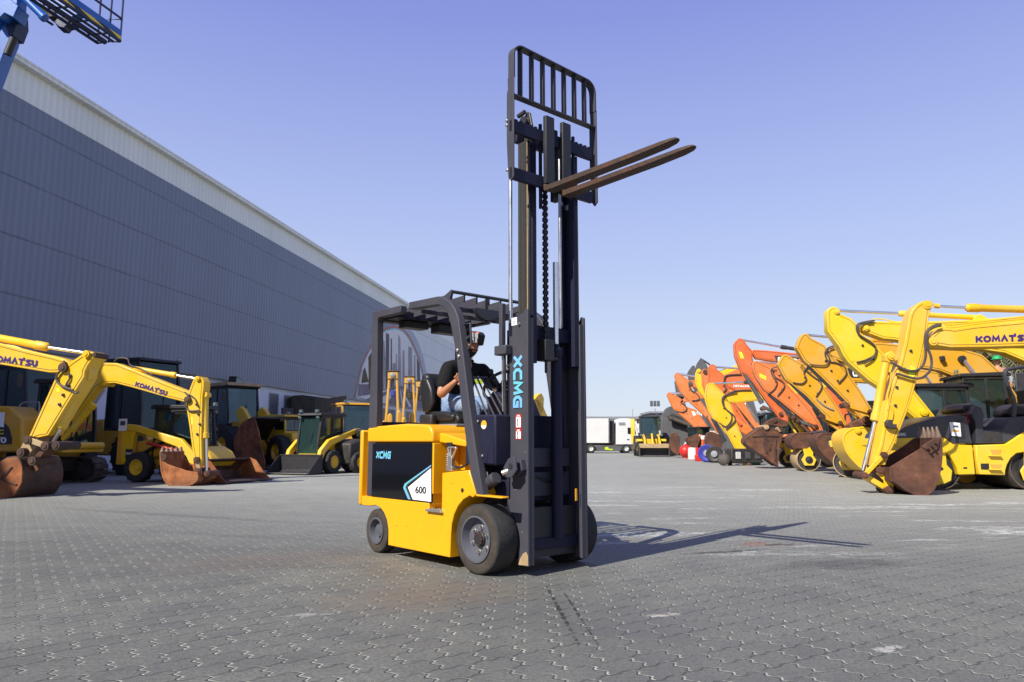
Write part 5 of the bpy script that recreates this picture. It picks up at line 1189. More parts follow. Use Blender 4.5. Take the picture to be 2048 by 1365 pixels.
for (x, y) in ((1190, 600), (1240, 562), (1145, 628), (1240, 645), (1180, 685)): r.pin('bolt', *S4(x, y), .022, .04, 'rust_dark', b=.60, parent=bk)
for bo in (.22, -.22):
    r.slab('bucket_ear', mp_(S4, [(470, 880), (520, 865), (570, 890), (640, 900), (650, 1000), (700, 1100), (690, 1190), (640, 1220), (590, 1190), (570, 1050), (480, 960)]), .05, 'mach_yellow', bk, b=bo)
for p in (p3, p4): r.pin('pin', *p, .08, .54, 'rust_brown', parent=bk)
digger_body(r, -7.3, 'mach_bright')

# ---- tandem rollers
def drum(rt, c, ax, rr, w, name='drum', hub='mach_lemon'):
    c, ax = Vector(c), Vector(ax)
    o = MB().lathe(c, ax, [(-w / 2, rr - .03), (-w / 2, rr - .004), (-w / 2 + .01, rr), (w / 2 - .01, rr), (w / 2, rr - .004), (w / 2, rr - .03)], 56, close=False, caps=False)
    q = o.build(name, 'tan_steel' if hub != 'mach_lemon' else 'track_iron', rt); MB().lathe(c, ax, [(-w / 2 + .06, rr - .033), (w / 2 - .06, rr - .033)], 40).build('drum_disc', 'dark_iron', q)
    return q
X0, Y0 = gxy(1893, 981)
Rb = Rig('tandem_roller', 'large yellow and black tandem roller behind the nearest rusty bucket on the right', 'road roller', 10.9, Y0 + .75, PI, 1)
def Rs(nm, L, w, mat, b=0, par=None, bev=.02): return Rb.slab(nm, L, w, mat, par, b, bev)
wq = 1.5
c1, c2 = Rb.P(1876, 941, .60), Rb.P(2056, 942, .60)
for c in (c1, c2):
    c.z = .46; c.y = 0; dd = drum(Rb.root, c, (0, 1, 0), .455, 1.36)
Rs('front_frame', mp_(S5, [(-330, 600), (262, 590), (300, 592), (345, 625), (420, 680), (652, 688), (660, 760), (690, 1052), (480, 1056), (455, 960), (420, 900), (380, 830), (320, 775), (268, 752), (180, 745), (50, 760), (-100, 760), (-330, 700)]), wq, 'mach_lemon')
Rs('drum_bracket', mp_(S5, [(200, 760), (268, 760), (310, 1000), (365, 1015), (372, 1060), (300, 1160), (210, 1195), (150, 1180)]), wq - .02, 'mach_lemon', 0)
fh = Rs('engine_hood', mp_(S1, [(760, 978), (775, 930), (800, 905), (840, 880), (900, 858), (1010, 826), (1110, 808), (1190, 800), (1240, 808), (1255, 850), (1270, 930), (1286, 992), (1150, 994), (1125, 975), (1100, 950), (1062, 945), (980, 962), (880, 975)]), 1.46, 'hood_black', 0)
Rs('hood_grille', mp_(S5, [(390, 400), (540, 350), (560, 605), (450, 606), (400, 570)]), .01, 'black_steel', .735, fh, 0)
pp = Rs('paper_notice', mp_(S5, [(365, 402), (497, 410), (512, 580), (390, 570)]), .008, 'paper', .745, None, 0)
Rs('printed_photo', mp_(S5, [(412, 440), (478, 444), (480, 470), (414, 466)]), .008, 'mach_grey', .747, pp, 0); Rs('printed_photo', mp_(S5, [(395, 495), (482, 500), (484, 526), (398, 520)]), .008, 'mach_amber', .747, pp, 0)
Rb.text('BOMAG', S1(785, 942), S1(838, 940), 6.5, 'white_text', .735, .02, fh, .2)
Rs('rear_frame', mp_(S5, [(692, 688), (1062, 676), (1180, 600), (1291, 520), (1700, 480), (2000, 560), (2020, 760), (1800, 790), (1500, 770), (1300, 775), (1200, 790), (1130, 850), (1085, 930), (1064, 1000), (1060, 1062), (742, 1052), (700, 850)]), wq, 'mach_lemon')
for (y0, y1) in ((742, 830), (925, 1000)):
    Rs('step_recess', mp_(S5, [(870, y0), (1018, y0 + 3), (1000, y1 - 20), (900, y1 - 20)]), .02, 'mach_amber', .742, None, 0)
    Rs('step', mp_(S5, [(868, y1 - 14), (1028, y1 - 8), (1028, y1), (868, y1 - 6)]), .12, 'mach_lemon', .76, None, .004)
Rs('side_opening', mp_(S5, [(752, 916), (855, 914), (862, 996), (758, 990)]), .01, 'black_steel', .747, None, 0)
Rs('side_opening', mp_(S5, [(536, 962), (586, 958), (584, 984), (540, 982)]), .01, 'black_steel', .747, None, 0)
Rs('articulation', mp_(S5, [(640, 680), (700, 680), (745, 1050), (690, 1050)]), 1.1, 'rust_dark', 0)
Rs('rear_console', mp_(S5, [(700, 668), (690, 420), (640, 300), (700, 190), (800, 300), (790, 400), (790, 510), (1020, 500), (1100, 350), (1291, 330), (1900, 340), (1900, 500), (1291, 522), (1180, 600), (1072, 666)]), 1.42, 'hood_black', 0)
Rs('operator_console', mp_(S5, [(520, 250), (560, 190), (640, 160), (770, 220), (800, 300), (760, 420), (745, 640), (680, 660), (610, 420), (575, 300)]), .9, 'black_plastic', 0, None, .04)
Rs('red_handle', mp_(S5, [(575, 285), (605, 290), (620, 420), (600, 400)]), .05, 'red_paint', .5, None, .005)
Rs('covered_seat', mp_(S5, [(1090, 260), (1150, 200), (1220, 175), (1400, 185), (1400, 330), (1100, 330)]), .6, 'black_vinyl', 0, None, .06)
Rs('foot_well', mp_(S5, [(800, 520), (1015, 510), (1030, 640), (770, 640)]), .02, 'dark_iron', .705, None, 0)
for b in (.60, -.60):
    Rb.hose('rollover_bar', mp_(S1, [(1545, 905), (1562, 730), (1530, 640), (1500, 560), (1500, 515), (1530, 495), (1700, 470)]), .045, b, 'hood_black')
for (cx, sgn) in ((c1.x, 1), (c2.x, 1)):
    MB().lathe((cx, .68, .46), (0, 1, 0), [(0, .28), (.03, .28), (.04, .20), (.06, .08), (.07, .001)], 28).build('hub', 'black_steel', Rb.root)
    MB().xz([(cx - .12, .95), (cx + .12, .95), (cx + .16, .55), (cx + .26, .42), (cx + .2, .2), (cx - .02, .12), (cx - .2, .2), (cx - .24, .42), (cx - .13, .55)], .70, .745).build('drum_bracket', 'mach_lemon', Rb.root, .02)
Rs('lifting_eye', mp_(S5, [(480, 1060), (640, 1058), (700, 1042), (722, 1068), (690, 1120), (620, 1160), (540, 1162), (480, 1130)]), .3, 'mach_amber', -.9, None, .02)
# small double drum roller
def small_roller(label, px, py, s=1.0, mat='mach_lemon', yaw=0.0, grp='small tandem rollers in the right row'):
    x, y = gxy(px, py)
    t = thing('tandem_roller', label, 'road roller', (x, y + .4, 0), PI - .15 + yaw, grp)
    a = .0
    for c in (0, -1.35):
        drum(t, (c * s, 0, .36 * s), (0, 1, 0), .36 * s, .95 * s, hub='x')
        for e in (1, -1):
            MB().xz([(c * s - .17 * s, .78 * s), (c * s + .17 * s, .78 * s), (c * s + .13 * s, .5 * s), (c * s + .22 * s, .36 * s), (c * s + .14 * s, .18 * s), (c * s - .14 * s, .18 * s), (c * s - .22 * s, .36 * s), (c * s - .13 * s, .5 * s)], e * .50 * s - .02, e * .50 * s + .02).build('drum_bracket', mat, t, .01)
            MB().lathe((c * s, e * .51 * s, .36 * s), (0, e, 0), [(0, .11 * s), (.04, .11 * s), (.05, .05 * s), (.07, .001)], 16).build('hub', 'black_steel', t)
    MB().xz([(.40 * s, .74 * s), (.42 * s, .90 * s), (-.5 * s, .92 * s), (-.75 * s, .60 * s), (-.78 * s, .30 * s), (-.55 * s, .30 * s), (-.42 * s, .62 * s), (-.20 * s, .76 * s)], -.5 * s, .5 * s).build('front_frame', mat, t, .02)
    MB().xz([(-.80 * s, .30 * s), (-.80 * s, 1.0 * s), (-1.75 * s, 1.0 * s), (-1.78 * s, .78 * s), (-1.1 * s, .74 * s), (-.98 * s, .30 * s)], -.48 * s, .48 * s).build('rear_frame', mat, t, .02)
    h = MB().xz([(.43 * s, .902 * s), (.40 * s, 1.0 * s), (.05 * s, 1.16 * s), (-.40 * s, 1.27 * s), (-.62 * s, 1.26 * s), (-.66 * s, .93 * s), (-.5 * s, .922 * s)], -.44 * s, .44 * s).build('engine_hood', 'hood_black', t, .04)
    for e in (1, -1): MB().prism([Vector((x_ * s, e * .442 * s, z_ * s)) for x_, z_ in ((.2, 1.0), (-.25, 1.13), (-.25, 1.17), (.2, 1.04))], [Vector((x_ * s, e * .450 * s, z_ * s)) for x_, z_ in ((.2, 1.0), (-.25, 1.13), (-.25, 1.17), (.2, 1.04))]).build('hood_stripe', 'sticker_yellow', h)
    MB().box(-1.3 * s, -.9 * s, -.25 * s, .25 * s, 1.0 * s, 1.25 * s).build('seat', 'black_vinyl', t, .05)
    for e in (1, -1): MB().tube(smooth_path([(-1.4 * s, e * .42 * s, 1.0 * s), (-1.4 * s, e * .42 * s, 1.7 * s), (-1.4 * s, e * .2 * s, 1.78 * s), (-1.4 * s, 0, 1.78 * s)], 4), .03, 8).build('rollover_bar', 'black_steel', t)
    for e in (1, -1): MB().box(.40 * s, .45 * s, e * .32 * s - .07, e * .32 * s + .07, .78 * s, .88 * s).build('headlight', 'clear_lens', t, .01)
    return t
small_roller('small yellow roller with a black hood and yellow stripe between the rusty buckets', 1620, 943, 1.15)
small_roller('small yellow roller half hidden left of the black hooded one, grey drum showing', 1585, 936, 1.1, 'mach_yellow', -.15)
small_roller('small roller with a wide tan drum tucked behind the clean yellow bucket', 1712, 955, 1.2, 'mach_yellow', -.3)

# ---- R2 bright yellow behind K
r = rig('bright lemon yellow excavator with raised arm just behind the nearest one', 9.5, 18.4)
r.slab('arm', mp_(S1, [(325, 90), (350, 78), (380, 84), (402, 125), (475, 158), (515, 195), (540, 255), (610, 300), (690, 390), (760, 470), (905, 650), (1035, 812), (1080, 900), (1050, 920), (990, 860), (930, 850), (840, 770), (700, 640), (590, 570), (455, 450), (420, 400), (395, 345), (318, 240), (312, 112)]), .36, 'mach_lemon')
r.slab('boom', [(1722, 653), (1730, 647), (1752, 643), (1795, 644), (1860, 643), (1950, 640), (2048, 632), (2220, 640), (2420, 760), (2390, 790), (2200, 770), (2100, 745), (2048, 722), (2010, 706), (1960, 699), (1860, 695), (1790, 680), (1767, 678), (1740, 668), (1726, 662)], .36, 'mach_lemon')
r.pin('pin', *S1(378, 112), .07, .38, 'mach_lemon'); r.pin('pin', *S1(575, 222), .07, .40, 'mach_lemon'); r.pin('pin', *S1(480, 435), .09, .3, 'mach_lemon')
r.rod('piston_rod', S1(385, 106), S1(790, 125), .036, 'chrome'); r.barrel('arm_cylinder', S1(1315, 152), S1(790, 125), .066, 'mach_lemon')
r.slab('cylinder_lug', mp_(S1, [(1285, 175), (1300, 140), (1340, 128), (1400, 165), (1420, 185)]), .2, 'mach_lemon')
r.barrel('bucket_cylinder', S1(500, 440), S1(720, 640), .06, 'mach_lemon', b=.0); r.rod('piston_rod', S1(720, 640), S1(900, 800), .03, 'chrome')
r.hose('hydraulic_hose', mp_(S1, [(630, 170), (560, 182), (515, 200), (512, 240), (540, 280), (600, 310), (635, 350), (630, 400), (570, 435), (510, 450)]), .022, b=.22)
r.hose('hydraulic_hose', mp_(S1, [(620, 180), (560, 190), (522, 215), (530, 265), (610, 320), (640, 360), (620, 420), (560, 460)]), .022, b=.24)
r.hose('steel_pipe', mp_(S1, [(560, 190), (640, 160), (700, 165), (780, 180), (1000, 182), (1300, 178), (1620, 150)]), .016, b=.1, mat='mach_lemon')
r.slab('bucket_link', mp_(S1, [(860, 770), (960, 775), (975, 800), (930, 860), (900, 840)]), .3, 'mach_yellow')
r.pin('pin', *S1(960, 782), .09, .44, 'mach_lemon')
digger_body(r, -7.2, 'mach_lemon')
# ---- R3 amber with clean yellow bucket
r = rig('amber yellow excavator holding a clean yellow bucket just above the ground', 9.9, 21.2)
W_ = .34
r.slab('arm', mp_(S1, [(150, 262), (180, 256), (206, 286), (300, 335), (345, 400), (440, 500), (540, 640), (620, 775), (640, 830), (600, 850), (540, 830), (430, 700), (300, 570), (190, 465), (160, 440), (108, 350), (130, 290)]), W_, 'mach_amber')
r.slab('boom', [(1655, 706), (1664, 698), (1690, 690), (1760, 685), (1850, 695), (1925, 698), (1965, 710), (2004, 746), (2060, 830), (2040, 850), (1985, 790), (1960, 785), (1920, 758), (1880, 742), (1850, 737), (1760, 735), (1700, 730), (1662, 715)], W_, 'mach_amber')
r.rod('piston_rod', S1(180, 268), S1(430, 292), .036, 'chrome'); r.barrel('arm_cylinder', S1(760, 310), S1(430, 292), .06, 'mach_amber')
r.barrel('bucket_cylinder', S1(185, 470), S1(425, 705), .06, 'hood_black', b=.05); r.rod('piston_rod', S1(425, 705), S1(445, 735), .03, 'chrome', b=.05)
r.rod('boom_cylinder', S1(1215, 425), S1(1390, 650), .05, 'chrome', b=.24); r.pin('pin', *S1(1215, 428), .1, .5, 'black_steel')
wl = r.slab('work_lamp', mp_(S1, [(1070, 408), (1098, 405), (1106, 435), (1078, 440)]), .14, 'black_steel', b=.26)
r.hose('hydraulic_hose', mp_(S1, [(370, 335), (320, 355), (300, 390), (320, 440), (380, 455), (430, 480), (440, 530), (390, 590)]), .022, b=.2)
r.hose('hydraulic_hose', mp_(S1, [(360, 350), (310, 375), (330, 430), (300, 470), (200, 465)]), .02, b=.22)
for bo in (.2, -.2): link(r, 'rocker_link', S1(445, 735), S1(600, 780), 4, .05, 'mach_amber', bo)
link(r, 'bucket_link', S1(445, 735), S1(560, 830), 4.5, .2, 'mach_amber')
for p in (S1(445, 735), S1(600, 780)): r.pin('pin', *p, .075, .48, 'rust_brown')
r.slab('quick_coupler', mp_(S1, [(460, 870), (500, 840), (560, 810), (600, 815), (640, 860), (650, 890), (560, 870), (500, 880), (470, 895)]), .34, 'rust_brown'); r.pin('pin', *S1(572, 828), .09, .44, 'rust_brown')
bk = r.bucket(mp_(S1, [(470, 895), (510, 885), (560, 880), (640, 890), (660, 1000), (640, 1100), (600, 1160), (560, 1170), (500, 1120), (450, 1060), (425, 1000), (420, 960), (430, 925)]),
              mp_(S1, [(560, 880), (510, 885), (470, 895), (430, 925), (420, 960), (425, 1000), (450, 1060), (500, 1120), (560, 1170), (600, 1175)]), 1.15, 'mach_yellow')
r.pin('pin', *S1(520, 905), .08, 1.22, 'mach_yellow', parent=bk)
digger_body(r, -7.0, 'mach_amber')
add_cab(r, -5.6, -4.6, .6, 1.4, 1.4, 2.9, name='side_cab') if False else None
# ---- R4 amber with name plate
r = rig('amber yellow excavator with a black and white logo plate on its boom', 10.2, 24.4)
r.slab('arm', mp_(S9, [(1115, 235), (1140, 224), (1178, 240), (1300, 310), (1330, 350), (1420, 420), (1540, 580), (1640, 740), (1700, 850), (1690, 880), (1640, 872), (1590, 850), (1480, 760), (1330, 600), (1180, 480), (1140, 450), (1105, 385), (1072, 315)]), .32, 'mach_amber')
r.slab('boom', [(1598, 735), (1604, 727), (1700, 716), (1830, 738), (1880, 745), (1905, 760), (1935, 810), (1920, 820), (1890, 790), (1860, 785), (1830, 772), (1700, 764), (1605, 745)], .32, 'mach_amber')
pl_ = r.slab('logo_plate', mp_(S1, [(448, 488), (600, 488), (600, 555), (470, 552)]), .01, 'black_steel', b=.165, bevel=0)
r.text('CAT', S1(482, 545), S1(560, 547), 15, 'white_text', .175, .05, pl_)
r.rod('piston_rod', S9(1165, 240), S9(1300, 247), .034, 'chrome'); r.barrel('arm_cylinder', S9(1700, 290), S9(1300, 247), .055, 'mach_amber')
r.barrel('bucket_cylinder', S9(1190, 480), S9(1440, 735), .075, 'hood_black', b=.06)
r.rod('boom_cylinder', S1(970, 540), S1(1040, 640), .045, 'chrome', b=.2)
r.hose('hydraulic_hose', mp_(S9, [(1400, 340), (1340, 345), (1310, 390), (1330, 450), (1290, 490), (1210, 480)]), .022, b=.2)
r.hose('hydraulic_hose', mp_(S9, [(1350, 340), (1330, 370), (1400, 430), (1460, 470), (1470, 530), (1420, 610)]), .022, b=.19)
r.hose('steel_pipe', mp_(S9, [(1425, 630), (1480, 680), (1540, 715), (1580, 730)]), .02, b=.19, mat='grey_paint')
for bo in (.18, -.18): link(r, 'rocker_link', S9(1480, 790), S9(1640, 850), 3.4, .05, 'mach_amber', bo)
for p in (S9(1480, 790), S9(1640, 850)): r.pin('pin', *p, .08, .44, 'rust_brown')
link(r, 'bucket_link', S9(1480, 790), S9(1620, 900), 3.6, .2, 'mach_amber')
r.bucket(mp_(S6, [(720, 560), (800, 480), (900, 455), (1060, 455), (1340, 380), (1200, 560), (1120, 760), (1100, 930), (1090, 1080), (1000, 1000), (880, 900), (780, 780), (725, 660)]),
         mp_(S6, [(1060, 455), (900, 455), (800, 480), (720, 560), (725, 660), (780, 780), (880, 900), (1000, 1000), (1090, 1080)]), 1.1, 'rust_brown')
digger_body(r, -6.8, 'mach_amber')
# ---- R5 orange with yellow sticker
OG = 'excavators parked in a row along the right side'
r = rig('orange excavator with long slanting arm and yellow sticker, grey link to rust red bucket', 10.5, 27.3)
r.slab('arm', mp_(S9, [(840, 320), (855, 288), (890, 283), (935, 310), (1010, 345), (1080, 400), (1180, 520), (1300, 650), (1400, 770), (1495, 925), (1430, 922), (1280, 800), (1080, 640), (980, 570), (950, 550), (870, 430), (845, 360)]), .3, 'mach_orange')
r.slab('yellow_sticker', mp_(S9, [(905, 395), (965, 425), (968, 460), (908, 430)]), .008, 'sticker_yellow', b=.155, bevel=0)
r.rod('piston_rod', S9(885, 295), S9(1085, 305), .033, 'chrome'); r.barrel('arm_cylinder', S9(1400, 320), S9(1085, 305), .055, 'mach_orange')
r.barrel('bucket_cylinder', S9(985, 580), S9(1240, 815), .07, 'hood_black', b=.05)
link(r, 'bucket_link', S9(1250, 825), S9(1420, 880), 3.2, .3, 'mach_grey')
link(r, 'rocker_link', S9(1250, 825), S9(1350, 920), 3, .24, 'rust_brown')
for p in (S9(1255, 828), S9(1420, 878), S9(1215, 800)): r.pin('pin', *p, .07, .38, 'rust_brown')
r.hose('hydraulic_hose', mp_(S9, [(1100, 350), (1050, 340), (1010, 370), (1030, 430), (1065, 480), (1040, 540), (990, 580)]), .022, b=.18)
r.hose('hydraulic_hose', mp_(S9, [(1100, 370), (1030, 370), (1050, 430), (1110, 470), (1130, 520), (1070, 600)]), .022, b=.19)
r.bucket(mp_(S6, [(205, 620), (215, 540), (290, 470), (420, 450), (560, 445), (700, 460), (760, 520), (700, 650), (520, 760), (330, 760), (240, 720)]), mp_(S6, [(700, 460), (560, 445), (420, 450), (290, 470), (215, 540), (205, 620), (240, 720), (330, 760)]), 1.0, 'rust_brown')
auto_boom(r, S9(1060, 400), -6.4, 'mach_orange'); digger_body(r, -6.4, 'mach_orange')
# ---- R6 tall orange
r = rig('tallest orange excavator with white lettering on its boom, ribbed rusty bucket below', 10.9, 29.8)
r.slab('arm', mp_(S9, [(672, 130), (690, 100), (718, 75), (745, 80), (765, 95), (790, 135), (840, 190), (845, 260), (880, 400), (950, 500), (1050, 640), (1100, 700), (1170, 800), (1160, 860), (1100, 830), (960, 640), (860, 500), (790, 410), (740, 390), (680, 240)]), .3, 'mach_vermilion')
r.slab('yellow_sticker', mp_(S9, [(715, 198), (745, 205), (765, 258), (735, 262)]), .008, 'sticker_yellow', b=.155, bevel=0)
r.slab('boom', mp_(S9, [(835, 200), (850, 180), (1000, 190), (1250, 215), (1500, 240), (1700, 330), (1800, 500), (1760, 520), (1640, 400), (1450, 330), (1320, 320), (1100, 290), (1050, 290), (870, 262)]), .3, 'mach_vermilion')
pl_ = r.slab('logo_plate', mp_(S9, [(1040, 232), (1330, 262), (1330, 318), (1060, 290)]), .01, 'hood_black', b=.155, bevel=0)
r.text('DOOSAN', S9(1070, 286), S9(1400, 316), 8.5, 'white_text', .165, .04, pl_)
r.rod('piston_rod', S9(745, 92), S9(1095, 155), .04, 'chrome'); r.barrel('arm_cylinder', S9(1500, 215), S9(1095, 155), .075, 'hood_black')
r.barrel('bucket_cylinder', S9(770, 400), S9(930, 670), .085, 'mach_grey', b=.05)
r.rod('rocker_link', S9(930, 700), S9(1100, 770), .07, 'mach_grey'); r.pin('pin', *S9(945, 715), .09, .4, 'rust_brown'); r.pin('pin', *S9(1100, 765), .08, .4, 'rust_brown')
r.slab('quick_coupler', mp_(S9, [(950, 860), (985, 825), (1060, 795), (1150, 830), (1170, 860), (1140, 890), (1020, 870)]), .4, 'rust_brown'); r.pin('pin', *S9(1045, 822), .1, .46, 'rust_dark')
bk = r.bucket(mp_(S9, [(780, 1010), (800, 975), (860, 930), (935, 885), (1010, 900), (1090, 918), (1120, 945), (1110, 1010), (1085, 1080), (1075, 1240), (1010, 1200), (950, 1150), (870, 1100), (800, 1050)]), mp_(S9, [(1090, 918), (1010, 900), (935, 885), (860, 930), (800, 975), (780, 1010), (800, 1050), (870, 1100), (950, 1150), (1010, 1200), (1075, 1245)]), 1.25, 'rust_brown')
for L in ([(905, 900), (940, 890), (1010, 1090), (990, 1110)], [(840, 960), (1080, 960), (1080, 975), (840, 975)], [(925, 1020), (945, 1020), (985, 1120), (965, 1125)], [(1040, 1000), (1060, 1000), (1060, 1200), (1040, 1190)], [(985, 1030), (1010, 1030), (1015, 1090), (995, 1090)]): r.slab('bucket_rib', mp_(S9, L), .04, 'rust_dark', bk, b=.64)
for p in (S9(968, 885), S9(1095, 905)): r.pin('pin', *p, .1, 1.35, 'tan_steel', parent=bk)
digger_body(r, -6.6, 'mach_vermilion')
# ---- R7 small yellow without a bucket
r = rig('small yellow excavator arm with bare forked tip resting on the ground, no bucket', 10.7, 33.6)
r.slab('arm', mp_(S9, [(412, 640), (412, 560), (425, 505), (450, 483), (480, 480), (500, 500), (560, 555), (600, 600), (650, 690), (680, 780), (720, 900), (760, 1000), (820, 1210), (800, 1240), (770, 1235), (750, 1190), (690, 1100), (600, 930), (560, 860), (480, 810), (440, 740)]), .26, 'mach_yellow')
r.slab('boom', mp_(S9, [(578, 640), (590, 600), (640, 565), (730, 545), (900, 548), (1080, 600), (1240, 760), (1200, 790), (1060, 680), (960, 640), (830, 650), (700, 668), (620, 660)]), .26, 'mach_yellow')
r.rod('piston_rod', S9(480, 490), S9(760, 478), .045, 'chrome'); r.barrel('arm_cylinder', S9(1100, 470), S9(760, 478), .07, 'hood_black')
r.barrel('bucket_cylinder', S9(475, 800), S9(590, 1020), .085, 'hood_black', b=.04)
link(r, 'rocker_link', S9(610, 1095), S9(770, 1140), 3, .3, 'mach_yellow'); link(r, 'bucket_link', S9(615, 1100), S9(640, 1220), 3.2, .26, 'mach_amber')
for p in (S9(612, 1095), S9(640, 1222), S9(800, 1222)): r.pin('pin', *p, .08, .36, 'rust_brown')
r.hose('hydraulic_hose', mp_(S9, [(830, 550), (700, 555), (600, 590), (565, 630), (580, 700), (640, 760), (650, 820), (600, 880), (540, 850)]), .028, b=.17)
r.hose('hydraulic_hose', mp_(S9, [(700, 570), (590, 600), (575, 660), (600, 720), (670, 780), (680, 830), (600, 905)]), .028, b=.19)
auto_boom(r, S9(1000, 620), -6.5, 'mach_yellow', .24, .8); digger_body(r, -6.5, 'mach_yellow', .9)
# ---- R8 orange with white lettering, further back
r = rig('orange excavator with small white lettering on its boom above the small yellow arm', 11.2, 37.5)
r.slab('arm', mp_(S9, [(438, 345), (455, 318), (480, 312), (505, 325), (520, 360), (570, 400), (600, 430), (640, 600), (720, 760), (850, 930), (830, 985), (760, 950), (680, 850), (620, 700), (560, 590), (470, 560), (440, 480)]), .3, 'mach_vermilion')
r.slab('boom', mp_(S9, [(585, 440), (620, 405), (740, 405), (900, 440), (1100, 560), (1200, 700), (1160, 720), (1040, 640), (900, 560), (700, 560), (610, 520)]), .3, 'mach_vermilion')
r.text('HITACHI', S9(668, 520), S9(812, 524), 4.2, 'white_text', .16, .05)
r.rod('piston_rod', S9(500, 338), S9(740, 355), .05, 'chrome'); r.barrel('arm_cylinder', S9(1000, 380), S9(740, 355), .08, 'mach_vermilion')
r.barrel('bucket_cylinder', S9(640, 780), S9(740, 870), .06, 'mach_vermilion', b=.2)
r.slab('lower_link', mp_(S9, [(690, 800), (800, 870), (900, 960), (860, 985), (740, 930)]), .25, 'mach_orange', b=.05)
r.hose('hydraulic_hose', mp_(S9, [(740, 405), (640, 410), (590, 430), (585, 500), (600, 540), (560, 580)]), .035, b=.2)
r.slab('boom_cylinder', mp_(S9, [(770, 670), (790, 665), (900, 830), (880, 850)]), .12, 'chrome', b=.3)
auto_boom(r, S9(1000, 560), -6.6, 'mach_vermilion'); digger_body(r, -6.6, 'mach_vermilion')
# ---- R9 orange slice, R10 yellow slice
r = rig('orange excavator arm showing only as a slice left of the lettered orange one', 11.4, 41.5)
r.slab('arm', mp_(S9, [(378, 385), (392, 362), (415, 355), (440, 375), (470, 420), (540, 620), (640, 800), (740, 960), (700, 980), (560, 800), (445, 640), (415, 590), (385, 500)]), .3, 'mach_orange')
r.pin('pin', *S9(412, 382), .13, .4, 'rust_dark'); auto_boom(r, S9(500, 480), -6.6, 'mach_orange'); digger_body(r, -6.6, 'mach_orange')
r = rig('pale yellow excavator arm peeking between the orange arms far down the row', 11.6, 44.5)
r.slab('arm', mp_(S9, [(322, 400), (335, 368), (355, 358), (378, 372), (390, 480), (430, 600), (560, 800), (640, 940), (600, 950), (480, 780), (390, 600), (350, 560), (322, 480)]), .3, 'mach_lemon')
r.pin('pin', *S9(353, 372), .12, .4, 'mach_lemon'); auto_boom(r, S9(420, 470), -6.6, 'mach_lemon'); digger_body(r, -6.6, 'mach_lemon')
# ---- R11, R12 orange at the far end
r = rig('slim orange excavator second from the far end with black and white lettering', 11.8, 47.5)
r.slab('arm', mp_(S9, [(130, 420), (140, 395), (158, 388), (180, 405), (225, 430), (270, 462), (300, 560), (380, 660), (440, 740), (480, 800), (560, 930), (520, 940), (430, 800), (290, 650), (250, 640), (180, 560), (150, 490)]), .34, 'mach_orange')
r.slab('boom', mp_(S9, [(262, 480), (280, 460), (340, 455), (430, 500), (560, 620), (600, 760), (560, 760), (440, 620), (330, 530), (268, 510)]), .34, 'mach_orange')
r.rod('piston_rod', S9(160, 402), S9(320, 425), .07, 'chrome'); r.barrel('bucket_cylinder', S9(270, 645), S9(430, 790), .11, 'mach_orange', b=.1); r.pin('pin', *S9(278, 488), .14, .42, 'mach_grey')
r.hose('hydraulic_hose', mp_(S9, [(262, 480), (275, 540), (330, 580), (360, 620), (340, 640), (290, 645)]), .04, b=.22)
digger_body(r, -6.6, 'mach_orange')
r = rig('orange excavator at the far end of the row with the lowest leaning arm', 11.5, 51.5)
r.slab('arm', mp_(S9, [(60, 595), (72, 572), (90, 568), (110, 585), (160, 605), (210, 640), (240, 700), (330, 730), (380, 800), (450, 900), (430, 935), (400, 942), (290, 870), (200, 770), (150, 740), (120, 722), (85, 650)]), .34, 'mach_orange')
pl_ = r.slab('logo_plate', mp_(S9, [(285, 745), (310, 740), (330, 775), (305, 785)]), .01, 'white_text', b=.175, bevel=0)
r.text('DX', S9(330, 760), S9(385, 790), 5, 'white_text', .182, .04, pl_)
r.rod('piston_rod', S9(85, 580), S9(205, 580), .08, 'chrome'); r.barrel('bucket_cylinder', S9(165, 745), S9(330, 890), .12, 'mach_orange', b=.1)
r.hose('hydraulic_hose', mp_(S9, [(205, 640), (190, 660), (230, 690), (240, 730), (200, 750), (150, 742)]), .04, b=.22)
auto_boom(r, S9(210, 650), -6.6, 'mach_orange'); digger_body(r, -6.6, 'mach_orange')
link(r, 'bucket_link', S9(330, 895), S9(430, 930), 3, .3, 'rust_brown')
# loose buckets and grey arms at the far end
for lab, L, dy, w in (('tall grey excavator arm rising behind the orange arms, its pointed top rusty', [(328, 330), (340, 300), (372, 255), (395, 275), (425, 320), (450, 380), (560, 700), (600, 900), (560, 900), (470, 640), (380, 420), (330, 400)], 55, .35), ('shorter dark grey excavator arm left of the tall grey one', [(248, 400), (262, 370), (292, 328), (312, 325), (325, 350), (360, 480), (460, 760), (500, 900), (460, 900), (340, 600), (262, 450)], 58, .35)):
    r = rig(lab, 12.5, dy, 'grey excavators at the far end of the right row'); r.slab('arm', mp_(S9, L), w, 'mach_grey'); auto_boom(r, S9(440, 500), -6.6, 'mach_grey'); digger_body(r, -6.6, 'mach_grey')
    if dy == 55: r.rod('piston_rod', S9(385, 272), S9(470, 330), .06, 'black_steel')
def far_bucket(label, Lside, Lshell, y, w, mat='rust_dark', ang=RA):
    r = Rig('excavator_bucket', label, 'bucket', 11, y, ang, 1, 'loose rusty buckets at the far end of the right row'); r.bucket(Lside, Lshell, w, mat)
    zmin = min((o.data.vertices[0].co.z for o in r.root.children if o.data), default=0); return r
far_bucket('rusty bucket right beside the backhoe loader shovel, tapering to its lower lip', mp_(S8, [(160, 600), (180, 420), (200, 370), (260, 370), (320, 450), (310, 600), (300, 720), (250, 700)]), mp_(S8, [(320, 450), (260, 370), (200, 370), (180, 420), (160, 600), (250, 700), (300, 725)]), 51, 1.3, 'rust_brown')
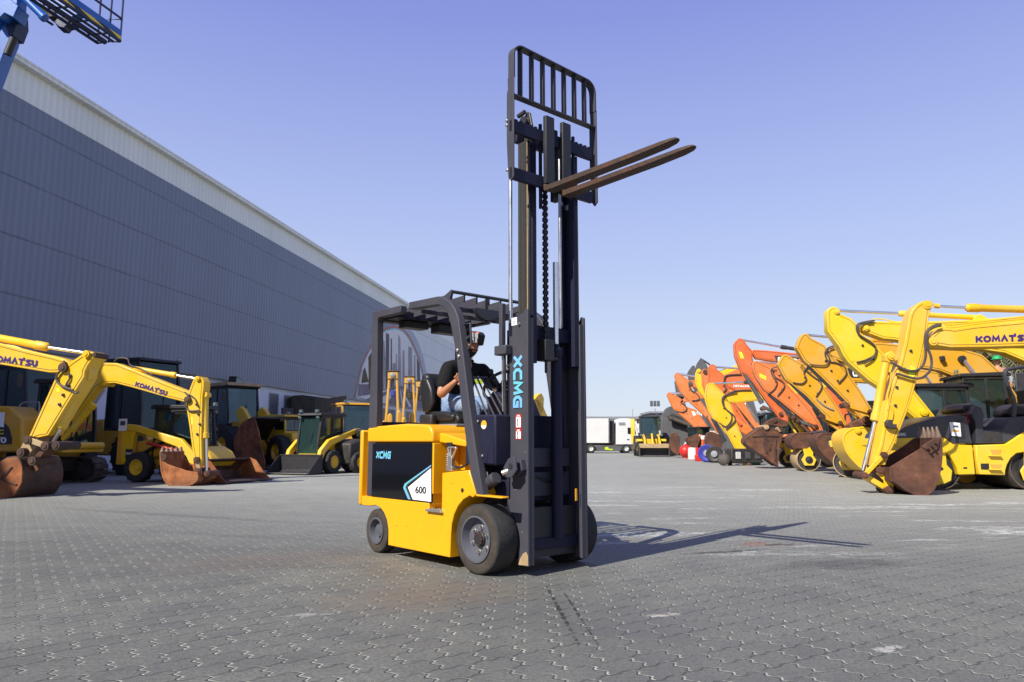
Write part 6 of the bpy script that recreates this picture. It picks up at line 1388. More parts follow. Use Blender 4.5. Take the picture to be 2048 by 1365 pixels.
far_bucket('round backed rusty bucket hanging above the red ball', mp_(S8, [(420, 480), (430, 440), (510, 420), (600, 380), (640, 450), (600, 560), (570, 690), (480, 590)]), mp_(S8, [(600, 380), (510, 420), (430, 440), (420, 480), (480, 590), (570, 695)]), 49, 1.2, 'rust_brown')
far_bucket('ribbed tan rusty bucket above the blue wheel, left of the small yellow arm', mp_(S8, [(740, 500), (750, 400), (800, 350), (900, 380), (980, 420), (1000, 500), (960, 640), (900, 600), (770, 570)]), mp_(S8, [(980, 420), (900, 380), (800, 350), (750, 400), (740, 500), (770, 570), (900, 605), (960, 640)]), 41, 1.3, 'rust_brown')
# dark demolition arms / grapples heap at the far end
r = Rig('crusher_attachment', 'big dark grey machine with scarred steel plates at the far end of the right row', 'machine', 12.6, 58, RA, 1)
r.slab('hull', mp_(S9, [(20, 900), (25, 780), (60, 710), (100, 695), (130, 720), (200, 790), (330, 900), (330, 1080), (20, 1100)]), 3.0, 'mach_grey', b=-1.5)
r.slab('side_plate', mp_(S9, [(65, 790), (110, 760), (200, 800), (300, 890), (220, 900), (140, 860)]), .1, 'dark_iron', b=.1)
r.slab('upper_plate', mp_(S9, [(133, 470), (150, 455), (210, 580), (220, 615), (150, 600)]), .4, 'mach_grey', b=.0); r.slab('upper_post', mp_(S9, [(135, 600), (220, 612), (260, 800), (180, 800)]), .3, 'mach_grey', b=-.4)
r.barrel('ram', S9(330, 890), S9(80, 800), .16, 'track_iron', b=.5); r.rod('ram_rod', S9(330, 890), S9(430, 920), .1, 'rust_dark', b=.5)

# skid steer loaders seen end-on in the right row
def skid(label, x, y, ang, body, side, grp, name_text=None, s=1.0, bucket=True, arm=None, guard=False):
    t = thing('skid_steer_loader', label, 'skid steer loader', (x, y, 0), ang, grp); arm = arm or body
    r = Rig.__new__(Rig); r.root = t
    MB().xz([(-1.5, .35), (-1.5, 1.05), (-1.0, 1.12), (-.2, .95), (.35, .62), (.35, .30)], -.46, .46).build('chassis', body, t, .03)
    for sgn in (-1, 1):
        for xx in (-.05, -1.12): wheel(t, (xx, sgn * .72, .39), (0, sgn, 0), .39, .28, .21, 'mach_yellow' if body != 'white_paint' else 'dark_iron', lugs=12)
        MB().xz([(-1.75, .45), (-1.75, 1.40), (-1.62, 1.52), (-1.40, 1.50), (-1.30, 1.36), (-1.40, 1.2), (-1.45, .45)], sgn * .60 - .09, sgn * .60 + .09).build('arm_tower', side or body, t, .03)
        MB().xz([(-1.62, 1.36), (-1.60, 1.50), (-1.35, 1.50), (.10, 1.12), (.50, .78), (.62, .42), (.52, .20), (.40, .20), (.42, .45), (.28, .68), (-.02, .92), (-1.30, 1.32)], sgn * .66 - .07, sgn * .66 + .07).build('lift_arm', arm, t, .02)
        MB().cyl((-1.3, sgn * .52, .7), (-.4, sgn * .56, 1.12), .045, n=12).build('lift_cylinder', 'black_steel', t)
        MB().box(.27, .34, sgn * .38 - .05, sgn * .38 + .05, 1.82, 1.90).build('work_lamp', 'clear_lens', t, .01)
    MB().box(.44, .56, -.60, .60, .46, .60).build('arm_crossbar', arm, t, .02)
    cb = add_cab(r, -1.0, .20, -.46, .46, .62, 1.98, gl='cab_glass', slope=.10, guard=guard)
    if bucket:
        bp = [(.60, .62), (.58, .10), (.70, .02), (1.30, .015), (1.30, .04), (.74, .06), (.64, .14), (.64, .60)]
        m = MB(); m.xz(bp, -.87, .87)
        bo = m.build('bucket', 'black_steel', t, .006)
        for sgn in (-1, 1): MB().xz([(.60, .62), (.58, .10), (.70, .02), (1.30, .015), (1.18, .16), (.72, .60)], sgn * .86 - .015, sgn * .86 + .015).build('side_plate', 'black_steel', bo, .004)
        MB().box(1.18, 1.36, -.86, .86, .041, .056).build('cutting_edge', 'zinc', bo)
        MB().box(.585, .66, -.87, .87, .60, .64).build('bucket_rim', 'dark_iron', bo)
    return t
g1 = G(658, 948); hd_ = math.atan2(-.9, -.42); hv = Vector((math.cos(hd_), math.sin(hd_), 0)); lv = Vector((-hv.y, hv.x, 0))
og = g1 - lv * .86 + Vector((.15, 0, 0))
t = skid('yellow skid steer loader with black front bucket and glazed cab facing the yard', og.x, og.y, hd_, 'mach_yellow', None, None)
lettering('lettering', 'CAT', 'white_text', t, (-1.72, .702, 1.08), (.26, 0, 0), (0, 0, .13), .0, .05) if False else lettering('lettering', 'CAT', 'white_text', t, (-1.50, .697, 1.12), (-.24, 0, 0), (0, 0, .12), .004, .05)
for (px, py, lab, bodym, sidem, yaw, txt) in ((1377, 914, 'white and orange skid steer loader directly behind the red ball', 'white_paint', 'mach_vermilion', .35, 'S150'), (1404, 920, 'white and orange skid steer loader marked S175 beside the blue wheel', 'white_paint', 'mach_vermilion', .3, 'S175')):
    x, y = gxy(px, py - 3); t = skid(lab, x + .2, y + 2.2, PI / 2 + yaw, bodym, sidem, 'white skid steer loaders in the right row', s=1, bucket=False)
    MB().xz([(-1.80, .40), (-1.92, .55), (-1.92, 1.25), (-1.80, 1.45), (-1.74, 1.45), (-1.74, .40)], -.70, .70).build('rear_door', 'white_paint', t, .04)
    lettering('lettering', txt, 'black_text', t, (-1.925, .45, .92), (0, -.7, 0), (0, 0, .22), .006, .03)
    MB().box(-1.94, -1.80, .50, .72, .42, 1.2).build('corner_panel', 'mach_vermilion', t, .02)
# red ball, drums, wheels on the ground
def small(name, label, cat, mb, mat, loc, bevel=0, group=None):
    o = mb.build(name, mat, None, bevel); o.location = loc; return tag(o, label, cat, group)
x, y = gxy(1372, 917); small('marker_ball', 'glossy red ball as big as a wheel at the foot of the right row', 'ball', MB().ball((0, 0, .45), .42, 24).cyl((0, 0, .0), (0, 0, .08), .2).cyl((0, 0, .84), (0, 0, .92), .06), 'red_paint', (x, y, 0))
x, y = gxy(1386, 919); small('traffic_barrel', 'white road barrel lying near the red ball', 'barrel', MB().lathe((0, 0, 0), (0, 0, 1), [(0, .28), (.05, .30), (.3, .29), (.6, .27), (.7, .25)], 20), 'white_paint', (x, y, 0))
x, y = gxy(1393, 919); small('traffic_barrel', 'red road barrel right of the white one', 'barrel', MB().lathe((0, 0, 0), (0, 0, 1), [(0, .28), (.05, .30), (.3, .29), (.6, .27), (.7, .25)], 20), 'red_paint', (x, y, 0))
x, y = gxy(1399, 923); small('fuel_can', 'small dark red can on the ground left of the blue wheel', 'can', MB().box(-.22, .22, -.15, .15, 0, .34).box(-.06, .06, -.04, .04, .34, .40), 'red_paint', (x, y, 0), .03)
for px, py, mat, lab, rr in ((1415, 925, 'blue_paint', 'blue road sweeper brush wheel leaning in the right row', .45), (1430, 926, 'dark_iron', 'dark disc brush wheel just right of the blue one', .42)):
    x, y = gxy(px, py); t = thing('brush_wheel', lab, 'brush', (x, y, 0), .4, 'brush wheels in the right row')
    b_ = MB(); b_.lathe((0, 0, rr), (-.7, -.7, .1), [(-.25, rr * .8), (-.2, rr), (.15, rr), (.2, rr * .85), (.1, rr * .3)], 30); b_.build('bristles', mat, t)
    MB().lathe((0, 0, rr), (-.7, -.7, .1), [(.1, .18), (.24, .16), (.26, .001)], 16).build('hub', 'grey_paint', t)
x, y = gxy(1448, 932); small('steel_dish', 'dusty steel dish lying left of the bare yellow arm tip', 'dish', MB().lathe((0, 0, .28), (-.5, -.8, .3), [(0, .28), (.05, .26), (.12, .16), (.14, .001)], 24), 'track_iron', (x, y, 0))
x, y = gxy(1512, 930); small('gas_cylinder', 'bright green cylinder standing behind the bare yellow arm tip', 'gas cylinder', MB().lathe((0, 0, 0), (0, 0, 1), [(0, .16), (.02, .2), (.7, .2), (.85, .12), (.9, .05), (1.0, .05)], 18), 'green_paint', (x, y, 0))
x, y = gxy(1500, 932); t = thing('hydraulic_breaker', 'black hydraulic hammer lying behind the bare yellow arm tip', 'hydraulic hammer', (x, y + .6, 0), .3)
MB().box(-.9, .7, -.3, .3, .1, .75).build('housing', 'dark_iron', t, .05); MB().cyl((.7, 0, .4), (1.5, 0, .25), .1).build('chisel', 'track_iron', t)
for k in range(3): MB().box(-.7 + k * .5, -.45 + k * .5, -.33, -.29, .3, .6).build('cover_plate', 'white_paint' if k == 0 else 'mach_grey', t, .01)

# ---- left side: excavator A with the big rusty bucket
LA_ = -TH
L1 = lambda X, Y: (X / 3.4125, 640 + Y / 3.4125)
L2_ = lambda X, Y: (350 + X / 4.55, 700 + Y / 4.55)
x, y = gxy(60, 998)
r = Rig('excavator', 'yellow excavator at the left edge with its big rusty bucket curled on the ground', 'excavator', x, y + .3, LA_, -1, 'excavators parked along the left side')
W_ = .36
bm_ = r.slab('boom', mp_(L1, [(-1500, 400), (-900, 60), (-300, 105), (0, 160), (200, 212), (350, 245), (440, 270), (478, 290), (462, 335), (430, 358), (340, 362), (0, 306), (-300, 270), (-800, 250), (-1300, 560)]), W_, 'mach_yellow')
r.slab('arm', mp_(L1, [(380, 390), (445, 320), (480, 290), (560, 235), (590, 213), (640, 222), (648, 245), (600, 310), (580, 350), (575, 390), (470, 560), (330, 790), (265, 805), (195, 800)]), W_, 'mach_yellow')
r.barrel('arm_cylinder', L1(-300, 70), L1(330, 188), .075, 'mach_yellow'); r.rod('piston_rod', L1(330, 190), L1(570, 225), .034, 'chrome')
r.pin('pin', *L1(590, 234), .07, .42, 'mach_yellow'); r.pin('pin', *L1(430, 325), .09, .44, 'rust_dark'); r.pin('pin', *L1(640, 240), .06, .3, 'rust_dark')
r.slab('cylinder_lug', mp_(L1, [(600, 310), (612, 330), (610, 370), (600, 410), (570, 410), (560, 360)]), .2, 'mach_yellow')
r.barrel('bucket_cylinder', L1(550, 420), L1(410, 740), .095, 'mach_yellow', b=-.02); r.rod('piston_rod', L1(410, 740), L1(365, 835), .042, 'chrome', b=-.02)
r.hose('hydraulic_hose', mp_(L1, [(435, 280), (440, 300), (410, 350), (388, 380), (390, 420), (430, 455), (500, 480)]), .022, b=-.22)
r.hose('hydraulic_hose', mp_(L1, [(465, 360), (475, 400), (450, 450), (480, 480), (520, 500), (535, 490)]), .018, b=-.21)
r.hose('steel_pipe', mp_(L1, [(0, 168), (100, 182), (200, 222), (340, 268), (420, 275)]), .014, b=-.1, mat='mach_yellow')
r.text('KOMATSU', L1(-70, 282), L1(255, 322), 12.8, 'purple_text', -W_ / 2 - .001, .035)
r.slab('warning_label', mp_(L1, [(385, 470), (405, 462), (408, 490), (388, 498)]), .004, 'sticker_yellow', b=-.183, bevel=0)
for bo in (-.22, .22): link(r, 'rocker_link', L1(190, 820), L1(310, 862), 5.5, .06, 'tan_steel', bo)
link(r, 'rocker_link', L1(310, 862), L1(385, 860), 5, .3, 'rust_brown'); link(r, 'bucket_link', L1(300, 880), L1(235, 960), 5, .26, 'rust_brown')
for p in (L1(190, 822), L1(310, 862), L1(385, 858), L1(145, 905), L1(222, 962)): r.pin('pin', *p, .085, .5, 'rust_dark')
r.slab('arm_tip', mp_(L1, [(170, 810), (260, 800), (240, 870), (190, 930), (150, 925), (130, 890)]), .3, 'tan_steel')
bk = r.bucket(mp_(L1, [(45, 942), (120, 938), (152, 1005), (152, 1110), (92, 1212), (0, 1226), (-80, 1190), (-120, 1080), (-60, 990)]), mp_(L1, [(45, 942), (120, 938), (152, 1005), (152, 1110), (92, 1212), (0, 1226), (-60, 1195)]), 1.0, 'rust_dark', b=.35)
r.slab('side_plate', mp_(L1, [(46, 944), (119, 940), (150, 1006), (150, 1109), (91, 1210), (0, 1222), (-70, 1180), (-60, 1000)]), .02, 'rust_orange', bk, b=-.165)
r.slab('side_rib', mp_(L1, [(0, 1080), (70, 1000), (85, 1005), (20, 1085), (115, 1120), (110, 1135), (0, 1095)]), .02, 'rust_brown', bk, b=-.185)
for bo in (.12, .5): r.slab('bucket_ear', mp_(L1, [(200, 930), (240, 935), (270, 1010), (250, 1040), (215, 1010)]), .05, 'rust_brown', bk, b=bo)
digger_body(r, -8.2, 'mach_yellow')
# ---- B: small excavator with its body in view
x, y = gxy(362, 972)
r = Rig('excavator', 'small yellow excavator with arched boom and dark cab behind the near left arm', 'excavator', x, y + .25, LA_, -1, 'excavators parked along the left side')
W_ = .30
r.slab('boom', mp_(L1, [(380, 790), (440, 640), (520, 500), (590, 385), (620, 345), (660, 315), (710, 293), (790, 295), (920, 345), (1100, 420), (1285, 492), (1300, 530), (1285, 556), (1262, 562), (1150, 535), (1050, 505), (900, 462), (780, 432), (700, 438), (655, 468), (590, 560), (490, 700), (440, 800)]), W_, 'mach_yellow')
r.slab('arm', mp_(L2_, [(95, 480), (105, 430), (150, 310), (168, 268), (185, 248), (240, 255), (262, 285), (262, 340), (250, 420), (245, 600), (240, 800), (245, 1000), (235, 1060), (200, 1040), (170, 985), (150, 860), (130, 700)]), W_, 'mach_yellow')
r.text('KOMATSU', L1(920, 452), L1(1137, 520), 9.6, 'purple_text', -W_ / 2 - .001, .035)
r.barrel('arm_cylinder', L1(915, 332), L1(1205, 380), .062, 'mach_yellow', b=.02); r.rod('piston_rod', L1(1205, 380), L1(1330, 400), .026, 'chrome', b=.02)
r.barrel('boom_cylinder', L1(432, 822), L1(645, 568), .085, 'mach_yellow', b=-.26); r.rod('piston_rod', L1(645, 568), L1(712, 480), .036, 'chrome', b=-.26)
r.barrel('bucket_cylinder', L2_(272, 420), L2_(276, 810), .075, 'mach_yellow', b=-.02); r.rod('piston_rod', L2_(280, 810), L2_(287, 1100), .034, 'chrome', b=-.02)
r.slab('cylinder_lug', mp_(L2_, [(255, 370), (290, 390), (295, 420), (270, 440), (250, 430)]), .2, 'mach_yellow')
r.pin('pin', *L1(1280, 545), .085, .38, 'rust_dark'); r.pin('pin', *L2_(205, 262), .06, .36, 'mach_yellow'); r.pin('pin', *L1(703, 440), .05, .34, 'mach_yellow')
r.hose('hydraulic_hose', mp_(L1, [(1260, 495), (1285, 520), (1268, 560), (1270, 600), (1300, 622), (1360, 618)]), .02, b=-.19)
r.hose('hydraulic_hose', mp_(L1, [(1290, 510), (1330, 540), (1355, 600)]), .016, b=-.18)
r.hose('hydraulic_hose', mp_(L1, [(780, 285), (810, 262), (870, 268), (890, 310), (960, 335), (1040, 375)]), .018, b=-.05)
r.hose('hydraulic_hose', mp_(L1, [(490, 690), (480, 730), (490, 790), (440, 830)]), .02, b=-.3)
r.hose('steel_pipe', mp_(L1, [(790, 300), (920, 348), (1080, 420), (1270, 488)]), .013, b=-.1, mat='mach_yellow')
r.slab('warning_label', mp_(L2_, [(145, 615), (160, 610), (162, 680), (148, 680)]), .004, 'sticker_yellow', b=-.153, bevel=0)
for bo in (-.17, .17): link(r, 'rocker_link', L2_(195, 1000), L2_(225, 1130), 3.6, .04, 'tan_steel', bo)
link(r, 'bucket_link', L2_(300, 1120), L2_(230, 1190), 3.5, .2, 'rust_brown')
for p in (L2_(195, 1000), L2_(290, 1125), L2_(205, 1100)): r.pin('pin', *p, .07, .42, 'rust_brown')
bk = r.bucket(mp_(L1, [(1092, 905), (1110, 960), (1140, 985), (1275, 1030), (1345, 1040), (1350, 1090), (1290, 1132), (1185, 1136), (1130, 1110), (1105, 1050), (1095, 980)]), mp_(L1, [(1092, 900), (1095, 980), (1105, 1050), (1130, 1110), (1185, 1136), (1290, 1132), (1350, 1090), (1345, 1040)]), .95, 'rust_orange', teeth=(L1(1092, 905), L1(1095, 868)), nteeth=5, b=.15, tmat='tooth_steel')
r.slab('side_cutter', mp_(L1, [(1092, 905), (1140, 930), (1125, 965), (1100, 960)]), .03, 'rust_dark', bk, b=-.34)
# its body
ac = -4.35
for b in (-.95, .95): add_tracks(r, ac - 1.45, ac + 1.35, b, .5, .66)
MB().box(ac - .7, ac + .7, -.70, .70, .3, .62).build('carbody', 'dark_iron', r.root); MB().cyl((ac, 0, .62), (ac, 0, .78), .5, n=24).build('slew_ring', 'dark_iron', r.root)
hp_ = [(ac + 1.15, .80), (ac + 1.15, .98), (ac + .75, 1.05), (ac + .70, 1.62), (ac + .3, 1.90), (ac - 1.1, 1.95), (ac - 1.4, 1.7), (ac - 1.45, .9), (ac - 1.3, .80)]
ub = MB().xz(hp_, -1.1, -.30).build('upper_body', 'mach_amber', r.root, .06)
MB().xz([(ac - .25, .80), (ac - .25, 1.86), (ac - 1.1, 1.92), (ac - 1.38, 1.7), (ac - 1.43, .9), (ac - 1.28, .80)], -.297, 1.1).build('counterweight', 'mach_amber', r.root, .06)
MB().box(ac - .3, ac + 1.25, -.30, 1.08, .78, .92).build('deck', 'mach_yellow', r.root, .02)
sp2 = r.slab('badge_panel', [(-60, 847), (8, 846), (17, 856), (23, 878), (22, 889), (-60, 889)], .03, 'hood_black', ub, b=-1.11, bevel=0)
r.text('PC', (-12, 868), (8, 869), 9, 'sticker_yellow', -1.135, .03, sp2); r.text('70', (-10, 886), (13, 887), 12, 'white_text', -1.135, .03, sp2)
pn9 = r.slab('paper_notice', [(-8, 826), (9, 825), (7, 855), (-9, 853)], .012, 'paper', ub, b=-1.13, bevel=0)
add_cab(r, ac - .15, ac + .92, .22, 1.06, .92, 2.62, gl='dark_glass', slope=.06)
for (u, b) in ((ac + .95, -.9),): MB().tube(smooth_path([(u, b, 1.0), (u, b, 1.9), (u - .1, b + .02, 2.0), (u - .45, b + .02, 2.0), (u - .55, b, 1.9)], 4), .02, 8).build('handrail', 'grey_paint', r.root)
MB().box(ac + 1.05, ac + 1.12, -.80, -.62, 2.15, 2.45).build('mirror', 'black_plastic', r.root, .03)
MB().cyl((ac + 1.25, .1, .95), (ac + 1.25, 1.0, .95), .09).build('swing_cylinder', 'mach_yellow', r.root)
# ---- C: skid steer facing right with a wide rusty bucket and a meshed cab
def loader_bucket(r, bp, ends, y0, y1, mat, sm, ofs=(0, 0)):
    q = [(a + ofs[0], z + ofs[1]) for a, z in bp]; o = MB().xz(q, y0, y1).build('bucket', mat, r.root, .008)
    for yy in (y0, y1): MB().xz([(a + ofs[0], z + ofs[1]) for a, z in ends], yy - .02, yy + .02).build('side_plate', sm, o, .005)
    return o
hd_ = rad(-14); hv = Vector((math.cos(hd_), math.sin(hd_), 0)); lv = Vector((-hv.y, hv.x, 0))
og = G(457, 969) - hv * 1.75 + lv * .98
t = skid('yellow skid steer loader with meshed cab and wide rusty bucket behind the small excavator', og.x, og.y, hd_, 'mach_amber', 'mach_yellow', None, bucket=False, arm='mach_yellow', guard=True)
rc = Rig.__new__(Rig); rc.root = t; rc.o = og; rc.ang = hd_; rc.U = hv; rc.V = lv; rc.near = -1
loader_bucket(rc, [(1.05, .62), (.80, .55), (.62, .30), (.72, .05), (1.75, .02), (1.75, .05), (.76, .10), (.68, .30), (.84, .50), (1.06, .58)], [(1.05, .62), (.80, .55), (.62, .30), (.72, .05), (1.75, .015), (1.55, .16), (1.22, .55)], -.98, .98, 'rust_dark', 'rust_orange')
MB().xz([(.35, .30), (.35, .85), (.50, .95), (.78, .80), (.95, .55), (.62, .30)], -.55, .55).build('front_frame', 'mach_yellow', t, .05)
MB().cyl((-.9, -.745, 1.02), (.1, -.745, .80), .04, n=12).build('lift_cylinder', 'red_paint', t)
bd_ = MB().box(-1.60, -1.38, -.705, -.69, .62, .86).build('side_badge', 'hood_black', t, .01)
lettering('lettering', '236B', 'white_text', bd_, (-1.58, -.709, .72), (.18, 0, 0), (0, 0, .05), .003, .03)
A_ = rc.P(237, 862, -.72); B_2 = rc.P(255, 838, -.72)
pn_ = MB().box(A_.x, B_2.x, -.73, -.722, A_.z, B_2.z).build('paper_notice', 'paper', t)
MB().box(A_.x + .05, B_2.x - .05, -.734, -.731, A_.z + .14, B_2.z - .06).build('printed_photo', 'mach_grey', pn_)
MB().box(A_.x - .02, -1.70, -.72, -.60, .45, 1.40).build('rear_panel', 'mach_amber', t, .02)
# ---- D: big wheel loader with the tall rusty bucket
x, y = gxy(560, 938)
r = Rig('wheel_loader', 'large wheel loader with dark teal glazed cab and huge rusty bucket raised in front', 'wheel loader', x - .6, y + 1.2, LA_ - .55, -1)
q = loader_bucket(r, [(1.15, 2.02), (.3, 1.80), (-.25, 1.15), (-.15, .45), (.5, .12), (2.0, .05), (2.0, .10), (.55, .18), (-.06, .5), (-.16, 1.15), (.36, 1.73), (1.18, 1.95)], [(1.15, 2.02), (.3, 1.80), (-.25, 1.15), (-.15, .45), (.5, .12), (2.0, .03), (2.05, .3), (1.5, 1.5)], -1.7, 1.7, 'dark_iron', 'rust_orange')
for sgn in (-1, 1):
    wheel(r.root, (-1.9, sgn * 1.05, .85), (0, sgn, 0), .85, .6, .4, 'mach_yellow', lugs=16); wheel(r.root, (-5.0, sgn * 1.05, .85), (0, sgn, 0), .85, .6, .4, 'mach_yellow', lugs=16)
    MB().xz([(-2.2, 2.3), (-1.9, 2.55), (-1.6, 2.4), (-.6, 1.5), (.1, .9), (.0, .5), (-.9, 1.1), (-2.0, 1.9)], sgn * .5 - .09, sgn * .5 + .09).build('lift_arm', 'mach_yellow', r.root, .03)
MB().xz([(-2.6, .8), (-2.6, 1.9), (-1.5, 1.9), (-1.1, 1.2), (-1.2, .7)], -.55, .55).build('front_frame', 'mach_amber', r.root, .04)
MB().xz([(-6.4, 1.0), (-6.4, 2.1), (-4.3, 2.3), (-4.2, 1.7), (-2.7, 1.6), (-2.7, .9)], -.85, .85).build('rear_frame', 'mach_amber', r.root, .06)
add_cab(r, -4.3, -2.75, -.75, .75, 1.75, 3.45)
MB().xz([(-4.45, 3.46), (-2.5, 3.46), (-2.55, 3.60), (-4.4, 3.62)], -.85, .85).build('sunshade', 'tan_steel', r.root, .02)
# ---- machines behind the skid steer
def cabbed_machine(label, px, py, ang, mat, name='wheel_loader', cat='wheel loader', grp='yellow machines in the background left of the forklift', h=3.2, gl='cab_glass', frame=None):
    x, y = gxy(px, py); r = Rig(name, label, cat, x, y, ang, -1, grp)
    MB().xz([(-3, .7), (-3, 1.7), (-1.2, 1.8), (-1.1, 1.5), (1.1, 1.4), (1.3, .9), (1.0, .6), (-2.6, .6)], -.75, .75).build('chassis', mat, r.root, .05)
    for sgn in (-1, 1):
        for xx in (-2.1, .6): wheel(r.root, (xx, sgn * .95, .65), (0, sgn, 0), .65, .45, .32, mat, lugs=14)
    add_cab(r, -1.1, .5, -.75, .75, 1.45, h, frame=frame or mat, gl=gl); return r
cabbed_machine('yellow loader with a yellow framed glass cab behind the skid steer', 706, 931, LA_ - .9, 'mach_amber', h=2.75)
cabbed_machine('low roofed machine with pale roof between big bucket and skid steer', 585, 936, LA_ - .6, 'mach_yellow', 'compact_loader', 'loader', h=2.1)
cabbed_machine('loader with tall black framed cab behind the small excavator boom lettering', 285, 948, LA_ - .35, 'mach_amber', h=3.75, frame='black_steel', gl='dark_glass')
cabbed_machine('loader with black cab and mirror at the left edge behind the long yellow arm', 62, 957, LA_ - .3, 'mach_amber', h=3.25, frame='black_steel', gl='dark_glass')
x, y = gxy(665, 925)
t = thing('covered_stack', 'brown tarpaulin covered stack standing against the white wall', 'covered stack', (x - 2.6, y + 6.5, 0), -TH - .5)
b_ = MB(); b_.xy([(-1.5, -1.2), (1.5, -1.3), (1.6, 1.2), (-1.4, 1.2)], 0, 2.5); b_.build('crate', 'black_steel', t)
b_ = MB(); n = 14; A = []; Bt = []
for i in range(n):
    a = 2 * PI * i / n; A.append(Vector((2.1 * math.cos(a) * 1.0, 1.5 * math.sin(a), 3.7 + .12 * math.sin(3 * a)))); Bt.append(Vector((1.95 * math.cos(a) + .12 * math.sin(5 * a), 1.42 * math.sin(a) + .1 * math.cos(4 * a), .35 + .25 * math.sin(7 * a))))
b_.prism(A, Bt); b_.build('tarpaulin', 'tarp', t)
# ---- three yellow A-frames and smaller equipment seen under the guard
Z = lambda X, Y: (560 + X / 5.25, 620 + Y / 5.25)
for k, (ax_, ay, lx, rx, dist, lab) in enumerate(((1190, 640, 1128, 1250, 30, 'nearest and tallest of the three yellow A-frame stands'), (1362, 698, 1305, 1420, 34, 'middle one of the three yellow A-frame stands'), (1485, 742, 1432, 1535, 38, 'smallest and farthest of the three yellow A-frame stands'))):
    tp_, l_, r__ = W(*Z(ax_, ay), dist), W(*Z(lx, 1190), dist), W(*Z(rx, 1190), dist)
    k_ = dist / 30; sp_ = .36 * k_; tw_ = .15 * k_; hh = tp_.z
    t = thing('a_frame_stand', lab, 'A-frame', (tp_.x, dist, 0), 0, 'yellow A-frame stands by the mural')
    for sgn in (-1, 1):
        lo = [Vector((sgn * sp_ + dx, dy, 0)) for dx, dy in ((-.05, -.09), (.05, -.09), (.05, .09), (-.05, .09))]; hi = [Vector((sgn * tw_ + dx, dy, hh - .25)) for dx, dy in ((-.04, -.08), (.04, -.08), (.04, .08), (-.04, .08))]
        MB().prism(lo, hi).build('leg', 'mach_amber', t, .008)
    hb2 = MB().xz([(-tw_ - .06, hh - .34), (tw_ + .06, hh - .34), (tw_ + .05, hh - .05), (-tw_ - .05, hh - .05)], -.13, .13).build('head_box', 'mach_amber', t, .02)
    MB().box(-tw_ - .09, tw_ + .09, -.16, .16, hh - .048, hh).build('cap', 'rust_dark', t, .01)
    MB().lathe((0, -.14, hh - .20), (0, -1, 0), [(0, .11), (.03, .11), (.05, .05), (.06, .001)], 16).build('sheave', 'grey_paint', t)
    MB().box(-.03, .03, -.03, .03, hh - .8, hh - .34).build('hook_rod', 'black_steel', t); MB().box(-.09, .09, -.06, .06, hh - 1.05, hh - .8).build('hook_block', 'blue_paint' if k == 0 else 'dark_iron', t, .03)
    MB().box(-sp_ * .62, sp_ * .62, -.04, .04, hh * .34, hh * .34 + .08).build('brace', 'mach_amber', t)
random.seed(3)
for k, (px, dist) in enumerate(((768, 27), (780, 28), (798, 29), (808, 30), (824, 31), (752, 26), (838, 33))):
    p = W(px, 840 - (k % 3) * 9, dist); t = thing('fork_mast', 'yellow upright mast of a parked machine in the low clutter seen under the overhead guard', 'machine mast', (p.x, dist, 0), .2 * k, 'yellow masts seen under the overhead guard')
    hh = p.z + random.uniform(-.1, .25)
    MB().xz([(-.09, .35), (.09, .35), (.09, hh - .1), (0, hh), (-.09, hh - .1)], -.07, .07).build('upright', 'mach_amber', t, .03)
    MB().xz([(-1.1, .3), (-1.1, 1.0), (-.5, 1.15), (.5, 1.1), (.9, .8), (.9, .3)], .1, 1.3).build('body', 'dark_iron' if k % 2 else 'mach_amber', t, .06)
    for xx in (-.7, .6): wheel(t, (xx, .1, .36), (0, -1, 0), .36, .25, .18, 'mach_yellow', lugs=10)
    MB().box(-.3, .3, .25, .9, 1.16, 1.5).build('seat', 'black_vinyl', t, .08)
# yellow excavator far behind the forklift, seen between cowl and mast
r = Rig('excavator', 'distant yellow excavator arm seen through the forklift between cowl and mast', 'excavator', 2.0, 62, PI + 1.0, 1)
r.slab('arm', [(1062, 838), (1064, 812), (1068, 800), (1078, 789), (1083, 787), (1088, 797), (1087, 818), (1080, 838), (1072, 862), (1062, 862)], .4, 'mach_yellow')
r.slab('boom', [(1070, 800), (1076, 799), (1084, 808), (1096, 835), (1110, 880), (1098, 885), (1086, 840), (1076, 815)], .4, 'mach_yellow')
digger_body(r, -3.6, 'mach_yellow', .8)

# ---- far end of the yard: truck, backhoe, mast, building, plants
TY = 69.0
r = Rig('truck', 'white lorry tractor unit with grey skirts coupled to a white box trailer', 'truck', 8.5, TY, 0, -1)
S10 = lambda X, Y: (1160 + X / 5.12, 760 + Y / 5.12)
cabm = r.slab('cab', mp_(S10, [(370, 665), (372, 420), (400, 398), (480, 396), (545, 402), (575, 470), (600, 560), (606, 640), (600, 665)]), 2.4, 'white_paint', b=1.2, bevel=.06)
for nm, L, mt_ in (('window', [(488, 490), (560, 492), (572, 556), (488, 552)], 'dark_glass'), ('roof_window', [(398, 436), (460, 436), (466, 462), (400, 464)], 'grey_paint'), ('door_handle', [(484, 606), (504, 606), (504, 616), (484, 616)], 'black_plastic')):
    r.slab(nm, mp_(S10, L), .04, mt_, cabm, b=-.02, bevel=0)
r.slab('skirt', mp_(S10, [(130, 675), (400, 672), (410, 650), (600, 650), (604, 730), (530, 735), (520, 690), (470, 670), (430, 690), (420, 730), (170, 730), (160, 690)]), 2.2, 'mach_grey', b=1.2, bevel=.03)
r.slab('reflective_panel', mp_(S10, [(255, 690), (290, 688), (292, 706), (335, 708), (335, 722), (256, 718)]), .02, 'hivis', b=.08, bevel=0)
r.slab('chassis', mp_(S10, [(-300, 655), (370, 640), (370, 672), (-300, 672)]), 1.6, 'rust_dark', b=1.2)
r.slab('rear_stack', mp_(S10, [(308, 640), (312, 420), (350, 420), (360, 640)]), 1.8, 'black_steel', b=1.2)
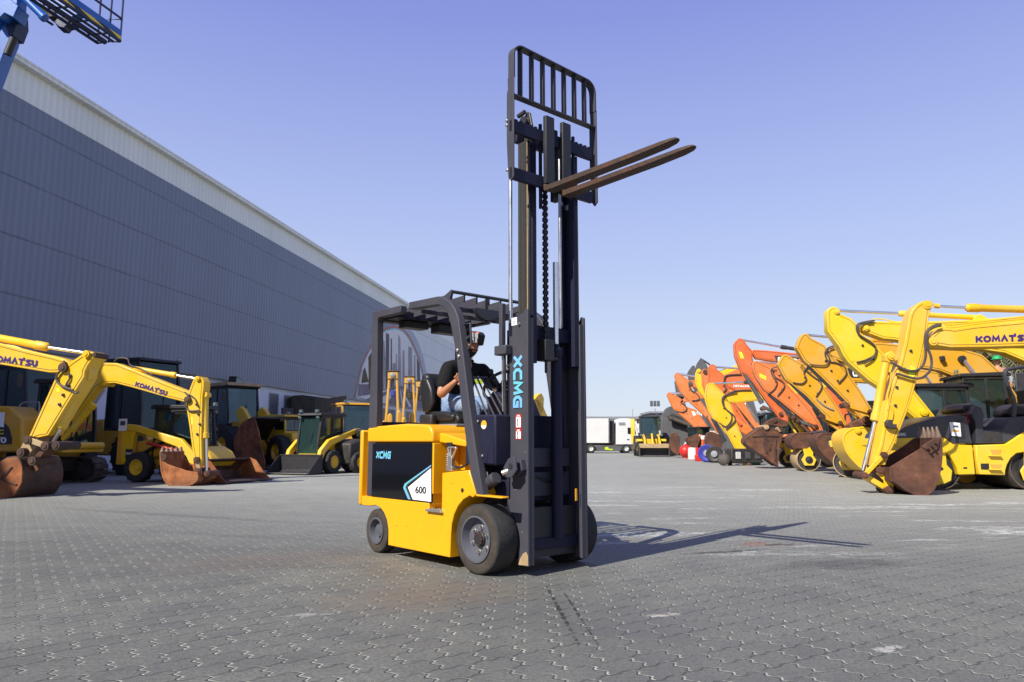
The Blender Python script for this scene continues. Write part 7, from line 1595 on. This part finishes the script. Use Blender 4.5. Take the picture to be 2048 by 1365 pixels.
for px in (112, 474):
    c = r.P(*S10(px, 716), 0); rr = r.P(*S10(px, 668), 0).z - c.z; wheel(r.root, (c.x, .15, rr), (0, -1, 0), rr, .35, rr * .5, 'white_paint', False); wheel(r.root, (c.x, 2.25, rr), (0, 1, 0), rr, .35, rr * .5, 'white_paint', False)
r = Rig('trailer', 'long white box trailer behind the forklift mast, joined to the white lorry', 'trailer', 6, TY, 0, -1)
bx = r.slab('box', mp_(S10, [(-560, 648), (-560, 398), (298, 396), (302, 648)]), 2.5, 'white_paint', b=1.25, bevel=.03)
r.slab('edge_strip', mp_(S10, [(292, 650), (292, 395), (305, 395), (305, 650)]), 2.52, 'mach_grey', bx, b=1.25, bevel=0)
for px in (-420, -340): 
    c = r.P(*S10(px, 716), 0); wheel(r.root, (c.x, .2, .5), (0, -1, 0), .5, .35, .26, 'white_paint', False); wheel(r.root, (c.x, 2.3, .5), (0, 1, 0), .5, .35, .26, 'white_paint', False)
r.slab('underframe', mp_(S10, [(-560, 652), (60, 652), (60, 672), (-560, 672)]), 1.4, 'black_steel', b=1.25)
# backhoe loader facing the camera
x, y = gxy(1307, 914)
t = thing('backhoe_loader', 'yellow backhoe loader facing the camera with its wide front shovel lowered', 'backhoe loader', (x, y, 0), -PI / 2 - .1)
rr_ = Rig.__new__(Rig); rr_.root = t
bo = MB().xz([(.6, .9), (.1, .8), (-.05, .4), (.1, .05), (1.0, .02), (1.0, .07), (.15, .12), (.05, .42), (.18, .72), (.6, .82)], -1.02, 1.02).build('shovel', 'mach_grey', t, .01)
MB().box(.58, .72, -1.02, 1.02, .62, .92).build('shovel_edge', 'tan_steel', bo, .01)
for sgn in (-1, 1):
    MB().xz([(.6, .9), (.1, .8), (-.05, .4), (.1, .05), (1.0, .02), (.8, .6)], sgn * 1.01 - .02, sgn * 1.01 + .02).build('side_plate', 'dark_iron', bo)
    wheel(t, (-1.6, sgn * .85, .55), (0, sgn, 0), .55, .38, .28, 'mach_yellow'); wheel(t, (-3.8, sgn * .9, .75), (0, sgn, 0), .75, .45, .36, 'mach_yellow')
    MB().xz([(-2.2, 1.45), (-2.1, 1.6), (-1.0, 1.35), (-.1, .75), (-.1, .5), (-.5, .6), (-1.2, 1.15)], sgn * .52 - .07, sgn * .52 + .07).build('lift_arm', 'mach_yellow', t, .02)
    MB().box(-1.25, -1.15, sgn * .72 - .1, sgn * .72 + .1, 1.45, 1.62).build('headlight', 'clear_lens', t, .02)
    MB().xz([(-2.9, 1.0), (-2.9, 1.25), (-1.3, 1.25), (-1.1, 1.1), (-1.3, 1.0)], sgn * .85 - .2, sgn * .85 + .2).build('mudguard', 'mach_yellow', t, .02)
MB().xz([(-2.6, .6), (-2.6, 1.6), (-1.0, 1.45), (-.95, .6)], -.42, .42).build('bonnet', 'dark_iron', t, .03)
MB().xz([(-.96, .7), (-.96, 1.25), (-.90, 1.25), (-.90, .7)], -.38, .38).build('grille', 'mach_yellow', t, .01)
MB().tube([(-.9, 0, 1.6), (-.4, 0, 1.2), (-.1, 0, .7)], .07, 8).build('tipping_cylinder', 'mach_yellow', t)
add_cab(rr_, -4.2, -2.7, -.66, .66, 1.5, 2.95, gl='cab_glass', parent=t)
MB().xz([(-5.3, .9), (-5.6, 1.8), (-5.9, 2.4), (-5.7, 2.75), (-5.4, 2.85), (-5.2, 2.5), (-5.15, 1.8), (-4.9, .9)], -1.22, -.92).build('rear_boom', 'mach_yellow', t, .04)
MB().box(-4.95, -2.5, -.5, .5, .6, 1.4).build('chassis', 'dark_iron', t, .03)
# floodlight mast
p = W(1310, 812, 90)
t = thing('floodlight_mast', 'tall thin mast with three square floodlights above the far yard', 'floodlight mast', (p.x, 90, 0))
MB().cyl((0, 0, 0), (0, 0, p.z - .3), .09, .05, 8).build('pole', 'grey_paint', t); MB().box(-.65, .65, -.05, .05, p.z - .9, p.z - .8).build('crossbar', 'grey_paint', t)
zt3 = W(1310, 803, 90).z
for k in (-1, 0, 1): f_ = MB().box(k * .42 - .16, k * .42 + .16, -.12, .1, zt3 - .62, zt3 + .05).build('lamp_head', 'mach_grey', t, .02); MB().box(k * .42 - .12, k * .42 + .12, -.13, -.121, zt3 - .4, zt3 - .02).build('lens', 'clear_lens', f_)
p = W(1265, 818, 110); t = small('antenna_pole', 'thin bare pole rising from the far white building', 'pole', MB().cyl((0, 0, 0), (0, 0, p.z), .08, .04, 6), 'grey_paint', (p.x, 110, 0))
A = W(1220, 835, 112); Bq = W(1302, 833, 112)
t = thing('far_building', 'long low white building with pale blue roof edge beyond the lorry', 'building', (A.x, 112, 0)); LX = Bq.x - A.x + 8
MB().box(-18, LX, 0, 12, 0, A.z - .25).build('wall', 'white_paint', t); MB().box(-18.3, LX + .3, -.3, 12.3, A.z - .248, A.z + .1).build('roof', 'grey_paint', t)
for k in range(6): MB().box(2 + k * 2.2, 3 + k * 2.2, -.02, .02, .8, 2.4).build('window', 'dark_glass', t)
A = W(1302, 827, 80); Bq = W(1327, 905, 80)
t = thing('grey_shed', 'dark stained grey concrete shed behind the backhoe loader', 'shed', (A.x, 80, 0))
MB().box(0, 14, 0, 6, 0, A.z).build('wall', 'mach_grey', t); MB().box(-.15, 14.15, -.15, 6.15, A.z + .002, A.z + .2).build('roof', 'grey_paint', t)
MB().box(.8, 1.8, -.03, .01, 0, 2.1).build('door', 'dark_iron', t)
A = W(1362, 862, 62); o = MB().box(-2.5, 3.2, 0, 2, 0, A.z); small('cream_wall', 'cream painted low block wall behind the loose rusty buckets', 'wall', o, 'cream_wall', (A.x, 62, 0), .02)

# ---- plants
def leaf_plant(name, label, cat, loc, h, n, L, mat, group=None, seed=1, trunk=.12, spread=1.0):
    random.seed(seed); t = thing(name, label, cat, loc, 0, group)
    if trunk: MB().tube([(0, 0, 0), (.05, .02, h * .5), (.0, .0, h)], [trunk * 1.3, trunk, trunk * .8], 8).build('trunk', 'bark', t)
    m = MB()
    for i in range(n):
        az = random.uniform(0, 2 * PI); el = random.uniform(-.3, 1.35); ll = L * random.uniform(.7, 1.1)
        d = Vector((math.cos(az), math.sin(az), 0)); P0 = Vector((0, 0, h)) + d * .08; pts = []
        for k in range(8):
            f = k / 7; pts.append(P0 + d * (math.cos(el) * ll * f * spread) + Vector((0, 0, math.sin(el) * ll * f - .75 * ll * f * f)))
        side_ = Vector((-d.y, d.x, 0))
        for k in range(1, 8):
            q = pts[k]; tg = (pts[k] - pts[k - 1]).normalized()
            for sgn in (-1, 1):
                for hq in (0, .5):
                    b0 = pts[k - 1].lerp(q, hq); tip = b0 + side_ * sgn * ll * .24 * (1 - .35 * k / 7) + tg * ll * .14 + Vector((0, 0, -.08 * ll + random.uniform(-.05, .05)))
                    m.bm.faces.new([m.bm.verts.new(b0), m.bm.verts.new(b0 + tg * .07), m.bm.verts.new(tip)])
        m.strip([p + side_ * .015 for p in pts], [p - side_ * .015 for p in pts])
    m.build('crown', mat, t, recalc=False); return t
p = W(1985, 735, 27); leaf_plant('palm_tree', 'bushy date palm with dusty green fronds behind the nearest yellow boom', 'palm tree', (p.x, 27, 0), 3.9, 90, 2.3, 'leaf_dry', None, 4, .22)
p = W(2060, 735, 30); leaf_plant('palm_tree', 'date palm at the right edge of the photo behind the green helmeted worker', 'palm tree', (p.x, 30, 0), 4.2, 80, 2.4, 'leaf_dry', None, 6, .22)
p = W(1308, 845, 72); leaf_plant('palm_tree', 'small light green palm behind the backhoe loader cab', 'palm tree', (p.x, 72, 0), 2.9, 60, 1.8, 'leaf', None, 8, .12)
# ---- worker with a green helmet above the nearest machines
p = W(1994, 722, 20.9)
wk = thing('person', 'worker in a green hard hat standing up behind the nearest excavator boom', 'person', (p.x, 20.9, p.z - 1.66), -PI / 2 - .5)
pw = skin([(Vector((0, 0, .93)), (.15, .11)), (Vector((0, 0, 1.15)), (.15, .10)), (Vector((0, 0, 1.38)), (.17, .10)), (Vector((0, 0, 1.50)), .055), (Vector((.02, 0, 1.57)), .05), (Vector((0, -.2, 1.42)), .06), (Vector((.05, -.30, 1.15)), .045), (Vector((.22, -.26, .98)), .03), (Vector((.28, -.25, .94)), .035),
    (Vector((0, .2, 1.42)), .06), (Vector((.05, .30, 1.15)), .045), (Vector((.22, .26, .98)), .03), (Vector((.28, .25, .94)), .035), (Vector((0, -.1, .85)), .09), (Vector((.02, -.11, .48)), .062), (Vector((0, -.12, .08)), .045), (Vector((0, .1, .85)), .09), (Vector((.02, .11, .48)), .062), (Vector((0, .12, .08)), .045)],
    [(0, 1), (1, 2), (2, 3), (3, 4), (2, 5), (5, 6), (6, 7), (7, 8), (2, 9), (9, 10), (10, 11), (11, 12), (0, 13), (13, 14), (14, 15), (0, 16), (16, 17), (17, 18)])
bdw = merge([pw, head_mesh(Vector((.02, 0, 1.66)), 0, .1)] + fingers(Vector((.31, -.25, .93)), Vector((.8, 0, -.3)), Vector((0, 1, 0)), .5, Vector((0, 0, 1))) + fingers(Vector((.31, .25, .93)), Vector((.8, 0, -.3)), Vector((0, 1, 0)), .5, Vector((0, 0, 1))), 'body', 'skin', wk)
cw_ = skin([(Vector((0, 0, .90)), (.17, .13)), (Vector((0, 0, 1.15)), (.17, .12)), (Vector((0, 0, 1.38)), (.19, .12)), (Vector((0, 0, 1.47)), .075), (Vector((0, -.2, 1.42)), .08), (Vector((.05, -.30, 1.15)), .062), (Vector((.2, -.27, 1.0)), .05), (Vector((0, .2, 1.42)), .08), (Vector((.05, .30, 1.15)), .062), (Vector((.2, .27, 1.0)), .05)], [(0, 1), (1, 2), (2, 3), (2, 4), (4, 5), (5, 6), (2, 7), (7, 8), (8, 9)])
merge([cw_], 'overalls', 'grey_paint', bdw)
tr_ = skin([(Vector((0, 0, .92)), (.165, .125)), (Vector((0, -.1, .82)), .105), (Vector((.02, -.11, .48)), .08), (Vector((0, -.12, .10)), .065), (Vector((0, .1, .82)), .105), (Vector((.02, .11, .48)), .08), (Vector((0, .12, .10)), .065)], [(0, 1), (1, 2), (2, 3), (0, 4), (4, 5), (5, 6)])
merge([tr_], 'trousers', 'grey_paint', bdw)
for s_ in (-1, 1): MB().xz([(-.10, 0), (.20, 0), (.19, .06), (.05, .12), (-.10, .12)], s_ * .12 - .05, s_ * .12 + .05).build('boot', 'black_plastic', bdw, .015)
hm_ = MB(); hm_.lathe((.02, 0, 1.69), (0, 0, 1), [(0, .150), (.008, .150), (.012, .125), (.05, .122), (.09, .10), (.115, .06), (.122, .001)], 24); hm_.box(.13, .20, -.07, .07, 1.69, 1.70); hm_.build('hard_hat', 'green_paint', bdw)
# the mesh-guarded cab the worker stands on
r = Rig('wheel_loader', 'dark cabbed loader with mesh guards behind the large tandem roller', 'wheel loader', W(1960, 900, 20.0).x, 20.6, PI - .2, 1)
MB().xz([(-3.2, .6), (-3.2, 1.45), (-.9, 1.5), (-.9, 1.2), (.9, 1.1), (1.1, .6)], -.8, .8).build('chassis', 'mach_yellow', r.root, .05)
for sgn in (-1, 1):
    for xx in (-2.3, .3): wheel(r.root, (xx, sgn * .95, .6), (0, sgn, 0), .6, .4, .3, 'mach_yellow', lugs=14)
add_cab(r, -.90, .20, -.7, .7, 1.3, 2.85, guard=True)
MB().box(-3.1, -.95, -.75, .75, 1.455, W(1994, 722, 20.9).z - 1.66 - .004).build('rear_deck', 'hood_black', r.root, .02)
MB().box(-2.35, -1.02, .80, .84, 1.2, W(1994, 748, 19.9).z).build('side_screen', 'hood_black', r.root, .02)
r = Rig('tractor_cab', 'black canopy framed machine with teal glass between the big roller and amber boom', 'loader', W(1875, 900, 19.2).x, 19.4, PI, 1)
MB().xz([(-1.4, .5), (-1.4, 1.3), (1.2, 1.2), (1.3, .6)], -.7, .7).build('chassis', 'mach_yellow', r.root, .05)
for sgn in (-1, 1):
    for xx in (-1.0, .8): wheel(r.root, (xx, sgn * .85, .5), (0, sgn, 0), .5, .35, .26, 'mach_yellow', lugs=12)
add_cab(r, -.7, .7, -.65, .65, 1.2, 2.48, gl='cab_glass')

# ---- blue boom lift top left
BY = 16.0
T3 = lambda X, Y: (X / 6.827, Y / 6.827)
r = Rig('boom_lift', 'blue boom lift with its caged work platform reaching in at the top left', 'boom lift', -15.3, BY, .0, -1)
r.slab('main_boom', mp_(T3, [(-3120, 6350), (-570, 1650), (-170, 900), (-90, 520), (-50, 400), (75, 60), (130, -300), (260, -300), (230, 60), (160, 400), (120, 560), (30, 770), (-40, 960), (-170, 1290), (-1070, 3200), (-2670, 6350)]), .34, 'lift_blue', bevel=.01)
r.slab('boom_cover', mp_(T3, [(75, 60), (230, 90), (240, 300), (170, 480), (110, 480), (80, 330), (50, 250)]), .40, 'lift_dark', bevel=.01)
r.slab('boom_side', mp_(T3, [(-170, 280), (0, 230), (50, 280), (-95, 500), (-170, 640)]), .38, 'lift_blue', b=-.02)
r.slab('upper_arm', mp_(T3, [(-200, -60), (60, -80), (250, 80), (180, 240), (60, 180), (0, 240), (-200, 180)]), .4, 'lift_blue', b=-.3)
r.rod('ram', T3(100, 750), T3(190, 530), .085, 'black_steel', b=-.4)
r.barrel('jib_cylinder', T3(300, -60), T3(620, 260), .085, 'lift_blue', b=-.5)
r.slab('jib', mp_(T3, [(300, -120), (700, -120), (1100, 180), (920, 260), (620, 200)]), .2, 'lift_blue', b=.1)
r.slab('platform_bracket', mp_(T3, [(900, 200), (1010, 320), (900, 350), (870, 390), (790, 380), (740, 300), (770, 260)]), .24, 'lift_dark', b=.1)
for L in ([(560, 240), (640, 290), (720, 340)], [(480, 60), (600, 150), (680, 230), (760, 210)], [(430, -40), (560, 90), (640, 120), (700, 180)]): r.hose('cable', mp_(T3, L), .03, b=-.3, mat='black_steel')
r.slab('jib_links', mp_(T3, [(600, 120), (680, 130), (760, 170), (740, 220), (660, 230), (600, 190)]), .3, 'rust_dark', b=.1)
# cage: floor corners in 3D
z0 = W(*T3(1480, 580), BY).z
A, B = G(*T3(1330, 588), z0), G(*T3(1640, 565), z0)
e1 = (G(*T3(960, 345), z0) - A).normalized() * 4.4
org = r.o; loc = lambda P: Vector((P - org))
fr_ = MB(); c0, c1, c2, c3 = A, B, B + e1, A + e1
up = Vector((0, 0, 1)); q5 = .030
fr_.tube([loc(q) for q in (c0, c1, c2, c3)], .038, 8, closed=True)
fr_.tube([loc(c0.lerp(c1, .35)), loc(c3.lerp(c2, .35))], .06, 6); fr_.tube([loc(c0.lerp(c1, .7)), loc(c3.lerp(c2, .7))], .03, 6)
for f in (.08, .2, .32, .45, .6, .8): fr_.tube([loc(c0.lerp(c3, f)), loc(c1.lerp(c2, f))], .024, 6)
fr_.build('platform_floor', 'lift_dark', r.root)
rl = MB()
for h_ in (.55, 1.1): rl.tube([loc(q + up * h_) for q in (c0, c1, c2, c3)], .026, 8, closed=True)
for q in (c0, c1, c2, c3, c0.lerp(c3, .33), c0.lerp(c3, .66), c1.lerp(c2, .33), c1.lerp(c2, .66), c0.lerp(c1, .5)): rl.tube([loc(q), loc(q + up * 1.1)], .022, 8)
rl.build('guard_rail', 'lift_dark', r.root)
dq = (c2 - c1).normalized(); nq = Vector((dq.y, -dq.x, 0)) * .02
tb = MB(); tb.prism([loc(c1 + nq), loc(c2 + nq), loc(c2 + nq + up * .11), loc(c1 + nq + up * .11)], [loc(c1 - nq), loc(c2 - nq), loc(c2 - nq + up * .11), loc(c1 - nq + up * .11)]); tb.build('toe_board', 'hazard', r.root)
tb = MB(); tb.prism([loc(c1 + nq + up * .112), loc(c2 + nq + up * .112), loc(c2 + nq + up * .26), loc(c1 + nq + up * .26)], [loc(c1 - nq + up * .112), loc(c2 - nq + up * .112), loc(c2 - nq + up * .26), loc(c1 - nq + up * .26)]); tb.build('side_panel', 'lift_blue', r.root)
MB().box(-1.4, 1.6, -1.1, 1.1, .35, 1.25).build('chassis', 'lift_blue', r.root, .05)
for sx in (-1.0, 1.1):
    for sy in (-1.1, 1.1): wheel(r.root, (sx, sy, .5), (0, 1 if sy > 0 else -1, 0), .5, .4, .28, 'white_paint')

# small fittings on the nearer right-hand arms
for rt in [o for o in C.objects if o.parent is None and o.get('category') == 'excavator']:
    for ch in [c for c in rt.children if c.name.split('.')[0] == 'arm']:
        vs = [v.co for v in ch.data.vertices]; ny = max((abs(v.y), v.y) for v in vs)[1]; near_y = ny if rt.location.x > 0 else -abs(ny)
        near_y = abs(ny) if rt.location.x > 0 else -abs(ny)
        fv = [v for v in vs if abs(v.y - near_y) < 1e-4]
        if len(fv) < 8: continue
        c0 = sum(fv, Vector()) / len(fv); top = max(fv, key=lambda v: v.z); low = min(fv, key=lambda v: v.z); random.seed(len(fv))
        for k in range(4):
            p = top.lerp(low, .25 + .17 * k).lerp(c0, .35); sg = 1 if near_y > 0 else -1
            MB().lathe((p.x + random.uniform(-.06, .06), near_y, p.z), (0, sg, 0), [(0, .03), (.03, .028), (.035, .015), (.05, .012)], 10).build('grease_fitting', 'dark_iron', ch)
